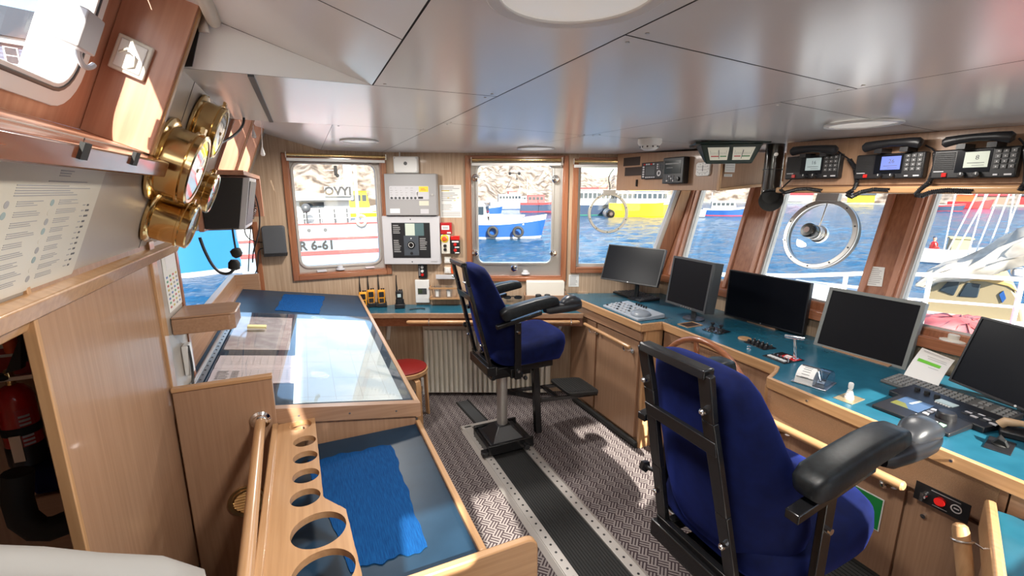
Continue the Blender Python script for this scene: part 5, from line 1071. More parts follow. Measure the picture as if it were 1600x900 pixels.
def vhf(label, l, top, r, bot, hs, ch, lcd):
    t, w, h = on_front('radio_telephone', label, 'radio telephone', l, top, r, bot, FXX-.001, 'black radio telephones on the overhead box'); D = -.035
    mb = MB(); mb.box(-w/2, w/2, D, 0, 0, h, BLK); mb.build('case', t, bev=.005)
    mb = MB(); mb.box(-w*.20, w*.21, D-.0015, D, h*.20, h*.94, SCR); mb.build('display_surround', t)
    mb = MB(); mb.box(-w*.10, w*.18, D-.003, D-.0015, h*.36, h*.88, lcd); dp = mb.build('display', t)
    mb = MB(); mb.text(ch, h*.22, w*.05, h*.68, INK, D-.0034); mb.box(-w*.06, w*.14, D-.0034, D-.003, h*.50, h*.52, INK); mb.box(w*.0, w*.14, D-.0034, D-.003, h*.42, h*.435, INK); mb.build('display_text', dp)
    mb = MB()
    for i in range(9): mb.box(-w*.47, -w*.22, D-.002, D, h*(.32+i*.068), h*(.32+i*.068)+h*.03, BLKR)
    mb.build('speaker_grille', t)
    mb = MB(); button_grid(mb, w*.235, w*.48, h*.28, h*.95, 3, 4, D, pbr('radio_key', (.09, .09, .09), .4), .36, .004); build_each(mb, 'key', t)
    mb = MB()
    for c in range(3):
        for q_ in range(4): x_ = w*.235+w*.245*(c+.5)/3; z_ = h*.28+h*.67*(q_+.5)/4; mb.box(x_-w*.006, x_+w*.006, D-.0046, D-.004, z_-h*.022, z_+h*.022, LGR)
    mb.box(w*.26, w*.31, D-.003, D, h*.08, h*.13, LGR); mb.box(w*.38, w*.46, D-.003, D, h*.08, h*.13, LGR); mb.build('key_numbers', t)
    for x_ in (-.09, .09):
        mb = MB(); mb.lathe([(h*.11, 0), (h*.10, .014), (h*.085, .017), (.0001, .018)], (w*x_, D, h*.12), (0, -1, 0), BLK, 18); mb.box(w*x_-.001, w*x_+.001, D-.019, D-.017, h*.12, h*.2, WPL); mb.build('knob', t)
    mb = MB(); mb.box(-w*.345, -w*.285, D-.006, D, h*.06, h*.20, RED); mb.build('distress_button', t, bev=.001)
    mb = MB(); mb.box(-w*.46, -w*.33, D-.0022, D, h*.235, h*.265, LGR); mb.build('marking', t)
    # handset across the top
    (a, b, c, d) = hs; pa, pb = Xp(a, b, FXX-.075), Xp(c, d, FXX-.075); Mi = t.matrix_world.inverted(); pa, pb = Mi @ pa, Mi @ pb; L_ = pb-pa
    mb = MB(); rr = .024; k = L_.length/.30; path = [pa+V((0, 0, -.006)), pa+L_*.05, pa+L_*.22+V((0, 0, .005)), pa+L_*.5+V((0, 0, .008)), pa+L_*.78+V((0, 0, .005)), pb-L_*.05, pb+V((0, 0, -.006))]
    mb.tube([path[0]-L_*.03]+path+[path[-1]+L_*.03], [.010*k, .026*k, .031*k, .026*k, .022*k, .026*k, .031*k, .026*k, .010*k], BLK, 16); hn = mb.build('handset', t)
    mb = MB(); mb.box(min(pa.x, pb.x)+L_.length*.2, min(pa.x, pb.x)+L_.length*.34, -.075, -.0, (pa.z+pb.z)/2-.03, (pa.z+pb.z)/2-.012, BLK); mb.build('handset_cradle', t); mb = MB(); mb.box(max(pa.x, pb.x)-L_.length*.34, max(pa.x, pb.x)-L_.length*.2, -.075, -.0, (pa.z+pb.z)/2-.03, (pa.z+pb.z)/2-.012, BLK); mb.build('handset_cradle', t)
    return t
def cord(t, pixels, r=.0075, plain0=2, turns=34, x=FXX-.022):
    Mi = t.matrix_world.inverted(); P_ = [Mi @ Xp(px, py, x) for px, py in pixels]
    mb = MB(); mb.tube(P_[:plain0+1], .0035, BLK, 6); mb.tube(coil(P_[plain0:], r, turns, 8), .0032, BLK, 5); mb.build('coiled_cord', t)
v1 = vhf('smallest looking black radio telephone, farthest left on the long overhead box, channel 16', 1235, 243, 1318, 279.5, (1238, 236, 1306, 234), '16', LCDG)
v2 = vhf('middle black radio telephone with blue lit display reading 26', 1344, 240, 1451, 279.5, (1351, 230, 1439, 222), '26', LCDB)
v3 = vhf('largest looking black radio telephone at the right end of the overhead box, channel 8', 1464, 232, 1598, 278.5, (1476, 222, 1583, 213), '8', LCDW)
cord(v1, [(1309, 236), (1320, 244), (1327, 249), (1336, 262), (1339, 285), (1335, 296), (1328, 300), (1323, 303), (1330, 308), (1345, 300), (1365, 296), (1390, 297)], turns=58)
cord(v2, [(1446, 227), (1456, 232), (1462, 238), (1462, 258), (1452, 285), (1436, 298), (1431, 304), (1440, 306), (1455, 300), (1480, 297), (1520, 299)], turns=58)
cord(v1, [(1240, 277), (1228, 288), (1220, 296), (1226, 301), (1245, 296), (1262, 295), (1285, 298)], turns=30)
cord(v3, [(1592, 216), (1598, 222), (1603, 232), (1606, 262), (1604, 285), (1594, 298)], turns=30)
# black ventilator pipe with bell mouth
pc = Xp(1208, 262, 2.36); t = thing('voice_pipe', 'black bell-mouthed pipe hanging from the ceiling left of the three radio telephones', 'pipe', (pc.x, pc.y, 1.75)); r_ = .047; ztop = cz(pc.x, pc.y)-1.75
BW = wood('dark_pipe', (.012, .010, .009), (.035, .028, .024), 'z', .25, 60, .5)
mb = MB(); mb.cyl((0, 0, .0), (0, 0, ztop), r_, BW, n=28); mb.ring([(r_*1.06*math.cos(a), r_*1.06*math.sin(a), .11) for a in [2*PI*i/28 for i in range(28)]], [(r_*.9*math.cos(a), r_*.9*math.sin(a), .11) for a in [2*PI*i/28 for i in range(28)]], (0, 0, .006), BLK); mb.build('pipe', t)
dirn = V((-.62, -.62, 0)).normalized(); mb = MB(); rings = []; n = 28
for k in range(9):
    f = k/8; ang = f*PI*.48; cc = dirn*(.055*(1-math.cos(ang)))+V((0, 0, .0-.050*math.sin(ang))); ax = (dirn*math.sin(ang)+V((0, 0, -math.cos(ang)))).normalized(); s_ = V((-dirn.y, dirn.x, 0)); up_ = ax.cross(s_).normalized(); rr = r_*(1+.30*f*f)
    rings.append([cc+s_*(rr*math.cos(2*PI*i/n))+up_*(rr*math.sin(2*PI*i/n)) for i in range(n)])
vs_ = [p_ for rg in rings for p_ in rg]; mb.add(vs_, [(q_*n+i, q_*n+(i+1) % n, (q_+1)*n+(i+1) % n, (q_+1)*n+i) for q_ in range(8) for i in range(n)], BW)
cc = sum(rings[-1], V())/n; inner = [[cc+(p_-cc)*.94 for p_ in rings[-1]], [cc*.5+(p_-cc)*.7 for p_ in rings[-1]]]
mb.add(rings[-1]+inner[0]+inner[1]+[cc*.5], [(i, (i+1) % n, n+(i+1) % n, n+i) for i in range(n)]+[(n+i, n+(i+1) % n, 2*n+(i+1) % n, 2*n+i) for i in range(n)]+[(2*n+i, 2*n+(i+1) % n, 3*n) for i in range(n)], BLKR); mb.build('bell_mouth', t, fix=False)
mb = MB(); mb.cyl(dirn*r_*.98+V((0, 0, .19)), dirn*r_*1.05+V((0, 0, .19)), .010, STEEL, n=14); mb.build('rivet', t)
# smoke detector and ceiling lamps
p = V((1.716, 2.011, cz(1.716, 2.011))); t = thing('smoke_detector', 'white smoke detector on the ceiling left of the gauge unit', 'smoke detector', p)
mb = MB(); mb.lathe([(.062, 0), (.062, -.022), (.055, -.034), (.045, -.036)], (0, 0, 0), (0, 0, 1), WPL, 32); mb.build('base', t); mb = MB(); mb.lathe([(.044, -.034), (.046, -.046), (.040, -.052), (.030, -.058), (.0001, -.060)], (0, 0, 0), (0, 0, 1), WPL, 32); mb.build('head', t)
mb = MB()
for k in range(10): a = k*PI/5; mb.box(.0455*math.cos(a)-.003, .0455*math.cos(a)+.003, .0455*math.sin(a)-.003, .0455*math.sin(a)+.003, -.046, -.038, DGR)
build_each(mb, 'vent_slot', t)
LAMPM = pbr('lamp_diffuser', (.80, .78, .74), .35, emis=(1, .94, .86), es=0.12)  # faint glow added to the diffusers of unlit lamps
def ceil_lamp(label, x, y, r, watt):
    zz = cz(x, y); t = thing('ceiling_lamp', label, 'ceiling lamp', (x, y, zz-.001), group='round ceiling lamps')
    mb = MB(); mb.ring([(p_[0], p_[2], 0) for p_ in circ(r, 48)], [(p_[0], p_[2], 0) for p_ in circ(r*.84, 48)], (0, 0, -.008), WPL); mb.build('rim', t, bev=.002)
    mb = MB(); mb.lathe([(r*.85, -.001), (r*.85, -.003), (r*.6, -.007), (.0001, -.009)], (0, 0, 0), (0, 0, 1), LAMPM, 48); mb.build('diffuser', t)
    ld_ = bpy.data.lights.new('lamp_fill_light', 'AREA'); ld_.shape = 'DISK'; ld_.size = r*1.6; ld_.energy = watt; ld_.color = (1, .95, .88); lo_ = bpy.data.objects.new('lamp_fill_light', ld_); C.objects.link(lo_); lo_.parent = t; lo_.location = (0, 0, -.014)  # fill light added to brighten the room; the lamps themselves are off
ceil_lamp('large round ceiling lamp cut by the top edge of the photo', .41, .665, .142, 9)
ceil_lamp('round ceiling lamp above the long overhead box', 1.92, 1.085, .122, 3.0)
ceil_lamp('thin round ceiling lamp near the window with the white boat', .345, 3.03, .115, 9)
ceil_lamp('thin round ceiling lamp near the middle far window', 1.50, 2.92, .13, 8)
# ================================================================== THINGS ON THE FAR WALLS
def on_wall(kind, name, label, cat, l, t_, r, b_, off=0.0, group=None):
    cx, cy = (l+r)/2, (t_+b_)/2
    if kind == 'mid':
        u0, u1 = Mu(l, cy, off)[0], Mu(r, cy, off)[0]; z1, z0 = Mu(cx, t_, off)[1], Mu(cx, b_, off)[1]; loc = MID_O+MID_U*((u0+u1)/2)+MID_N*off+V((0, 0, z0)); a = MID_A
        return thing(name, label, cat, loc, a, group), u1-u0, z1-z0
    q = lambda px, py: Yp(px, py, FY-off)
    u0, u1 = q(l, cy).x, q(r, cy).x; z1, z0 = q(cx, t_).z, q(cx, b_).z
    return thing(name, label, cat, ((u0+u1)/2, FY-off, z0), 0, group), u1-u0, z1-z0
def lines(mb, x0, x1, z0, z1, n, y, mat, var=True, fill=.42):
    for i in range(n):
        zz = z1-(z1-z0)*(i+.5)/n; hh = (z1-z0)/n*fill/2; w = (x1-x0)*(random.uniform(.55, 1) if var else 1); mb.box(x0, x0+w, y-.0005, y, zz-hh, zz+hh, mat)
    return mb
# white junction box
t, w, h = on_wall('mid', 'junction_box', 'white junction box with a black dot above the grey alarm cabinet', 'junction box', 617, 245, 655, 271)
mb = MB(); mb.box(-w/2, w/2, -.05, 0, 0, h, WPL); mb.build('body', t, bev=.006); mb = MB(); mb.box(-w/2+.006, w/2-.006, -.056, -.05, .004, h-.004, WPL); ld = mb.build('lid', t, bev=.003)
mb = MB(); mb.cyl((0, -.056, h*.58), (0, -.0585, h*.58), .014, BLK, n=20); mb.build('black_dot', ld)
mb = MB()
for sx in (-1, 1):
    for sz in (.1, .9): mb.cyl((sx*w*.44, -.056, h*sz), (sx*w*.44, -.058, h*sz), .007, LGR, n=12)
build_each(mb, 'corner_screw', ld); mb = MB(); mb.tube([(-w*.26, -.02, h), (-w*.26, -.02, h+.12)], .006, WPL, 8); mb.build('cable', t)
# grey alarm cabinet
t, w, h = on_wall('mid', 'alarm_cabinet', 'grey steel fire alarm cabinet with indicator strip and yellow sticker', 'alarm cabinet', 606, 272, 685, 336)
mb = MB(); mb.box(-w/2, w/2, -.09, 0, 0, h, GPL); mb.build('cabinet', t, bev=.004); mb = MB(); mb.box(-w/2+.003, w/2-.003, -.096, -.09, .003, h-.003, GPL); dr = mb.build('door', t, bev=.003)
D = -.096; mb = MB(); mb.ring(rrect(-w*.41, w*.36, h*.385, h*.715, .01, 4, D), rrect(-w*.40, w*.35, h*.395, h*.705, .009, 4, D), (0, -.0008, 0), GPL); mb.prism(rrect(-w*.405, w*.355, h*.39, h*.71, .009, 4, D), (0, -.0015, 0), LGR); mb.build('indicator_strip', dr)
mb = MB()
for i in range(7): mb.prism(circ(.0095, 14, (-w*.365+i*w*.076, h*.425), D-.0015), (0, -.003, 0), DGR)
mb.box(w*.145, w*.24, D-.002, D-.0015, h*.405, h*.455, BLK); build_each(mb, 'button', dr)
mb = MB()
for c in range(5):
    for r_ in range(4): mb.box(-w*.39+c*w*.098, -w*.335+c*w*.098-random.random()*.02, D-.0018, D-.0015, h*(.49+r_*.055), h*(.49+r_*.055)+.004, INKL)
mb.build('lamp_labels', dr); mb = MB(); mb.box(w*.165, w*.345, D-.002, D-.0015, h*.57, h*.70, YELP); mb.build('yellow_sticker', dr)
mb = MB(); lines(mb, w*.20, w*.31, h*.60, h*.66, 2, D-.002, ORNG); mb.build('sticker_print', dr)
mb = MB(); mb.box(w*.16, w*.345, D-.001, D, h*.245, h*.355, pbr('pale_label', (.62, .60, .48), .5)); mb.box(-w*.41, -w*.22, D-.001, D, h*.06, h*.17, WPL); mb.box(w*.18, w*.34, D-.001, D, h*.05, h*.16, LGR); build_each(mb, 'label', dr)
mb = MB(); mb.cyl((w*.42, D, h*.5), (w*.42, D-.006, h*.5), .008, STEEL, n=14); mb.build('lock', dr)
mb = MB(); mb.cyl((w*.125, D, h*.57), (w*.125, D-.012, h*.57), .007, STEEL, n=12); mb.box(w*.12, w*.13, D-.02, D-.01, h*.50, h*.57, STEEL); mb.build('key', dr)
# white alarm panel
t, w, h = on_wall('mid', 'alarm_display', 'white framed black display panel with round dial below the grey cabinet', 'display panel', 602, 337, 689, 411)
mb = MB(); mb.box(-w/2, w/2, -.07, 0, 0, h, LGR); mb.build('frame', t, bev=.004); D = -.0705
mb = MB(); mb.box(-w*.335, w*.335, D-.003, D, h*.14, h*.865, BLK); fp = mb.build('front_panel', t)
mb = MB(); mb.box(-w*.13, w*.13, D-.0045, D-.003, h*.19, h*.60, pbr('slate_plastic', (.06, .07, .085), .4)); mb.build('dial_field', fp)
mb = MB(); mb.box(-w*.10, w*.23, D-.005, D-.003, h*.60, h*.855, pbr('lcd_slate', (.09, .15, .16), .12)); sc = mb.build('screen', fp)
mb = MB(); mb.box(-w*.095, w*.07, D-.0055, D-.005, h*.605, h*.85, LCDW); mb.build('screen_bright_part', sc)
mb = MB(); mb.lathe([(.030, 0), (.030, .008), (.027, .012), (.0001, .0125)], (0, D-.0045, h*.41), (0, -1, 0), BLKM, 30); mb.ring(circ(.021, 30, (0, h*.41), D-.017), circ(.0185, 30, (0, h*.41), D-.017), (0, -.0008, 0), WPL); mb.build('dial', fp)
mb = MB(); mb.prism(circ(.012, 18, (0, h*.235), D-.0045), (0, -.003, 0), BLK); mb.prism(circ(.005, 12, (0, h*.545), D-.0045), (0, -.002, 0), WPL); build_each(mb, 'button', fp)
mb = MB(); lines(mb, -w*.31, -w*.16, h*.64, h*.83, 5, D-.003, INKL); lines(mb, -w*.31, -w*.16, h*.25, h*.52, 7, D-.003, INKL); lines(mb, w*.15, w*.29, h*.30, h*.56, 7, D-.003, INKL); mb.build('printed_text', fp)
mb = MB(); lines(mb, w*.33, w*.46, h*.04, h*.075, 2, D, INKL); mb.cyl((0, D, h*.935), (0, D-.002, h*.935), .005, DGR, n=10); mb.cyl((0, D, h*.055), (0, D-.002, h*.055), .005, DGR, n=10); mb.build('frame_print', t)
# A4 sheet
t, w, h = on_wall('mid', 'notice', 'white paper notice with yellow marked rows right of the grey cabinet', 'notice', 687.5, 289, 721, 340, .001)
mb = MB(); mb.box(-w/2, w/2, -.001, 0, 0, h, PAPER); mb.build('sheet', t); mb = MB(); lines(mb, -w*.42, w*.42, h*.82, h*.96, 3, -.001, INKL); lines(mb, -w*.42, w*.42, h*.50, h*.78, 5, -.001, INKL); lines(mb, -w*.42, w*.1, h*.22, h*.42, 6, -.001, INKL); lines(mb, -w*.42, w*.44, h*.03, h*.18, 5, -.001, INKL, False); mb.build('text_lines', t)
mb = MB(); mb.box(-w*.42, -w*.05, -.0014, -.001, h*.815, h*.84, YELP)
for i in range(5): mb.box(-w*.3+i*w*.15, -w*.22+i*w*.15, -.0014, -.001, h*(.52+.08*(i % 3)), h*(.54+.08*(i % 3)), YELP)
mb.build('yellow_marks', t)
# call point, switch boxes
t, w, h = on_wall('mid', 'fire_call_point', 'red fire alarm call point with white label below the paper notice', 'call point', 689, 347.5, 706.5, 365)
mb = MB(); mb.box(-w/2, w/2, -.04, 0, 0, h, pbr('call_point_red', (.42, .012, .015), .35)); mb.build('box', t, bev=.003); mb = MB(); mb.box(-w*.38, w*.30, -.042, -.04, h*.38, h*.76, PAPER); mb.build('label_plate', t); mb = MB(); lines(mb, -w*.28, w*.2, h*.48, h*.66, 2, -.042, INK, False); mb.box(w*.1, w*.42, -.0415, -.04, h*.05, h*.18, PAPER); mb.build('print', t)
t, w, h = on_wall('mid', 'switch_box', 'beige switch box with a red mushroom button and two black knobs', 'switch', 690.5, 366, 704, 395.5)
mb = MB(); mb.box(-w/2, w/2, -.045, 0, 0, h, CREAM); mb.build('box', t, bev=.004); mb = MB(); mb.lathe([(.008, 0), (.008, .012), (.018, .014), (.020, .022), (.014, .028), (.0001, .030)], (-w*.08, -.045, h*.80), (0, -1, 0), ORNG, 22); mb.ring(circ(w*.46, 24, (-w*.08, h*.8), -.045), circ(w*.3, 24, (-w*.08, h*.8), -.045), (0, -.002, 0), YELP); mb.build('mushroom_button', t)
for zz in (.42, .22): mb = MB(); mb.lathe([(.013, 0), (.012, .012), (.0001, .013)], (-w*.05, -.045, h*zz), (0, -1, 0), BLK, 18); mb.ring(circ(.015, 18, (-w*.05, h*zz), -.045), circ(.0125, 18, (-w*.05, h*zz), -.045), (0, -.002, 0), STEEL); mb.build('knob', t)
t, w, h = on_wall('mid', 'stop_button_box', 'black box with red top and two red stop buttons', 'switch', 705.5, 368, 719, 395.5)
mb = MB(); mb.box(-w/2, w/2, -.045, 0, 0, h*.76, BLK); mb.box(-w/2, w/2, -.045, 0, h*.77, h, RED); mb.build('box', t, bev=.003)
for zz in (.53, .21): mb = MB(); mb.lathe([(.013, 0), (.013, .008), (.0001, .010)], (0, -.045, h*zz), (0, -1, 0), RED, 20); mb.build('red_button', t)
mb = MB(); mb.box(-w*.36, w*.40, -.0465, -.045, h*.64, h*.72, WPL); mb.box(-w*.05, w*.45, -.0465, -.045, h*.34, h*.40, WPL); mb.box(-w*.05, w*.45, -.0465, -.045, h*.03, h*.09, WPL); build_each(mb, 'name_strip', t)
for k, (y0, y1) in enumerate(((401, 411), (417, 427))):
    t, w, h = on_wall('mid', 'light_switch', 'white square light switch, %s of the pair beside the blue seat back' % ('upper' if k == 0 else 'lower'), 'switch', 694.5, y0, 704.5, y1)
    mb = MB(); mb.box(-w/2, w/2, -.012, 0, 0, h, CREAM); mb.build('plate', t, bev=.002); mb = MB(); mb.box(-w*.3, w*.3, -.016, -.012, h*.2, h*.8, WPL); mb.build('rocker', t, bev=.001)
t, w, h = on_wall('mid', 'button_strip', 'black strip with two white buttons and one red button under the display panel', 'switch', 654.5, 412, 667.5, 434)
mb = MB(); mb.box(-w/2, w/2, -.03, 0, 0, h, BLK); mb.build('box', t, bev=.002)
for zz, m_ in ((.80, WPL), (.52, WPL), (.26, RED)): mb = MB(); mb.lathe([(.012, 0), (.012, .006), (.0001, .008)], (0, -.03, h*zz), (0, -1, 0), m_, 18); mb.build('button', t)
mb = MB(); lines(mb, -w*.42, -w*.26, h*.18, h*.9, 6, -.03, LGR, False); mb.build('print', t)
t, w, h = on_wall('mid', 'thermostat', 'white thermostat with small dark display below the black button strip', 'thermostat', 650, 436.5, 671.5, 472)
mb = MB(); mb.box(-w/2, w/2, -.03, 0, 0, h, WPL); mb.build('case', t, bev=.004); mb = MB(); mb.box(-w*.31, w*.33, -.032, -.03, h*.38, h*.64, DGR); sc = mb.build('display', t); mb = MB(); mb.box(-w*.28, 0, -.0325, -.032, h*.42, h*.60, pbr('lcd_green_dark', (.05, .07, .04), .2)); mb.build('display_field', sc); mb = MB(); mb.box(-w*.5, w*.5, -.0305, -.03, h*.17, h*.175, LGR); mb.build('flap_line', t)
# two clear cups in a wooden wall rack
t, w, h = on_wall('mid', 'cup_shelf', 'small wooden wall rack of two rails holding clear cups', 'rack', 673, 446.5, 722, 464)
for zz in (.95, .05):
    mb = MB(); mb.box(-w/2, w/2, -.09, -.078, h*zz-.006, h*zz+.006, OAK['x']); mb.box(-w/2, -w/2+.01, -.09, 0, h*zz-.006, h*zz+.006, OAK['x']); mb.box(w/2-.01, w/2, -.09, 0, h*zz-.006, h*zz+.006, OAK['x']); mb.build('rail', t)
mb = MB(); mb.box(-w/2, w/2, -.08, -.0, -.006, -.001, OAK['x']); mb.build('shelf', t)
for px, lab in ((684, 'clear drinking cup in the wall rack, nearest the thermostat'), (702, 'clear drinking cup in the wall rack, nearest the blue seat back')):
    uu, zz = Mu(px, 460, .045); o = thing('drinking_cup', lab, 'cup', MID_O+MID_U*uu+MID_N*.045+V((0, 0, t.location.z+.0005)), MID_A)
    mb = MB(); mb.lathe([(.024, 0), (.030, .105), (.0285, .105), (.0225, .003), (.0001, .002)], (0, 0, 0), (0, 0, 1), ACR, 24); mb.build('cup', o, fix=False); mb = MB(); mb.box(-.012, .012, -.0295, -.0275, .02, .08, PAPER); mb.build('sticker', o)
t, w, h = on_wall('mid', 'wall_bracket_tray', 'grey metal tray above the wooden cup rack', 'tray', 682.5, 427.5, 712, 434.5)
mb = MB(); mb.box(-w/2, w/2, -.05, 0, 0, .004, LGR); mb.box(-w/2, w/2, -.05, -.046, 0, h, LGR); mb.build('tray', t, bev=.001)
t, w, h = on_wall('mid', 'hanging_cable', 'orange strap hanging behind the blue seat back', 'strap', 705, 408, 710, 427)
mb = MB(); mb.box(-w/2, w/2, -.006, 0, 0, h, ORNG); mb.build('strap', t)
t, w, h = on_wall('mid', 'tray_box', 'white plastic box in a wooden holder below the middle far window', 'box', 822, 437, 880, 459)
mb = MB(); mb.hexa([(-w/2, -.11, .0), (w/2, -.11, .0), (w/2, 0, .0), (-w/2, 0, .0), (-w/2, -.09, h), (w/2, -.09, h), (w/2, 0, h), (-w/2, 0, h)], CREAM); mb.build('box', t, bev=.005); mb = MB(); mb.box(-w*.56, w*.54, -.125, -.112, -.03, .012, BEECH['x']); mb.box(-w*.56, w*.54, -.125, 0, -.036, -.024, BEECH['x']); mb.box(-w*.56, -w*.52, -.125, 0, -.03, .012, BEECH['x']); mb.box(w*.51, w*.54, -.125, 0, -.03, .04, BEECH['x']); mb.build('wooden_holder', t, bev=.002)
t, w, h = on_wall('mid', 'notice', 'small white printed card right of the white plastic box', 'notice', 888.5, 429, 904.5, 448, .001)
mb = MB(); mb.box(-w/2, w/2, -.001, 0, 0, h, PAPER); mb.build('card', t); mb = MB(); lines(mb, -w*.38, w*.38, h*.1, h*.9, 7, -.001, INKL); mb.build('text_lines', t)
uu, zz = Mu(801, 463, .003); t = thing('sunglasses', 'black sunglasses hung on the wall below the middle far window', 'sunglasses', MID_O+MID_U*uu+MID_N*.02+V((0, 0, zz)), MID_A)
mb = MB()
for s_ in (-1, 1): mb.prism([(s_*.045+p[0], -.003, p[1]-.004) for p in sup(.033, .016, 2.6, 20)], (0, .004, 0), BLK)
mb.box(-.014, .014, -.004, .001, .0, .008, BLK); mb.build('lens_front', t); mb = MB(); mb.tube([(-.078, 0, .004), (-.078, .018, .002)], .003, BLK, 6); mb.tube([(.078, 0, .004), (.078, .018, .002)], .003, BLK, 6); build_each(mb, 'temple', t)
# binoculars on the counter
p = PLp(853, 476, (0, 0, K+.001), (0, 0, 1)); uu = Mu(848, 470, .19)[0]; t = thing('binoculars', 'black binoculars standing on the low counter in the corner', 'binoculars', MID_O+MID_U*uu+MID_N*.19+V((0, 0, K+.001)), MID_A)
for s_ in (-1, 1): mb = MB(); mb.lathe([(.030, 0), (.031, .03), (.022, .06), (.020, .09), (.024, .10), (.024, .125), (.020, .128)], (s_*.036, 0, 0), (0, 0, 1), BLKR, 22); mb.build('barrel', t)
mb = MB(); mb.box(-.036, .036, -.012, .012, .05, .085, BLK); mb.cyl((0, 0, .08), (0, 0, .105), .011, BLK, n=14); mb.build('bridge', t)
# three yellow handhelds, a black one and a card, on the counter
def handheld(label, px, py, mat, yellow=True, grp=None):
    base = Zp(px, py, K+.002); t = thing('handheld_radio', label, 'handheld radio', base, -.12 if yellow else -.25, grp)
    mb = MB(); mb.box(-.040, .040, -.028, .034, 0, .035, BLK); mb.box(-.034, .034, .012, .034, .035, .07, BLK); mb.build('charger', t, bev=.004)
    mb = MB(); rings = [[(p_[0], p_[1]-.002, z_) for p_ in sup(a, b, 4, 20)] for z_, a, b in ((.012, .022, .015), (.03, .027, .017), (.10, .029, .018), (.115, .031, .018), (.14, .030, .017), (.146, .026, .014))]; mb.loft(rings, mat); mb.build('body', t, ang=60)
    f = -.0205
    mb = MB(); mb.prism(rrect(-.020, .020, .085, .130, .005, 4, f+.001), (0, -.002, 0), BLK); mb.prism(rrect(-.018, .018, .040, .075, .005, 4, f+.002), (0, -.003, 0), BLK); mb.build('front_panel', t)
    if not yellow: mb = MB(); mb.box(-.014, .014, f-.0018, f-.001, .095, .122, LCDG); mb.build('display', t)
    mb = MB(); mb.tube([(-.019, .0, .14), (-.019, .0, .17), (-.020, .001, .22), (-.018, .001, .275)], [.0075, .007, .0048, .0035], BLK, 10); mb.build('antenna', t)
    mb = MB()
    for x in (.004, .020): mb.lathe([(.007, 0), (.0065, .012), (.0001, .013)], (x, 0, .144), (0, 0, 1), BLK, 12)
    build_each(mb, 'knob', t); return t
for px, lab in ((568.5, 'yellow handheld radio in a charger, nearest the chart table'), (581, 'yellow handheld radio in a charger, middle of the three'), (597, 'yellow handheld radio in a charger, nearest the white card')):
    handheld(lab, px, 479 if px > 575 else 483, YEL, True, 'yellow handheld radios on the low counter')
handheld('black handheld radio in a charger on the low counter', 625, 481, BLK, False)
p = Zp(607, 477, K+.001); t = thing('card_sheet', 'blank white card leaning behind the yellow radios', 'card', p+V((.0, .035, 0)), -.3); mb = MB(); mb.hexa([(-.035, -.002, 0), (.035, -.002, 0), (.035, 0, 0), (-.035, 0, 0), (-.045, .018, .13), (.025, .018, .13), (.025, .02, .13), (-.045, .02, .13)], PAPER); mb.build('card', t)
p = Zp(640, 484, K+.001); mb = MB(); mb.tube(bez(p, p+V((.03, -.02, .0)), p+V((.08, .03, 0)), p+V((.12, -.03, 0))), .004, BLK, 6); c_ = p; mb2 = MB(tr(-c_)); mb2.v = [tuple(V(v_)-c_) for v_ in mb.v]; mb2.f = mb.f; mb2.mi = mb.mi; mb2.mats = mb.mats; solo(mb2, 'charger_cable', 'thin black charger cable lying on the low counter', 'cable', loc=c_+V((0, 0, .004)))
# grey loudspeaker box beside the corner window
t, w, h = on_wall('far', 'wall_box', 'dark grey plastic box on the wall left of the window with the white boat', 'box', 411, 352, 447, 398)
GB = pbr('slate_grey_plastic', (.075, .08, .09), .4); mb = MB(); mb.prism(rrect(-w/2, w/2, 0, h, .02, 5, 0), (0, -.07, 0), GB); mb.build('body', t, bev=.006); mb = MB(); mb.prism(rrect(-w/2-.002, w/2+.002, -.004, .02, .004, 4, 0), (0, -.074, 0), BLK); mb.build('base_edge', t); mb = MB(); mb.tube(bez((-w/2, -.02, h*.25), (-w/2-.07, -.02, h*.25), (-w/2-.02, -.02, -.05), (-w/2-.08, -.03, -.14)), .004, BLK, 6); mb.tube(bez((-w/2, -.02, h*.45), (-w/2-.06, -.02, h*.45), (-w/2-.12, -.05, h*.6), (-w/2-.10, -.08, h*1.0)), .004, BLK, 6); build_each(mb, 'cable', t)
# roller blinds
def blind(kind, label, l, r, y, yb, off=.03):
    t, w, h = on_wall(kind, 'roller_blind', label, 'roller blind', l, y, r, yb, off, 'roller blinds over the far windows')
    mb = MB(); mb.cyl((-w/2+.008, 0, h*.75), (w/2-.008, 0, h*.75), .013, BRASS, n=14); mb.build('roller', t); mb = MB(); mb.box(-w/2+.004, w/2-.012, -.014, -.004, 0.0, h*.36, WPL); mb.build('bottom_bar', t, bev=.002)
    mb = MB(); mb.box(-w/2, -w/2+.006, -.018, .022, h*.4, h*1.1, STEEL); mb.box(w/2-.006, w/2, -.018, .022, h*.4, h*1.1, STEEL); build_each(mb, 'end_bracket', t)
    return t
blind('far', 'rolled up blind over the window with the white boat', 446, 603, 240.5, 253)
blind('mid', 'rolled up blind over the middle far window', 736, 879, 247, 259)
blind('mid', 'rolled up blind over the far window with the small ring screen', 896, 969, 249, 262)
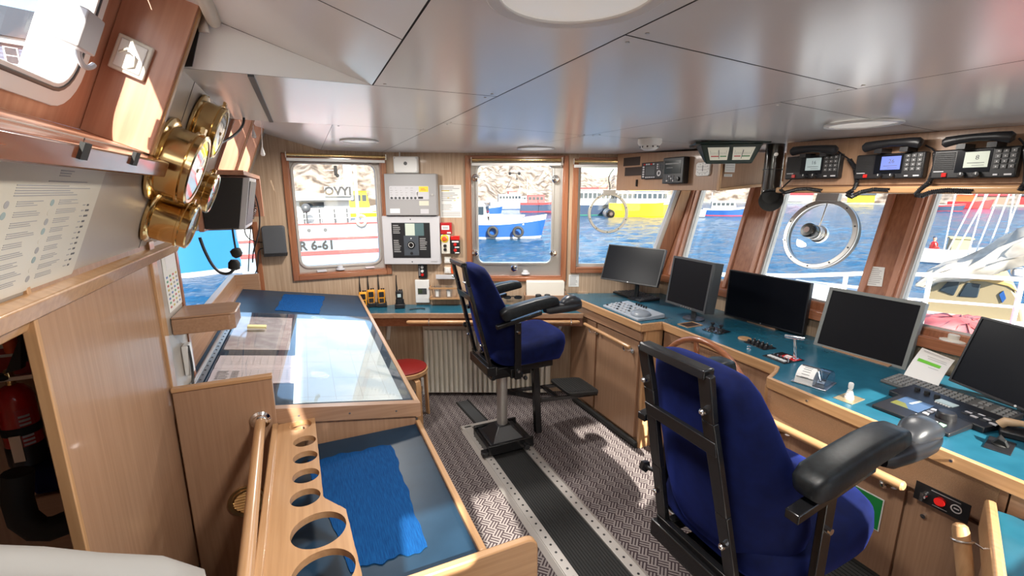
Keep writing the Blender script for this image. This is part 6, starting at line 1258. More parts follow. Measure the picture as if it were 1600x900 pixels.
# knobs and catches of the middle window, suction cups, sill items
for k, (px, py, lab) in enumerate(((743.5, 278, 'upper left'), (867.5, 280, 'upper right'), (743, 394, 'lower left'), (863.5, 395, 'lower right'), (803, 418, 'bottom centre'))):
    uu, zz = Mu(px, py, -.05); o = thing('window_clamp', 'round metal clamp knob, %s on the middle far window frame' % lab, 'window clamp', MID_O+MID_U*uu+MID_N*-.038+V((0, 0, zz)), MID_A, 'round clamp knobs of the middle window')
    mb = MB(); mb.lathe([(.010, 0), (.010, .018), (.027, .022), (.030, .032), (.024, .042), (.0001, .046)], (0, 0, 0), (0, -1, 0), CHR, 24); mb.build('knob', o); mb = MB(); mb.cyl((0, .004, 0), (0, -.004, 0), .018, ALU, n=20); mb.build('washer', o)
def cup_clip(kind, label, px, py):
    if kind == 'far': p = Yp(px, py, FY+.045); a = 0
    else: p = Mp(px, py, -.03); a = MID_A
    o = thing('ventilation_knob', label, 'knob', p, a); mb = MB(); mb.lathe([(.036, 0), (.034, .008), (.024, .012), (.020, .026), (.014, .030), (.0001, .031)], (0, 0, 0), (0, 0, 1), LGR, 22); mb.build('body', o)
cup_clip('far', 'grey round knob on the sill below the white boat', 532, 421); cup_clip('mid', 'grey round knob on the sill of the middle far window', 821, 428)
p = Yp(503, 424, FY+.04); o = thing('window_card', 'pale card lying on the sill below the white boat', 'card', p, .1); mb = MB(); mb.hexa([(-.035, -.03, 0), (.035, -.03, 0), (.035, .02, .0), (-.035, .02, .0), (-.035, -.03, .003), (.035, -.03, .003), (.035, .02, .012), (-.035, .02, .012)], LGR); mb.build('card', o)
p = Yp(578, 418, FY+.04); o = thing('window_card', 'pink card lying on the sill right of the grey round knob', 'card', p, .1); mb = MB(); mb.box(-.035, .035, -.025, .02, 0, .005, PINK); mb.build('card', o)
p = Yp(524, 263, FY+.055); o = thing('blind_catch', 'black spring catch hanging from the blind over the white boat', 'catch', p, 0); mb = MB(); mb.box(-.012, .012, -.012, .0, -.055, .02, BLK); mb.cyl((.010, -.006, -.055), (.010, -.03, -.055), .014, BLK, n=14); mb.build('catch', o, bev=.002)
# blind hook between two black dots on the middle window
p = Mp(804, 271, -.045); o = thing('suction_hook', 'two small black suction cups joined by a bar on the middle far window glass', 'hook', p, MID_A); mb = MB()
mb.box(-.036, .036, -.006, -.002, -.003, .003, BLK); mb.build('bar', o)
for s_ in (-1, 1): mb = MB(); mb.lathe([(.012, .006), (.008, 0), (.006, -.008), (.0001, -.009)], (s_*.038, 0, 0), (0, 1, 0), BLK, 16); mb.build('suction_cup', o)
mb = MB(); mb.tube([(.018, -.004, -.003), (.018, -.004, -.028)], .0015, BLK, 6); mb.lathe([(.002, 0), (.008, -.022), (.0001, -.024)], (.018, -.004, -.028), (0, 0, 1), DGR, 12); mb.build('tassel', o)

# ================================================================== RING SCREENS (clear view screens) AND WIPER
def ring_screen(label, M, r, cable):
    t = thing('clear_view_screen', label, 'ring screen', (0, 0, 0), mat=M)
    mb = MB(); mb.ring(circ(r, 56), circ(r*.87, 56), (0, -.016, 0), ALU); mb.ring(circ(r*.98, 56, (0, 0), .004), circ(r*.90, 56, (0, 0), .004), (0, .03, 0), DGR); mb.build('ring', t, bev=.003)
    mb = MB()
    for k in range(10): a = k*PI/5+.3; mb.cyl((r*.935*math.cos(a), -.016, r*.935*math.sin(a)), (r*.935*math.cos(a), -.0185, r*.935*math.sin(a)), .005, DGR, n=8)
    build_each(mb, 'screw', t)
    mb = MB(); mb.lathe([(r*.24, .01), (r*.24, -.012), (r*.20, -.02)], (0, 0, 0), (0, 1, 0), STEEL, 28)
    for k in range(3): mb.lathe([(r*.195, -.02-k*.016), (r*.205, -.022-k*.016), (r*.205, -.030-k*.016), (r*.19, -.034-k*.016)], (0, 0, 0), (0, 1, 0), (STEEL, WPL, STEEL)[k], 28)
    mb.lathe([(r*.185, -.066), (r*.185, -.090), (r*.20, -.092), (r*.20, -.118), (r*.17, -.128), (.0001, -.129)], (0, 0, 0), (0, 1, 0), BLKM, 28); mb.prism(circ(r*.08, 16, (0, 0), -.129), (0, -.002, 0), pbr('motor_badge', (.5, .36, .33), .4)); mb.build('motor', t)
    mb = MB(); mb.tube([(0, -.02, r*.2), (0, -.012, r*.9)], .004, STEEL, 8); mb.box(-r*.3, r*.3, -.035, -.0, r*.92, r*1.14, ALP); mb.build('motor_arm', t, bev=.003)
    mb = MB(); mb.tube(cable, .004, BLK, 8); mb.build('cable', t); return t
uu, zz = Mu(949, 333, -.04); ur = Mu(980, 333, -.04)[0]-uu
ring_screen('small ring screen on the third far window', tr(MID_O+MID_U*uu+MID_N*-.02+V((0, 0, zz))) @ rotz(MID_A), ur, bez((0, -.02, ur*1.1), (.02, -.02, ur*1.5), (-.05, -.02, ur*1.6), (.03, -.02, ur*2.15)))
RKN = (M_RK.to_3x3() @ V((0, -1, 0))).normalized(); pk = PLp(1280, 366, M_RK @ V((0, .03, 0)), RKN); Mk = tr(pk) @ M_RK.to_3x3().to_4x4(); rk = abs((PLp(1338, 366, M_RK @ V((0, .03, 0)), RKN)-PLp(1222, 366, M_RK @ V((0, .03, 0)), RKN)).length)/2
ring_screen('large ring screen on the front window below the middle radio telephone', Mk, rk*.98, bez((0, -.02, rk*1.1), (.0, -.02, rk*1.2), (.01, -.02, rk*1.25), (.0, -.02, rk*1.3)))
def Wp(px, py, off): return PLp(px, py, M_RK @ V((0, off, 0)), RKN)
a, b = Wp(1096, 296, .10), Wp(1062, 402, .10); c_, d = Wp(1104, 296, .11), Wp(1075, 362, .11)
t = thing('window_wiper', 'window wiper outside the front window between the two overhead boxes', 'wiper', b); T = tr(-b); mb = MB(T); mb.tube([a, b], .011, DGR, 8); mb.build('blade', t); mb = MB(T); mb.tube([c_, d], .006, STEEL, 8); e_ = a.lerp(b, .52); mb.tube([d.lerp(c_, .3), e_], .010, STEEL, 8); mb.build('arm', t)
# notice on the post between the two right front windows
def R_at(px, py): return PLp(px, py, M_RK @ V((0, -.002, 0)), RKN)
P_ = [R_at(*p_) for p_ in ((1354, 446), (1378, 448), (1383, 418), (1361, 416))]; c_ = sum(P_, V())/4; t = thing('notice', 'small printed notice on the wooden post between the two right front windows', 'notice', c_); T = tr(-c_); mb = MB(T); mb.prism(P_, RKN*.0015, PAPER); mb.build('sheet', t); mb = MB(T)
for i in range(9): f = .08+i*.1; a, b = P_[0].lerp(P_[3], f).lerp(P_[1].lerp(P_[2], f), .1), P_[0].lerp(P_[3], f).lerp(P_[1].lerp(P_[2], f), random.uniform(.6, .92)); g = (P_[3]-P_[0])*.03; mb.prism([a+RKN*.0015, b+RKN*.0015, b+g+RKN*.0015, a+g+RKN*.0015], RKN*.0004, INKL)
mb.build('text_lines', t)
# ================================================================== THINGS ON THE LEFT SIDE
def S_loc(p): q = M_S.inverted() @ p; return q.x, q.z
def on_S(name, label, cat, p, off=0, group=None): return thing(name, label, cat, (0, 0, 0), 0, group, mat=tr(p+S_N*off) @ S_ROT)
def clock(label, px, py, r, L_, dial, face='clock', name='ship_clock', p=None):
    p = p or Sp(px, py); t = on_S(name, label, 'clock' if face == 'clock' else 'barometer', p, .001, 'brass ship instruments on the raked left wall')
    mb = MB(); mb.lathe([(r*1.0, 0), (r*1.08, -.004), (r*1.08, -.010), (r*.98, -.016), (r*.90, -.018), (r*.90, -L_*.70), (r*.97, -L_*.72), (r*.97, -L_*.78), (r*.91, -L_*.80), (r*.93, -L_*.97), (r*.88, -L_), (r*.80, -L_*.99), (r*.80, -L_*.93)], (0, 0, 0), (0, 1, 0), BRASS, 56); mb.build('brass_case', t, ang=30)
    mb = MB(); mb.lathe([(r*.81, -L_*.90), (r*.81, -L_*.935), (.0001, -L_*.936)], (0, 0, 0), (0, 1, 0), dial, 48); dl = mb.build('dial', t)
    mb = MB(); y = -L_*.938
    for k in range(12): a = k*PI/6; d = V((math.cos(a), 0, math.sin(a))); s_ = V((-d.z, 0, d.x)); c_ = d*r*.68+V((0, y, 0)); mb.prism([c_-d*r*.06-s_*r*.012, c_+d*r*.06-s_*r*.012, c_+d*r*.06+s_*r*.012, c_-d*r*.06+s_*r*.012], (0, -.0006, 0), INK)
    mb.build('hour_marks', dl)
    mb = MB()
    for a, l_, w, m_ in ((1.1, .45, .02, INK), (2.4, .62, .014, INK), (-.6, .6, .006, RED)) if face == 'clock' else ((.7, .6, .012, INK), (2.0, .6, .010, BRASS)):
        d = V((math.cos(a), 0, math.sin(a))); s_ = V((-d.z, 0, d.x)); c_ = V((0, y-.002, 0)); mb.prism([c_-d*r*.12-s_*r*w, c_+d*r*l_-s_*r*w*.4, c_+d*r*l_+s_*r*w*.4, c_-d*r*.12+s_*r*w], (0, -.0008, 0), m_)
    mb.cyl((0, y, 0), (0, y-.006, 0), r*.05, BRASS, n=14); mb.build('hands', dl)
    mb = MB(); mb.lathe([(r*.80, -L_*.965), (r*.80, -L_*.972), (.0001, -L_*.985)], (0, 0, 0), (0, 1, 0), ACR, 40); mb.build('cover_glass', t)
    mb = MB(); mb.box(-r*.12, r*.12, -L_*.86, -L_*.74, r*.93, r*1.08, BRASS); mb.cyl((-r*.16, -L_*.80, r*1.05), (r*.16, -L_*.80, r*1.05), r*.05, BRASS, n=12); mb.build('hinge', t)
    mb = MB()
    for k in range(3): a = PI/2+k*2*PI/3; mb.cyl((r*1.02*math.cos(a), -.010, r*1.02*math.sin(a)), (r*1.02*math.cos(a), -.014, r*1.02*math.sin(a)), .005, BRASS, n=10)
    build_each(mb, 'flange_screw', t); return t
clock('largest brass ship clock nearest the camera with a white dial', 250, 246, .106, .088, DIALW)
clock('brass ship clock behind and above the largest one', 0, 0, .090, .072, DIALW, p=Sat(1.775, 1.955))
clock('brass barometer with a grey dial below the largest brass clock', 235, 334, .074, .105, DIALG, 'barometer', 'ship_barometer')
clock('small brass clock behind the grey barometer with a half shaded white dial', 0, 0, .074, .095, DIALW, p=Sat(1.855, 1.775))
# laminated notice with a text and symbol grid on the raked wall
c4 = [Sp(45, 249), Sp(162, 262), Sp(100, 425), Sp(-45, 470)]
u0 = [S_loc(p_) for p_ in c4]
P_ = [Sp(47, 250, .0015), Sp(162, 263, .0015), Sp(106, 420, .0015), Sp(-40, 455, .0015)]
xs = [S_loc(p_)[0] for p_ in P_]; zs = [S_loc(p_)[1] for p_ in P_]
x1 = (xs[1]+xs[2])/2+.02; x0 = x1-.36; z1_ = (zs[0]+zs[1])/2; z0_ = .012
t = thing('laminated_notice', 'large laminated notice with symbol columns on the raked wall under the ledge', 'notice', (0, 0, 0), mat=M_S @ tr((x0+x1)/2, -.001, (z0_+z1_)/2)); w, h = (x1-x0), (z1_-z0_)
mb = MB(); mb.prism(rrect(-w/2, w/2, -h/2, h/2, .006, 3, 0), (0, -.0015, 0), PAPERC); mb.build('sheet', t)
mb = MB(); y = -.0015
lines(mb, -w*.02, w*.16, h*.40, h*.46, 3, y, INKL); lines(mb, -w*.10, w*.30, h*.355, h*.375, 1, y, INKL, False); lines(mb, -w*.34, w*.44, h*.25, h*.34, 5, y, INKL)
for c in (-.30, .06):
    for r_ in range(9): lines(mb, w*c, w*(c+.22), h*(.18-r_*.075), h*(.225-r_*.075), 3, y, INKL)
mb.build('text_lines', t)
mb = MB()
for c in (-.37, -.005):
    for r_ in range(9): mb.prism([(w*c+p[0], y, h*(.20-r_*.075)+p[1]) for p in sup(.006, .006, 2, 12)], (0, -.0004, 0), (INKL, pbr('symbol_teal', (.30, .38, .38), .6) if 'symbol_teal' not in bpy.data.materials else bpy.data.materials['symbol_teal'], PAPERC)[(r_+(c > -.1)) % 3])
for r_ in range(12): mb.box(w*.34, w*.37, y-.0004, y, h*(.16-r_*.05), h*(.17-r_*.05), INKL); mb.box(w*.39, w*.41+random.random()*.01, y-.0004, y, h*(.155-r_*.05), h*(.172-r_*.05), INK)
mb.build('symbols', t)
# two black hook pads on the ledge
for px, py, lab in ((131, 236, 'square black hook pad on the middle of the dark red ledge'), (211, 248, 'square black hook pad at the right end of the dark red ledge')):
    q = PLp(px, py, M_S @ V((0, -.054, 0)), S_N); o = thing('hook_pad', lab, 'hook pad', (0, 0, 0), mat=tr(q) @ S_ROT); mb = MB(); mb.box(-.013, .013, -.003, .003, -.013, .013, BLKR); mb.build('pad', o)
# light box on the near window frame with cable and wall socket plate on the reveal
RP = 1.384; o = thing('window_sensor', 'white square box on an arm over the upper left window', 'sensor box', (0, 0, 0), mat=tr(PLp(128, 44, M_S @ V((0, .062, 0)), S_N)) @ S_ROT)
mb = MB(); mb.box(-.038, .034, -.016, .020, -.036, .030, LGR); mb.build('box', o, bev=.003)
mb = MB(); mb.tube(bez((.030, .01, -.02), (.05, .01, -.06), (.065, .0, -.065), (.085, .0, -.045)), .005, LGR, 8); mb.build('cable', o)
q = Yp(207, 91, RP); o = thing('socket_plate', 'pale square cable plate on the wooden window reveal at upper left', 'socket plate', q, 0, mat=roty(math.radians(24)))
mb = MB(); mb.box(-.033, .033, -.012, 0, -.040, .040, CREAM); mb.build('plate', o, bev=.003); mb = MB(); mb.box(-.025, .025, -.016, -.012, -.032, .032, WPL); mb.build('cover', o, bev=.002)
mb = MB(); mb.tube([(-.02, -.016, .0), (-.005, -.028, .012), (.010, -.026, .004), (.012, -.020, -.018), (.002, -.017, -.026), (-.005, -.016, -.018)], .0028, CREAM, 6); mb.build('cable_loop', o)
# blind roller with bracket at the top left
a = Yp(334, 33, 1.44); b = Yp(300, -60, 1.05); t = thing('blind_roller', 'beige blind roller with a steel bracket where ceiling and left wall meet', 'roller blind', a); T = tr(-a); mb = MB(T); dd = V((.02, -1, .02)).normalized(); mb.cyl(a+V((0, -.0, 0)), a+dd*.6, .016, CREAM, n=16); mb.build('roller', t); mb = MB(T); mb.box(a.x-.035, a.x-.012, a.y-.006, a.y+.004, a.z-.03, a.z+.02, STEEL); mb.cyl(a, a+V((-.02, .012, 0)), .008, STEEL, n=10); mb.build('bracket', t, bev=.002)
# calendar sheet and wooden shelf on the white panel
WX = -.4395
def on_panel(name, label, cat, l, t_, r, b_):
    cy = (t_+b_)/2; y0, y1 = Xp(l, cy, WX).y, Xp(r, cy, WX).y; cx = (l+r)/2; z1, z0 = Xp(cx, t_, WX).z, Xp(cx, b_, WX).z; return thing(name, label, cat, (WX, (y0+y1)/2, z0), PI/2), y1-y0, z1-z0
t, w, h = on_panel('wall_chart', 'white symbol chart on the narrow white panel beside the corner window', 'wall chart', 257, 392, 281, 486)
mb = MB(); mb.box(-w/2, w/2, -.001, 0, 0, h, PAPER); mb.build('sheet', t); SY = [pbr('sym_%d' % i, c_, .6) for i, c_ in enumerate(((.5, .1, .1), (.12, .2, .5), (.55, .45, .1), (.1, .35, .2), (.3, .3, .3)))]
mb = MB()
for r_ in range(8):
    for c in range(4): mb.box(-w*.40+c*w*.21, -w*.30+c*w*.21, -.0014, -.001, h*(.06+r_*.075), h*(.095+r_*.075), SY[(r_*3+c*2) % 5])
mb.build('symbols', t); mb = MB(); mb.box(-w*.30, w*.40, -.0014, -.001, h*.72, h*.97, WPL); mb.build('blank_label', t)
a, b = Xp(275, 512, -.38), None
t = thing('wooden_shelf_box', 'small wooden shelf box with rounded end on the white panel above the chart table', 'shelf', (-.44, 1.85, 1.255)); zb_, zt_ = Xp(278, 515, WX).z, Xp(278, 482, WX).z
t.location.z = zb_; hb = zt_-zb_; y0, y1 = 1.80, 1.985; mb = MB(tr(0, -1.85, 0)); pts = [(0.002, y0), (.17, y0), (.185, y0+.015), (.185, y1-.03), (.155, y1), (.002, y1)]
mb.prism([(x, y, 0) for x, y in pts], (0, 0, hb*.80), BEECH['y']); mb.build('box', t, bev=.003); mb = MB(tr(0, -1.85, 0)); mb.prism([(x*1.03, y, hb*.80) for x, y in pts], (0, 0, hb*.12), BEECH['x']); mb.build('top', t, bev=.004)
t = thing('cable_socket', 'white cable socket strip with hanging black cable below the small wooden shelf box', 'socket', (WX+.001, 1.90, 1.12), PI/2); mb = MB(); mb.box(-.03, .03, -.02, 0, -.02, .09, WPL); mb.build('strip', t, bev=.003); mb = MB(); mb.tube(bez((-.02, -.02, .09), (-.05, -.03, .03), (-.03, -.03, -.05), (-.13, -.02, -.085)), .004, BLK, 6); mb.build('cable', t)
# radio with handset on a bracket under the raked windows
bx = Sat(2.60, 1.60); t = thing('bridge_radio', 'black radio with handset hanging below the far raked windows on the left', 'radio', (-.42, 2.5, 1.58), PI/2)
# local x = world y - 2.5 ; local -y = world x towards the room
mb = MB(); mb.box(-.22, .62, -.20, -.02, .235, .255, JAMB['x']); mb.box(.60, .62, -.20, -.02, .02, .24, JAMB['z']); mb.box(-.22, .62, -.03, -.012, .0, .24, JAMB['x']); mb.build('wooden_bracket', t, bev=.002)
mb = MB(); mb.hexa([(-.20, -.155, .01), (.10, -.155, .01), (.10, -.03, .01), (-.20, -.03, .01), (-.20, -.195, .225), (.10, -.195, .225), (.10, -.03, .225), (-.20, -.03, .225)], BLK); mb.build('case', t, bev=.003)
mb = MB(); mb.hexa([(-.20, -.178, .005), (.12, -.178, .005), (.12, -.154, .005), (-.20, -.154, .005), (-.20, -.218, .225), (.12, -.218, .225), (.12, -.194, .225), (-.20, -.194, .225)], LGR); mb.build('front_bezel', t, bev=.002)
mb = MB(); mb.hexa([(-.18, -.182, .02), (.10, -.182, .02), (.10, -.178, .02), (-.18, -.178, .02), (-.18, -.219, .21), (.10, -.219, .21), (.10, -.214, .21), (-.18, -.214, .21)], BLK); mb.build('front_panel', t)
mb = MB(); mb.tube([(.30, -.09, .04), (.30, -.115, .07), (.31, -.14, .13), (.32, -.15, .19), (.33, -.14, .225)], [.022, .026, .018, .026, .022], BLK, 12); mb.box(.24, .40, -.10, -.03, .02, .22, BLK); mb.build('handset', t)
mb = MB(); mb.box(.27, .35, -.168, -.16, .07, .11, LGR); mb.build('handset_plate', t); mb = MB(); mb.tube(coil([(.33, -.13, .22), (.36, -.17, .17), (.35, -.18, .08), (.32, -.16, .02)], .008, 24, 8), .0028, BLK, 5); mb.build('coiled_cord', t)
mb = MB(); mb.tube(bez((.40, -.12, .24), (.50, -.19, .22), (.56, -.20, .0), (.48, -.16, -.10))+bez((.48, -.16, -.10), (.46, -.15, -.14), (.50, -.13, -.16), (.52, -.12, -.24)), .004, BLK, 6); mb.build('cable', t)
# cables with plugs hanging in front of the corner window
def hang(name, label, pix, y, r=.006, plug=None):
    P_ = [Yp(px, py, y) for px, py in pix]; c_ = P_[0]; t = thing(name, label, 'cable', c_); mb = MB(tr(-c_)); 
    sm = []
    for i in range(len(P_)-1):
        p0, p1, p2, p3 = P_[max(0, i-1)], P_[i], P_[i+1], P_[min(len(P_)-1, i+2)]
        for k in range(6):
            f = k/6; sm.append(.5*((2*p1)+(p2-p0)*f+(2*p0-5*p1+4*p2-p3)*f*f+(3*p1-p0-3*p2+p3)*f**3))
    sm.append(P_[-1]); mb.tube(sm, r, BLK, 8); mb.build('lead', t)
    if plug:
        a, b = Yp(*plug[0], y)-c_, Yp(*plug[1], y)-c_; mb = MB(); d = (b-a); mb.tube([a, a+d*.15, a+d*.7, b], [.010, .026, .026, .016], BLKR, 12); mb.build('plug', t)
hang('plug_cable', 'thick black cable looping up to a plug in front of the corner window', [(312, 371), (320, 392), (332, 414), (345, 426), (358, 427), (366, 420)], 2.55, .007, ((366, 422), (366, 406)))
hang('plug_cable', 'short black cable with a plug hanging straight in front of the corner window', [(363, 356), (365, 370), (368, 388)], 2.75, .005, ((366, 388), (373, 402)))
hang('thin_cable', 'thin black cable hanging beside the post of the corner window', [(390, 290), (393, 330), (390, 380), (388, 424)], 3.2, .003)
# pull cords with white drops
for px0, py0, px1, py1, lab in ((396, 191, 396, 205, 'shorter white pull cord at the corner of the ceiling'), (410, 203, 410, 233, 'longer white pull cord at the corner of the ceiling')):
    a, b = Yp(px0, py0, 3.0), Yp(px1, py1, 3.0); t = thing('pull_cord', lab, 'pull cord', b); mb = MB(tr(-b)); mb.tube([a+V((0, 0, .05)), b], .002, WPL, 6); mb.build('cord', t); mb = MB(tr(-b)); mb.lathe([(.003, .01), (.009, -.012), (.012, -.028), (.008, -.036), (.0001, -.038)], b, (0, 0, 1), WPL, 14); mb.build('drop', t)
a = Sat(1.80, 2.06, .08); t = thing('lamp_cable', 'black cable running from the ceiling panel down behind the brass clocks', 'cable', Zp(381, 184, 2.05)); q = Zp(381, 184, 2.05); e = Sp(338, 225, .03); mb = MB(tr(-q)); mb.tube(bez(q, q+V((0, -.01, -.05)), e+(q-e)*.4+V((0, 0, -.03)), e, 14), .005, BLK, 8); mb.build('lead', t)
# ---- recess: fire extinguisher, orange lantern, black lantern, red sign, box seat, white cushion
EY = 1.60
def Ey(px, py, dy=0): return Yp(px, py, EY-dy)
b0, b1 = Ey(35, 722, .09), Ey(22, 600, .09); R_ = abs(Ey(64, 650, .09).x-Ey(0, 650, .09).x)/2*.98
t = thing('fire_extinguisher', 'red fire extinguisher strapped to the wall of the stair recess', 'fire extinguisher', (Ey(32, 660, .09).x, EY-.09, b0.z)); H_ = b1.z-b0.z
mb = MB(); mb.lathe([(R_*.96, .045), (R_, .05), (R_, H_*.82), (R_*.92, H_*.90), (R_*.6, H_*.97), (R_*.28, H_)], (0, 0, 0), (0, 0, 1), RED, 36); mb.build('cylinder', t); mb = MB(); mb.lathe([(R_*.98, 0), (R_*1.02, .004), (R_*1.02, .055), (R_*.97, .058)], (0, 0, 0), (0, 0, 1), BLK, 36); mb.build('foot_ring', t)
mb = MB(); mb.lathe([(R_*.26, H_), (R_*.26, H_+.035), (R_*.18, H_+.04)], (0, 0, 0), (0, 0, 1), BRASS, 18); mb.build('valve', t); mb = MB(); mb.hexa([(-.02, -.012, H_+.03), (.03, -.012, H_+.04), (.03, .012, H_+.04), (-.02, .012, H_+.03), (-.0, -.012, H_+.035), (.045, -.012, H_+.13), (.05, .012, H_+.13), (.0, .012, H_+.035)], BLK); mb.box(-.03, .06, -.01, .01, H_+.012, H_+.022, STEEL); mb.build('handle', t)
mb = MB(); mb.ring([(p[0], p[2], H_*.40) for p in circ(R_*1.03, 36)], [(p[0], p[2], H_*.40) for p in circ(R_*1.001, 36)], (0, 0, .022), BLKR); mb.box(-.01, .012, -R_*1.1, -R_*1.0, .02, H_*.42, STEEL); mb.build('strap', t)
mb = MB(); pts = [(R_*1.004*math.cos(a), R_*1.004*math.sin(a)) for a in [-PI*.42+i*PI*.30/8 for i in range(9)]]
for (xa, ya), (xb, yb) in zip(pts, pts[1:]): mb.add([(xa, ya, H_*.22), (xb, yb, H_*.22), (xb, yb, H_*.72), (xa, ya, H_*.72)], [(0, 1, 2, 3)], pbr('label_red', (.45, .03, .03), .4) if 'label_red' not in bpy.data.materials else bpy.data.materials['label_red'])
mb.build('label_sheet', t); mb = MB()
for i in range(8):
    zz = H_*(.27+i*.05); 
    for (xa, ya), (xb, yb) in list(zip(pts, pts[1:]))[1:6]: mb.add([(xa*1.004, ya*1.004, zz), (xb*1.004, yb*1.004, zz), (xb*1.004, yb*1.004, zz+.006), (xa*1.004, ya*1.004, zz+.006)], [(0, 1, 2, 3)], LGR)
mb.build('label_text', t)
mb = MB(); mb.tube(bez((.0, .0, H_+.02), (-.11, -.03, H_+.05), (-.10, -.05, H_*.5), (-.05, -R_*1.3, H_*.2)), .011, BLKR, 10); mb.build('hose', t)
t = thing('lantern', 'orange handheld lantern hanging in the stair recess above the fire extinguisher', 'lantern', (Ey(12, 520, .08).x, EY-.08, Ey(12, 551, .08).z)); rl = (Ey(27, 520, .08).x-Ey(-6, 520, .08).x)/2; hl = Ey(12, 500, .08).z-Ey(12, 551, .08).z
mb = MB(); mb.lathe([(rl*.62, 0), (rl*.68, hl*.05), (rl*.78, hl*.62), (rl*.98, hl*.70), (rl, hl*.80), (rl*.98, hl*.95), (rl*.8, hl)], (0, 0, 0), (0, 0, 1), ORNG, 30); mb.build('body', t); mb = MB(); mb.lathe([(rl*1.02, hl*.72), (rl*1.05, hl*.76), (rl*1.05, hl*.82), (rl*1.02, hl*.86)], (0, 0, 0), (0, 0, 1), BLK, 30); mb.build('band', t); mb = MB(); mb.tube(bez((-rl*.5, 0, hl), (-rl*.5, 0, hl*1.25), (rl*.5, 0, hl*1.25), (rl*.5, 0, hl)), .007, ORNG, 8); mb.box(-.012, .012, 0, .08, hl*.5, hl*.6, BLK); mb.build('handle', t)
t = thing('lantern', 'black cylindrical lantern beside the orange one in the stair recess', 'lantern', (Ey(44, 540, .06).x, EY-.06, Ey(44, 562, .06).z)); mb = MB(); rl = (Ey(60, 540, .06).x-Ey(29, 540, .06).x)/2; hl = Ey(44, 510, .06).z-Ey(44, 562, .06).z
mb.lathe([(rl*.9, 0), (rl*.95, hl*.6), (rl*1.0, hl*.7), (rl*.7, hl*.95), (rl*.3, hl)], (0, 0, 0), (0, 0, 1), BLK, 28); mb.build('body', t); mb = MB(); mb.lathe([(rl*.99, hl*.64), (rl*1.03, hl*.66), (rl*1.03, hl*.78), (rl*.97, hl*.8)], (0, 0, 0), (0, 0, 1), pbr('brown_band', (.12, .07, .04), .4), 28); mb.build('band', t); mb = MB(); mb.box(-.012, .012, 0, .06, hl*.4, hl*.5, BLK); mb.build('bracket', t)
t = thing('red_sign', 'dark red sign on the recess wall between the lanterns and the fire extinguisher', 'sign', (Ey(5, 580).x, EY+.0185, Ey(5, 595).z)); mb = MB(); mb.box(-.06, .05, -.002, 0, 0, .12, pbr('sign_red', (.35, .01, .015), .4)); mb.build('board', t); mb = MB(); mb.box(-.05, .04, -.0026, -.002, .085, .095, WPL); mb.box(-.05, .02, -.0026, -.002, .06, .068, WPL); mb.build('print', t)
bx0 = Ey(50, 790, .12).x; zb = Ey(78, 774, .12).z
t = thing('box_seat', 'wooden box seat with dark blue cushion low in the stair recess', 'bench', (bx0, EY-.12, -.9))
mb = MB(); mb.box(0, -.475-bx0, 0, .13, 0, zb+.9, BEECH['x']); mb.build('box', t, bev=.004); mb = MB(); mb.box(.004, -.48-bx0, .005, .13, zb+.902, zb+.99, VELV); mb.build('cushion', t, bev=.012)
t = thing('black_hose', 'thick black hose curving down beside the box seat in the stair recess', 'hose', Ey(28, 720, .2)); c_ = Ey(28, 720, .2); mb = MB(tr(-c_)); P_ = [Ey(*p_, .47) for p_ in ((28, 738), (27, 780), (36, 810), (58, 826), (80, 826), (100, 818), (116, 812))]; mb.tube(P_, .024, BLKR, 12); mb.build('hose', t)
# pale rounded seat back at the bottom left, close to the camera
c_ = Zp(60, 935, 1.02); t = thing('seat_back', 'pale cream rounded seat back at the bottom left corner close to the camera', 'seat', (c_.x, c_.y, 0)); CRM = pbr('cream_vinyl', (.30, .29, .275), .5)
A_ = [Dp(px, py, d_) for px, py, d_ in ((-90, 880, .74), (0, 866, .76), (115, 880, .78), (190, 899, .79), (275, 910, .80), (330, 938, .80))]
mb = MB(tr(-c_.x, -c_.y, 0)); rings = []
for i, p_ in enumerate(A_):
    d_ = (A_[min(i+1, len(A_)-1)]-A_[max(0, i-1)]).normalized(); n_ = V((d_.y, -d_.x, 0)).normalized(); hgt = .5
    rings.append([tuple(p_+n_*(.06*math.cos(a)*(1 if abs(math.cos(a)) > .1 else 1))-n_*.06+V((0, 0, -.05+.05*math.sin(a) if math.sin(a) > 0 else -.05+hgt*math.sin(a)))) for a in [2*PI*k/20 for k in range(20)]])
mb.loft(rings, CRM); mb.build('back_rest', t, ang=70); mb = MB(); mb.cyl((0, 0, 0), (0, 0, .62), .03, STEEL); mb.lathe([(.2, 0), (.2, .02), (.05, .04)], (0, 0, 0), (0, 0, 1), BLK, 28); mb.build('stand', t)
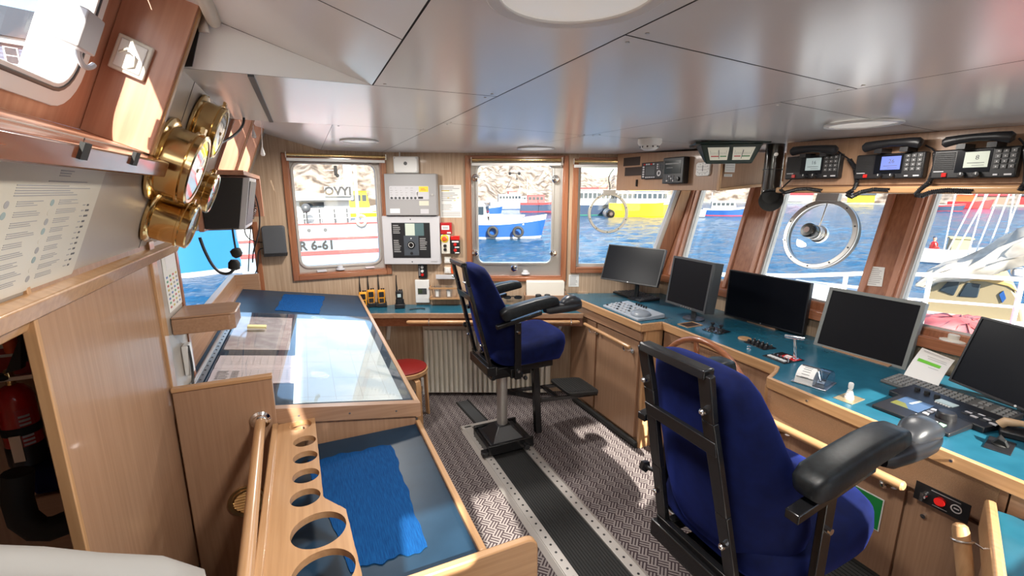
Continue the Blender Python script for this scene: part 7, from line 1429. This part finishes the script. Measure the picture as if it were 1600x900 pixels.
# ================================================================== OUTSIDE: WATER, SHORE, BOATS
WL = -2.75
SEA = pbr('harbour_water', (0.007, 0.052, 0.115), 0.12, spec=0.25)
def _sea():
    n, l, b = nodes(SEA); tc = n.new('ShaderNodeTexCoord'); hs = []
    for sc, rot, w in (((1.3, 2.2, 1), .5, 1.0), ((3.2, 5, 1), .9, .6), ((9, 14, 1), .2, .2)):
        mp = n.new('ShaderNodeMapping'); mp.inputs['Scale'].default_value = sc; mp.inputs['Rotation'].default_value = (0, 0, rot); t = n.new('ShaderNodeTexNoise'); t.inputs['Scale'].default_value = 1; t.inputs['Detail'].default_value = 4
        l.new(tc.outputs['Object'], mp.inputs[0]); l.new(mp.outputs[0], t.inputs[0]); m_ = n.new('ShaderNodeMath'); m_.operation = 'MULTIPLY'; m_.inputs[1].default_value = w; l.new(t.outputs[0], m_.inputs[0]); hs.append(m_.outputs[0])
    a = n.new('ShaderNodeMath'); l.new(hs[0], a.inputs[0]); l.new(hs[1], a.inputs[1]); a2 = n.new('ShaderNodeMath'); l.new(a.outputs[0], a2.inputs[0]); l.new(hs[2], a2.inputs[1])
    bp = n.new('ShaderNodeBump'); bp.inputs['Strength'].default_value = 1.0; bp.inputs['Distance'].default_value = 0.25; l.new(a2.outputs[0], bp.inputs['Height']); l.new(bp.outputs[0], b.inputs['Normal'])
_sea()
WV = [(random.uniform(.9, 1.5)*k, random.uniform(-.9, .9)+.6, random.uniform(0, 6.3), .034/k**1.05) for k in (1.3, 1.7, 2.1, 2.6, 3.1, 3.7, 4.4, 5.2, 6.1) for _ in (0, 1)]
def wave(x, y): return sum(a*math.sin(k*(x*math.cos(d)+y*math.sin(d))+p) for k, d, p, a in WV)
def sea_pt(a, b):
    az = math.radians(-72+a*176); r = 3.5*(165/3.5)**b; x, y = math.sin(az)*r, math.cos(az)*r; return (x, y, wave(x, y)*min(1, 60/r+.25))
mb = MB(); mb.grid(sea_pt, 420, 330, SEA); mb.box(-600, 800, -500, 800, -.9, -.35, SEA); o = mb.build('harbour_water', fix=False, ang=180); o.location = (0, 0, WL); o['kind'] = 'structure'
ROCK = noise_col(pbr('rocky_shore', (.5, .45, .4), .9), (.07, .05, .035), (.30, .25, .205), (.30, .30, .42), 8, .36, .60)
def hill_pt(a, b):
    az = math.radians(-75+a*185); r0 = 125+95*max(0, min(1, (math.degrees(az)-12)/30)); r = r0+b*150
    hh = 0.5+(34+16*math.sin(az*7+1)+9*math.sin(az*17))*b**.75+(1.5*math.sin(az*90)+1.5*math.sin(az*53+b*20)+random.uniform(-1.3, 1.3))*min(1, b*6)
    return (math.sin(az)*r, math.cos(az)*r, WL-.6+hh)
mb = MB(); mb.grid(hill_pt, 260, 22, ROCK); o = mb.build('hillside', smooth=False, fix=False); o['kind'] = 'structure'
BWH = pbr('boat_white', (.42, .42, .42), .35); BBL = pbr('boat_blue', (.012, .06, .21), .35); BDK = pbr('boat_dark', (.03, .05, .09), .4); BRD = pbr('boat_red', (.55, .04, .04), .4); BYE = pbr('boat_yellow', (.62, .42, .01), .4); BGR = pbr('boat_green', (.05, .22, .15), .5); BWN = pbr('boat_window', (.02, .03, .04), .1)
BPB = pbr('boat_pale_blue', (.15, .21, .26), .4); BLB = pbr('boat_light_blue', (.02, .13, .34), .45)
def hull(mb, L_, B_, F, rows, bow=.45, pw=.55, stern=.85, rise=.35, n=22):
    """rows: list of (height fraction, breadth fraction, material of the strake above)"""
    def half(t): return B_/2*((1-(1-stern)*(1-t)**3) if t < 1-bow else ((1-t)/bow)**pw)
    st = []
    for i in range(n+1):
        t = i/n; sh = F*(1+rise*max(0, (t-.45)/.55)**2)
        st.append([(-L_/2+L_*t+(.06*L_*(h_/1.0)*t**6), half(t)*w, h_*sh if h_ > 0 else h_) for h_, w, m_ in rows])
    k = len(rows)
    for s_ in (-1, 1):
        for j in range(k-1):
            vs_ = []; 
            for i in range(n+1): x, y, z_ = st[i][j]; vs_.append((x, s_*y, z_)); x, y, z_ = st[i][j+1]; vs_.append((x, s_*y, z_))
            mb.add(vs_, [(2*i, 2*i+2, 2*i+3, 2*i+1) for i in range(n)], rows[j][2])
    vs_ = []
    for i in range(n+1): x, y, z_ = st[i][k-2]; vs_ += [(x, -y*.97, z_), (x, y*.97, z_)]
    mb.add(vs_, [(2*i, 2*i+1, 2*i+3, 2*i+2) for i in range(n)], BWH)
    for j in range(k-1): a, b = st[0][j], st[0][j+1]; mb.add([(a[0], -a[1], a[2]), (a[0], a[1], a[2]), (b[0], b[1], b[2]), (b[0], -b[1], b[2])], [(0, 1, 2, 3)], rows[j][2])
def boat(name, label, px, py, rz, L_, B_, F, hm, strake, cabins, cat='boat', mast=0, group=None, boot=BRD, extra=None, loc=None):
    loc = V(loc) if loc else Zp(px, py, WL); t = thing(name, label, cat, (loc.x, loc.y, WL), rz, group)
    mb = MB(); hull(mb, L_, B_, F, [(-.3, .7, boot), (.10, .84, hm), (.78, .96, strake), (1, 1, strake), (1.0, .96, strake)]); mb.build('hull', t)
    for x0, x1, w, z0, z1, m_, win in cabins:
        sl = (z1-z0)*.18; mb = MB(); mb.hexa([(x0, -w/2, z0), (x1, -w/2, z0), (x1, w/2, z0), (x0, w/2, z0), (x0+sl*.3, -w/2*.92, z1), (x1-sl, -w/2*.92, z1), (x1-sl, w/2*.92, z1), (x0+sl*.3, w/2*.92, z1)], m_); cb = mb.build('wheelhouse', t, bev=.04)
        mb = MB(); mb.box(x0-.1, x1, -w/2*1.02, w/2*1.02, z1, z1+.08, m_); mb.build('roof', cb)
        if win:
            mb = MB(); n = max(2, int((x1-x0)/.8)); zz0, zz1 = z0+(z1-z0)*.45, z0+(z1-z0)*.82
            for s_ in (-1, 1):
                for i in range(n):
                    a = x0+.15+(x1-x0-.5)*(i+.1)/n; b = x0+.15+(x1-x0-.5)*(i+.85)/n; mb.hexa([(a, s_*w*.465, zz0), (b, s_*w*.465, zz0), (b, s_*w*.485, zz0), (a, s_*w*.485, zz0), (a, s_*w*.455, zz1), (b, s_*w*.455, zz1), (b, s_*w*.475, zz1), (a, s_*w*.475, zz1)], BWN)
            mb.box(x1-sl*.72-.04, x1-sl*.5, -w*.40, w*.40, zz0, zz1, BWN); mb.build('windows', cb)
    if mast:
        mx = cabins[0][0] if cabins else 0; mb = MB(); zb = cabins[0][5-0] if False else F; mb.tube([(mx, 0, zb), (mx, 0, mast)], .06, BWH, 8); mb.tube([(mx-.6, 0, mast*.82), (mx+.6, 0, mast*.82)], .03, BWH, 6); mb.build('mast', t)
    if extra: extra(t)
    return t
def vrot(px): return -(YAW+math.atan((px-800)/726))      # heading of the view ray, so local x runs to the right of it
# the big white fishing vessel alongside, seen through the left window
VW = vrot(525); c1_ = Dp(525, 385, 17.0); T1 = tr(c1_.x, c1_.y, WL) @ rotz(VW); Ti = T1.inverted()
def L1(px, py, off=0):     # pixel -> (x, z) on the vessel's side
    nrm = T1.to_3x3() @ V((0, -1, 0)); q = Ti @ PLp(px, py, V((c1_.x, c1_.y, 0))+nrm*off, nrm); return q.x, q.z
t = thing('fishing_vessel', 'large white fishing vessel with hull number seen through the left far window', 'ship', (c1_.x, c1_.y, WL), VW)
zt1 = L1(525, 350)[1]; zr = L1(525, 374)[1]; zs = L1(525, 396)[1]
mb = MB(); mb.prism([(-3.0, .25, -.3), (-3.3, 2.1, -.3), (-3.0, 3.8, -.3), (3.3, 3.4, -.3), (3.6, 1.6, -.3), (3.3, .52, -.3)], (0, 0, zr+.3), BPB); mb.build('hull', t)
mb = MB(); mb.prism([(-3.0, .22, zr), (-3.4, 2.1, zr), (-3.0, 3.8, zr), (3.3, 3.4, zr), (3.7, 1.6, zr), (3.3, .50, zr)], (0, 0, zt1-zr), BWH); mb.build('bulwark', t)
mb = MB()
for zz, hh in ((zr, .04), (zs, .07), (zt1-.02, .03)): mb.hexa([(-3, .215, zz-hh), (3.3, .487, zz-hh), (3.3, .55, zz-hh), (-3, .28, zz-hh), (-3, .215, zz+hh), (3.3, .487, zz+hh), (3.3, .55, zz+hh), (-3, .28, zz+hh)], BRD)
mb.build('red_stripes', t)
mb = MB(); x0, z_ = L1(487, 386); mb.text('GR 6-61', .43, x0, z_, BLK, .0, bold=.012); k_ = len(mb.v)
mb.v = [(x, .0+(x+9)/18*.75-.03, z_) for x, y, z_ in mb.v]; mb.build('hull_number', t, fix=False)
mb = MB(); a, zz = L1(482, 361); b, _ = L1(508, 361)
for x in (a, b): mb.cyl((x, -.03+(x+9)/18*.75-.02, zz), (x, .1+(x+9)/18*.75, zz), .065, DGR, n=14)
mb.build('portholes', t)
mb = MB(); x0, z0 = L1(440, 352); x1, z1 = L1(575, 313); mb.box(x0-.7, x1-.6, 1.1, 3.2, zt1-.3, z1, BWH); dk = mb.build('deckhouse', t)
mb = MB(); xa, za = L1(440, 313); xb, zb_ = L1(552, 303); mb.box(xa-.7, xb, .7, 3.4, z1, L1(500, 303)[1], BWH); mb.build('upper_deck', dk)
mb = MB(); mb.box(L1(464, 320)[0], L1(505, 320)[0], 1.06, 1.12, L1(480, 326)[1], L1(480, 317)[1], BWN); mb.build('window_row', dk)
mb = MB(); xa, zz = L1(528, 299); mb.box(L1(506, 299)[0], L1(548, 299)[0], .58, .66, L1(520, 307)[1], L1(520, 291)[1], pbr('name_board_grey', (.17, .17, .17), .5)); mb.text('OVYI', .40, xa, zz, BLK, .56, bold=.012); mb.build('name_board', t, fix=False)
mb = MB()
for px in (474, 499, 523, 543): x, _ = L1(px, 340); yb = (x+9)/18*.75+.05; mb.tube([(x, yb, zt1), (x, yb, L1(px, 326)[1])], .028, DGR, 6)
for py in (327, 335, 343): a, zz = L1(466, py); b, _ = L1(580, py); mb.tube([(a-1, .3, zz), (b+1, .5, zz)], .014, LGR, 6)
mb.build('deck_railing', t)
mb = MB(); x, _ = L1(547, 300); mb.tube([(x, 1.5, z1), (x, 1.5, L1(547, 230)[1])], .16, BWH, 12); x, _ = L1(559, 300); mb.tube([(x, 1.2, zt1), (x, 1.2, L1(559, 230)[1])], .06, BWH, 8); mb.build('mast', t)
mb = MB(); x, z_ = L1(565, 345); mb.tube([(x+math.cos(a)*.16, .25, z_+math.sin(a)*.18) for a in [i*2*PI/20 for i in range(20)]], .045, pbr('rope_tan', (.5, .4, .28), .8), 6, True); mb.build('rope_coil', t)
mb = MB(); x, z_ = L1(477, 326); mb.ell((x, .35, z_), .16, DGR, 14, 8); mb.tube([(x, .35, z_-.8), (x, .35, z_)], .03, DGR, 6); mb.build('searchlight', t)
# blue and white fishing boat in the middle window
def tyres(t):
    for px, py in ((777, 356), (813, 356)):
        q = t.matrix_world.inverted() @ Dp(px, py, 47.5); mb = MB(); yb = -2.0; mb.tube([(q.x+.42*math.cos(a), yb, q.z+.42*math.sin(a)) for a in [i*2*PI/18 for i in range(18)]], .14, BLKR, 8, True); mb.build('tyre_fender', t)
t = boat('fishing_boat', 'blue hulled white fishing boat with tyre fenders in the middle far window', 772, 371, vrot(772)-.10, 9.2, 3.6, 1.7, BBL, BWH, [(-3.6, -.4, 2.4, 1.3, 3.4, BWH, True), (-.4, 3.0, 2.2, 1.3, 2.1, BWH, False)], mast=7.5, boot=BWH, extra=tyres)
# ships across the harbour
boat('ship', 'white ship with dark blue hull and red top line behind the small ring screen', 925, 336, vrot(925)+.1, 15, 5, 1.9, BDK, BDK, [(-6, 5, 4, 1.9, 4.6, BWH, True), (-5.5, 2.5, 4.05, 4.65, 5.0, BRD, False)], cat='ship', mast=10, boot=BGR)
boat('ship', 'yellow hulled work ship right of the small ring screen', 1010, 339, vrot(1010)+.05, 13, 5, 2.4, BYE, BYE, [(-5.2, 3.5, 4, 2.2, 4.4, BWH, True), (-3, 1.8, 3.4, 4.4, 5.6, BYE, True)], cat='ship', mast=9, boot=BYE)
boat('motor_boat', 'small white patrol boat with blue hull stripe in the front window near the wiper', 1130, 337, vrot(1130)+.06, 7.0, 2.6, 1.3, BBL, BWH, [(-2.2, 2.0, 2.0, 1.2, 2.6, BWH, True)], mast=4.2, boot=BRD)
boat('motor_boat', 'white dinghy with covered bow left of the small patrol boat', 1081, 339, vrot(1094)-.2, 4.2, 2.0, 1.1, BWH, BWH, [(-.6, 1.4, 1.5, 1.0, 1.7, LGR, False)], boot=DGR)
boat('motor_boat', 'white motor yacht with red flag colours behind the blue fishing boat', 800, 327, vrot(800)+.15, 11, 3.5, 1.8, BWH, BWH, [(-3.5, 2.4, 2.8, 1.7, 3.6, BWH, True), (-1, 1.3, 2.0, 3.6, 4.3, BRD, False)], boot=BBL)
boat('motor_boat', 'blue striped white motor boat at the left of the middle window', 750, 335.5, vrot(757)-.1, 8, 3, 1.5, BBL, BWH, [(-1.9, 1.4, 1.9, 1.2, 2.5, BWH, True)], mast=6, boot=BWH)
boat('fishing_boat', 'dark hulled red topped boat at the right of the middle window', 845, 331, vrot(845)+.1, 9, 3.4, 2.0, BDK, BRD, [(-3, .8, 2.4, 1.8, 3.5, BRD, True)], mast=7, boot=BRD)
boat('fishing_boat', 'small yellow boat by the shore in the middle window', 826, 324, vrot(826), 8, 3.2, 1.9, BYE, BDK, [(-2.5, .6, 2.2, 1.6, 3.0, BWH, True)], mast=6, boot=BDK)
boat('barge', 'dark barge at the far shore behind the rigging', 1460, 329.5, vrot(1460), 9, 5, 1.3, BDK, BRD, [(-3, -1, 2, 1.2, 2.6, LGR, False)], cat='barge')
boat('barge', 'red hulled boat at the far shore on the right', 1512, 326, vrot(1512), 8, 4, 1.8, BRD, BRD, [(-2.5, 1.2, 2.4, 1.6, 3.4, ORNG, False)], cat='barge')
for i, (px, m_, lab) in enumerate(((1250, 'grey', 'grey'), (1345, 'yellow', 'yellow'), (1548, 'brown', 'brown'), (1625, 'dark red', 'dark red'))):
    cm = {'grey': LGR, 'yellow': YELP, 'brown': pbr('quay_brown', (.3, .2, .14), .7), 'dark red': BRD}[m_]; p = Dp(px, 312, 215); p.z = WL+.3; t = thing('quay_shed', '%s shed on the far quay seen above the water' % lab, 'shed', p, vrot(px)); mb = MB(); mb.box(-4, 4, -2, 2, 0, 2.6, cm); mb.build('walls', t); mb = MB(); mb.prism([(-4.3, -2.3, 2.6), (-4.3, 2.3, 2.6), (-4.3, 0, 4.0)], (8.6, 0, 0), DGR if i % 2 else BRD); mb.build('roof', t)
for px, d_, hm_, lab in ((566, 62, BYE, 'yellow work boat behind the rope coil of the white fishing vessel'), (474, 70, BGR, 'green hulled boat behind the white fishing vessel')):
    p = Dp(px, 320, d_); boat('work_boat', lab, 0, 0, vrot(px)+.2, 7, 3, 2.4, hm_, BWH, [(-2.5, .8, 2.2, 2.2, 4.4, hm_ if px > 500 else BWH, True)], mast=7, loc=(p.x, p.y, WL))
# blue hull in the corner window
p = Dp(335, 418, 30); t = boat('ship', 'large blue hulled ship seen through the corner window behind the chart table', 0, 0, vrot(335)+.08, 13, 5, 2.9, BLB, BLB, [(-5.5, -2, 3, 2.8, 4.5, BWH, True)], cat='ship', boot=LGR, loc=(p.x-2.2, p.y+.6, WL))
# dark clapboard house beyond the upper left window
p = Dp(-40, 90, 40); hz = Dp(15, 62, 40).z-WL; t = thing('house', 'dark blue clapboard house with white window beyond the upper left window', 'house', (p.x, p.y, WL), vrot(-40)); CLAP = pbr('clapboard_blue', (.07, .10, .17), .6)
hm_ = t.matrix_world.inverted(); 
mb = MB(); mb.box(-7, 5.6, 0, 8, 0, hz, CLAP)
for i in range(int(hz/.22)): mb.box(-7.02, 5.62, -.03, 0, i*.22, i*.22+.19, CLAP)
mb.build('walls', t); mb = MB(); mb.box(-7.3, 5.9, -.3, 0.0, hz-.25, hz+.15, BWH); mb.prism([(-7.4, -.5, hz+.1), (-7.4, 8.5, hz+.1), (-7.4, 4, hz+2.8)], (13.4, 0, 0), DGR); mb.build('roof', t)
q0, q1 = [hm_ @ PLp(px, py, p, t.matrix_world.to_3x3() @ V((0, -1, 0))) for px, py in ((9, 100), (27, 75))]
mb = MB(); mb.box(q0.x, q1.x, -.08, -.02, q0.z, q1.z, BWH); w = mb.build('window_frame', t); mb = MB(); d_ = (q1.x-q0.x)*.12; zm = (q0.z+q1.z)/2
for z0, z1 in ((q0.z+d_, zm-d_/2), (zm+d_/2, q1.z-d_)): mb.box(q0.x+d_, q1.x-d_, -.10, -.08, z0, z1, BWN)
mb.build('panes', w)
# ---- own foredeck: railing, bulwark, red tarpaulin
RAILW = pbr('rail_white', (.82, .82, .82), .35)
tp = [Zp(px, py, .80) for px, py in ((1080, 424), (1125, 429), (1240, 431), (1352, 427.5), (1412, 428), (1500, 431), (1602, 437), (1700, 444))]
t = thing('deck_railing', 'white tubular railing on the foredeck outside the front windows', 'railing', (tp[4].x, tp[4].y, .3)); T = tr(-tp[4].x, -tp[4].y, -.3)
mb = MB(T); mb.tube(tp, .024, RAILW, 10); mb.build('top_rail', t)
lo = [V((p_.x, p_.y, Xp(px, py, p_.x).z)) for p_, (px, py) in zip(tp[4:], ((1416, 468), (1500, 474), (1602, 482), (1700, 490)))]
mb = MB(T); mb.tube(lo, .016, RAILW, 10); mb.build('lower_rail', t)
for px, py in ((1322, 428), (1454, 429), (1598, 437)):
    a = Zp(px, py, .80); mb = MB(T); mb.tube([a, V((a.x, a.y, -.35))], .024, RAILW, 10); mb.build('post', t)
TARP = noise_col(pbr('faded_red_tarpaulin', (.55, .12, .12), .7), (.40, .07, .07), (.55, .17, .16), (2.2, 2.2, 2.2), 5, .35, .65, .3)
cps = [Zp(px, py, .18) for px, py in ((1425, 530), (1570, 560), (1572, 512), (1545, 498), (1490, 492), (1430, 488))]; cc = sum(cps, V())/6
t = thing('tarpaulin_cover', 'faded red tarpaulin over deck gear beyond the right front window', 'tarpaulin', (cc.x, cc.y, -.35)); T = tr(-cc.x, -cc.y, .35); n = 40; rings = []
def bl(k):
    f = k/n*6; i = int(f) % 6; return cps[i].lerp(cps[(i+1) % 6], f-int(f))
for s_, h_ in ((1.06, -.35), (1.03, .05), (1.0, .15), (.93, .19), (.6, .23), (.2, .25)): rings.append([(cc.x+(bl(k).x-cc.x)*s_+.02*math.sin(k*1.9), cc.y+(bl(k).y-cc.y)*s_+.02*math.cos(k*2.3), h_+.025*math.sin(k*1.3+s_*9)) for k in range(n)])
mb = MB(T); mb.loft(rings, TARP); mb.build('cover', t, ang=60)
a, b = Zp(1405, 498, .12), Zp(1580, 552, .12); t = thing('bulwark_rail', 'white coaming with thin wood edge between the front windows and red tarpaulin', 'coaming', (a.x, a.y, -.35)); T = tr(-a.x, -a.y, .35); d = (b-a).normalized(); n_ = V((-d.y, d.x, 0)); a -= d*.8; b += d*1.2; n_ = n_ if n_.x > 0 else -n_
mb = MB(T); mb.hexa([tuple(V((q.x, q.y, zz))) for zz in (-.35, .12) for q in (a-n_*.14, b-n_*.14, b+n_*.02, a+n_*.02)], BWH); mb.build('coaming', t, bev=.01)
mb = MB(); mb.box(2.85, 9.5, -4, 5.5, -.40, -.35, pbr('deck_white', (.72, .72, .70), .7)); o = mb.build('foredeck'); o['kind'] = 'structure'  # unseen deck, whitened to bounce sun up onto the ceiling
# ---- sailing yacht moored ahead: cabin, furled sail, rigging
YB = Zp(1510, 470, -1.1); YV = vrot(1510); MY = tr(YB.x, YB.y, WL) @ rotz(YV); MYi = MY.inverted(); YN_ = MY.to_3x3() @ V((0, -1, 0))
def Yq(px, py, off=0): q = MYi @ PLp(px, py, V((YB.x, YB.y, 0))+YN_*off, YN_); return V((q.x, -off, q.z))
t = thing('sailing_yacht', 'sailing yacht with tan cabin and furled cream sail moored beyond the railing', 'sailing boat', (YB.x, YB.y, WL), YV)
TAN = pbr('cabin_tan', (.22, .175, .10), .5); OCH = pbr('cabin_ochre', (.50, .31, .11), .5); SAIL = noise_col(pbr('furled_sail', (.72, .66, .56), .8), (.38, .33, .27), (.56, .51, .44), (2.5, 2.5, 2.5), 5, .35, .6, .8)
mb = MB(); out = [Yq(*p_) for p_ in ((1432, 505), (1438, 474), (1448, 452), (1470, 437), (1500, 432), (1545, 434), (1578, 444), (1594, 470), (1600, 505))]; mb.prism(out, (0, 2.6, 0), TAN); cb = mb.build('cabin', t, bev=.05)
mb = MB(); out = [Yq(*p_) for p_ in ((1468, 438), (1500, 430), (1545, 431), (1584, 443), (1592, 458), (1574, 448), (1540, 440), (1500, 438))]; mb.prism([p_-V((0, .03, 0)) for p_ in out], (0, 2.7, 0), OCH); mb.build('cabin_roof', cb, bev=.03)
for pts in (((1467, 454), (1483, 438), (1502, 439), (1490, 462)), ((1497, 463), (1511, 441), (1533, 444), (1527, 465))): mb = MB(); P_ = [Yq(*p_)-V((0, .03, 0)) for p_ in pts]; mb.prism(P_, (0, .04, 0), BWN); mb.build('cabin_window', cb, bev=.03)
mb = MB(); P_ = [Yq(*p_)-V((0, .03, 0)) for p_ in ((1561, 460), (1568, 454), (1572, 466), (1566, 473))]; mb.prism(P_, (0, .04, 0), BBL); mb.build('side_window', cb)
mb = MB(); lw = Yq(1510, 505); hull(mb, 9, 3.2, max(.8, lw.z+.2), [(-.3, .7, BDK), (.1, .85, BDK), (.8, .97, BWH), (1, 1, BWH), (1, .96, BWH)]); mb.v = [(x, y+1.3, z_) for x, y, z_ in mb.v]; mb.build('hull', t)
path = [(1438, 446, 4), (1456, 432, 13), (1480, 424, 20), (1510, 422, 24), (1540, 412, 28), (1566, 398, 34), (1590, 385, 40), (1620, 375, 44), (1650, 370, 42)]
rings = []; s1 = (Yq(1501, 450)-Yq(1500, 450)).length
for i, (px, py, r_) in enumerate(path):
    c_ = Yq(px, py, .3); rr = r_*s1; rings.append([(c_.x+.12*math.sin(k*2.1+i), c_.y+.8*rr*math.sin(2*PI*k/22)*(1+.15*math.sin(k*3+i)), c_.z+rr*math.cos(2*PI*k/22)*(1+.16*math.sin(k*2.7+i*1.9))) for k in range(22)])
mb = MB(); mb.loft(rings, SAIL); mb.build('furled_sail', t, ang=80)
mb = MB(); mb.tube([Yq(1434, 440, .3), Yq(1660, 372, .3)], .05, LGR, 8); mb.build('boom', t)
for (x0, y0, x1, y1) in ((1430, 398, 1454, 316), (1474, 394, 1490, 316), (1478, 398, 1520, 316), (1492, 396, 1536, 316), (1512, 398, 1536, 316), (1524, 396, 1556, 316), (1546, 384, 1572, 316), (1566, 378, 1590, 316), (1572, 372, 1582, 316)):
    a, b = Yq(x0, y0, .2), Yq(x1, y1, .2); mb = MB(); mb.tube([a, a+(b-a)*2.2], .016, RAILW, 6); mb.build('rigging_line', t)
mb = MB(); a = Yq(1612, 420, .2); mb.tube([a, V((a.x, a.y, 9))], .08, LGR, 10); mb.build('mast', t)
mb = MB(); mb.box(Yq(1578, 430).x, Yq(1600, 430).x, -.4, .2, Yq(1590, 430).z, Yq(1590, 418).z, LGR); mb.build('outboard', t, bev=.05)
# motor boat with a person in red
p = Zp(1470, 412, WL); t = boat('motor_boat', 'white open motor boat with a person in red aboard, beyond the yacht', 1470, 411, vrot(1470)+.15, 4.8, 1.9, .9, BWH, BWH, [(.2, 1.2, 1.2, .8, 1.6, pbr('canopy_olive', (.3, .26, .14), .6), False)], boot=BDK)
m_ = t.matrix_world; q = m_ @ V((-.5, 0, .75)); pr_ = thing('person', 'person in a red jacket and dark cap sitting in the white motor boat', 'person', q, t.rotation_euler.z)
mb = MB(); SK = pbr('skin', (.45, .25, .17), .5); rings = [[(x, y, z_) for x, y in sup(a, b, 2.4, 16)] for z_, a, b in ((0, .20, .18), (.25, .19, .22), (.48, .17, .25), (.56, .12, .17), (.60, .06, .06), (.66, .055, .055), (.70, .085, .075), (.80, .10, .085), (.88, .08, .07), (.91, .03, .03))]; mb.loft(rings, SK); bo = mb.build('body', pr_, ang=70)
mb = MB(); rings = [[(x, y, z_) for x, y in sup(a, b, 2.4, 16)] for z_, a, b in ((-.02, .22, .20), (.25, .21, .24), (.48, .19, .27), (.57, .13, .19), (.605, .075, .075))]; mb.loft(rings, RED)
for s_ in (-1, 1): mb.tube([(0, s_*.22, .50), (.06, s_*.30, .30), (.24, s_*.24, .20)], [.07, .06, .045], RED, 10)
mb.build('red_jacket', pr_, ang=70); mb = MB(); mb.tube([(.0, .1, .02), (.38, .11, .04), (.42, .11, -.3)], [.10, .085, .06], BDK, 10); mb.tube([(.0, -.1, .02), (.38, -.11, .04), (.42, -.11, -.3)], [.10, .085, .06], BDK, 10); mb.build('trousers', pr_); mb = MB(); mb.ell((0, 0, .86), (.11, .095, .07), BDK, 14, 8); mb.build('cap', pr_)
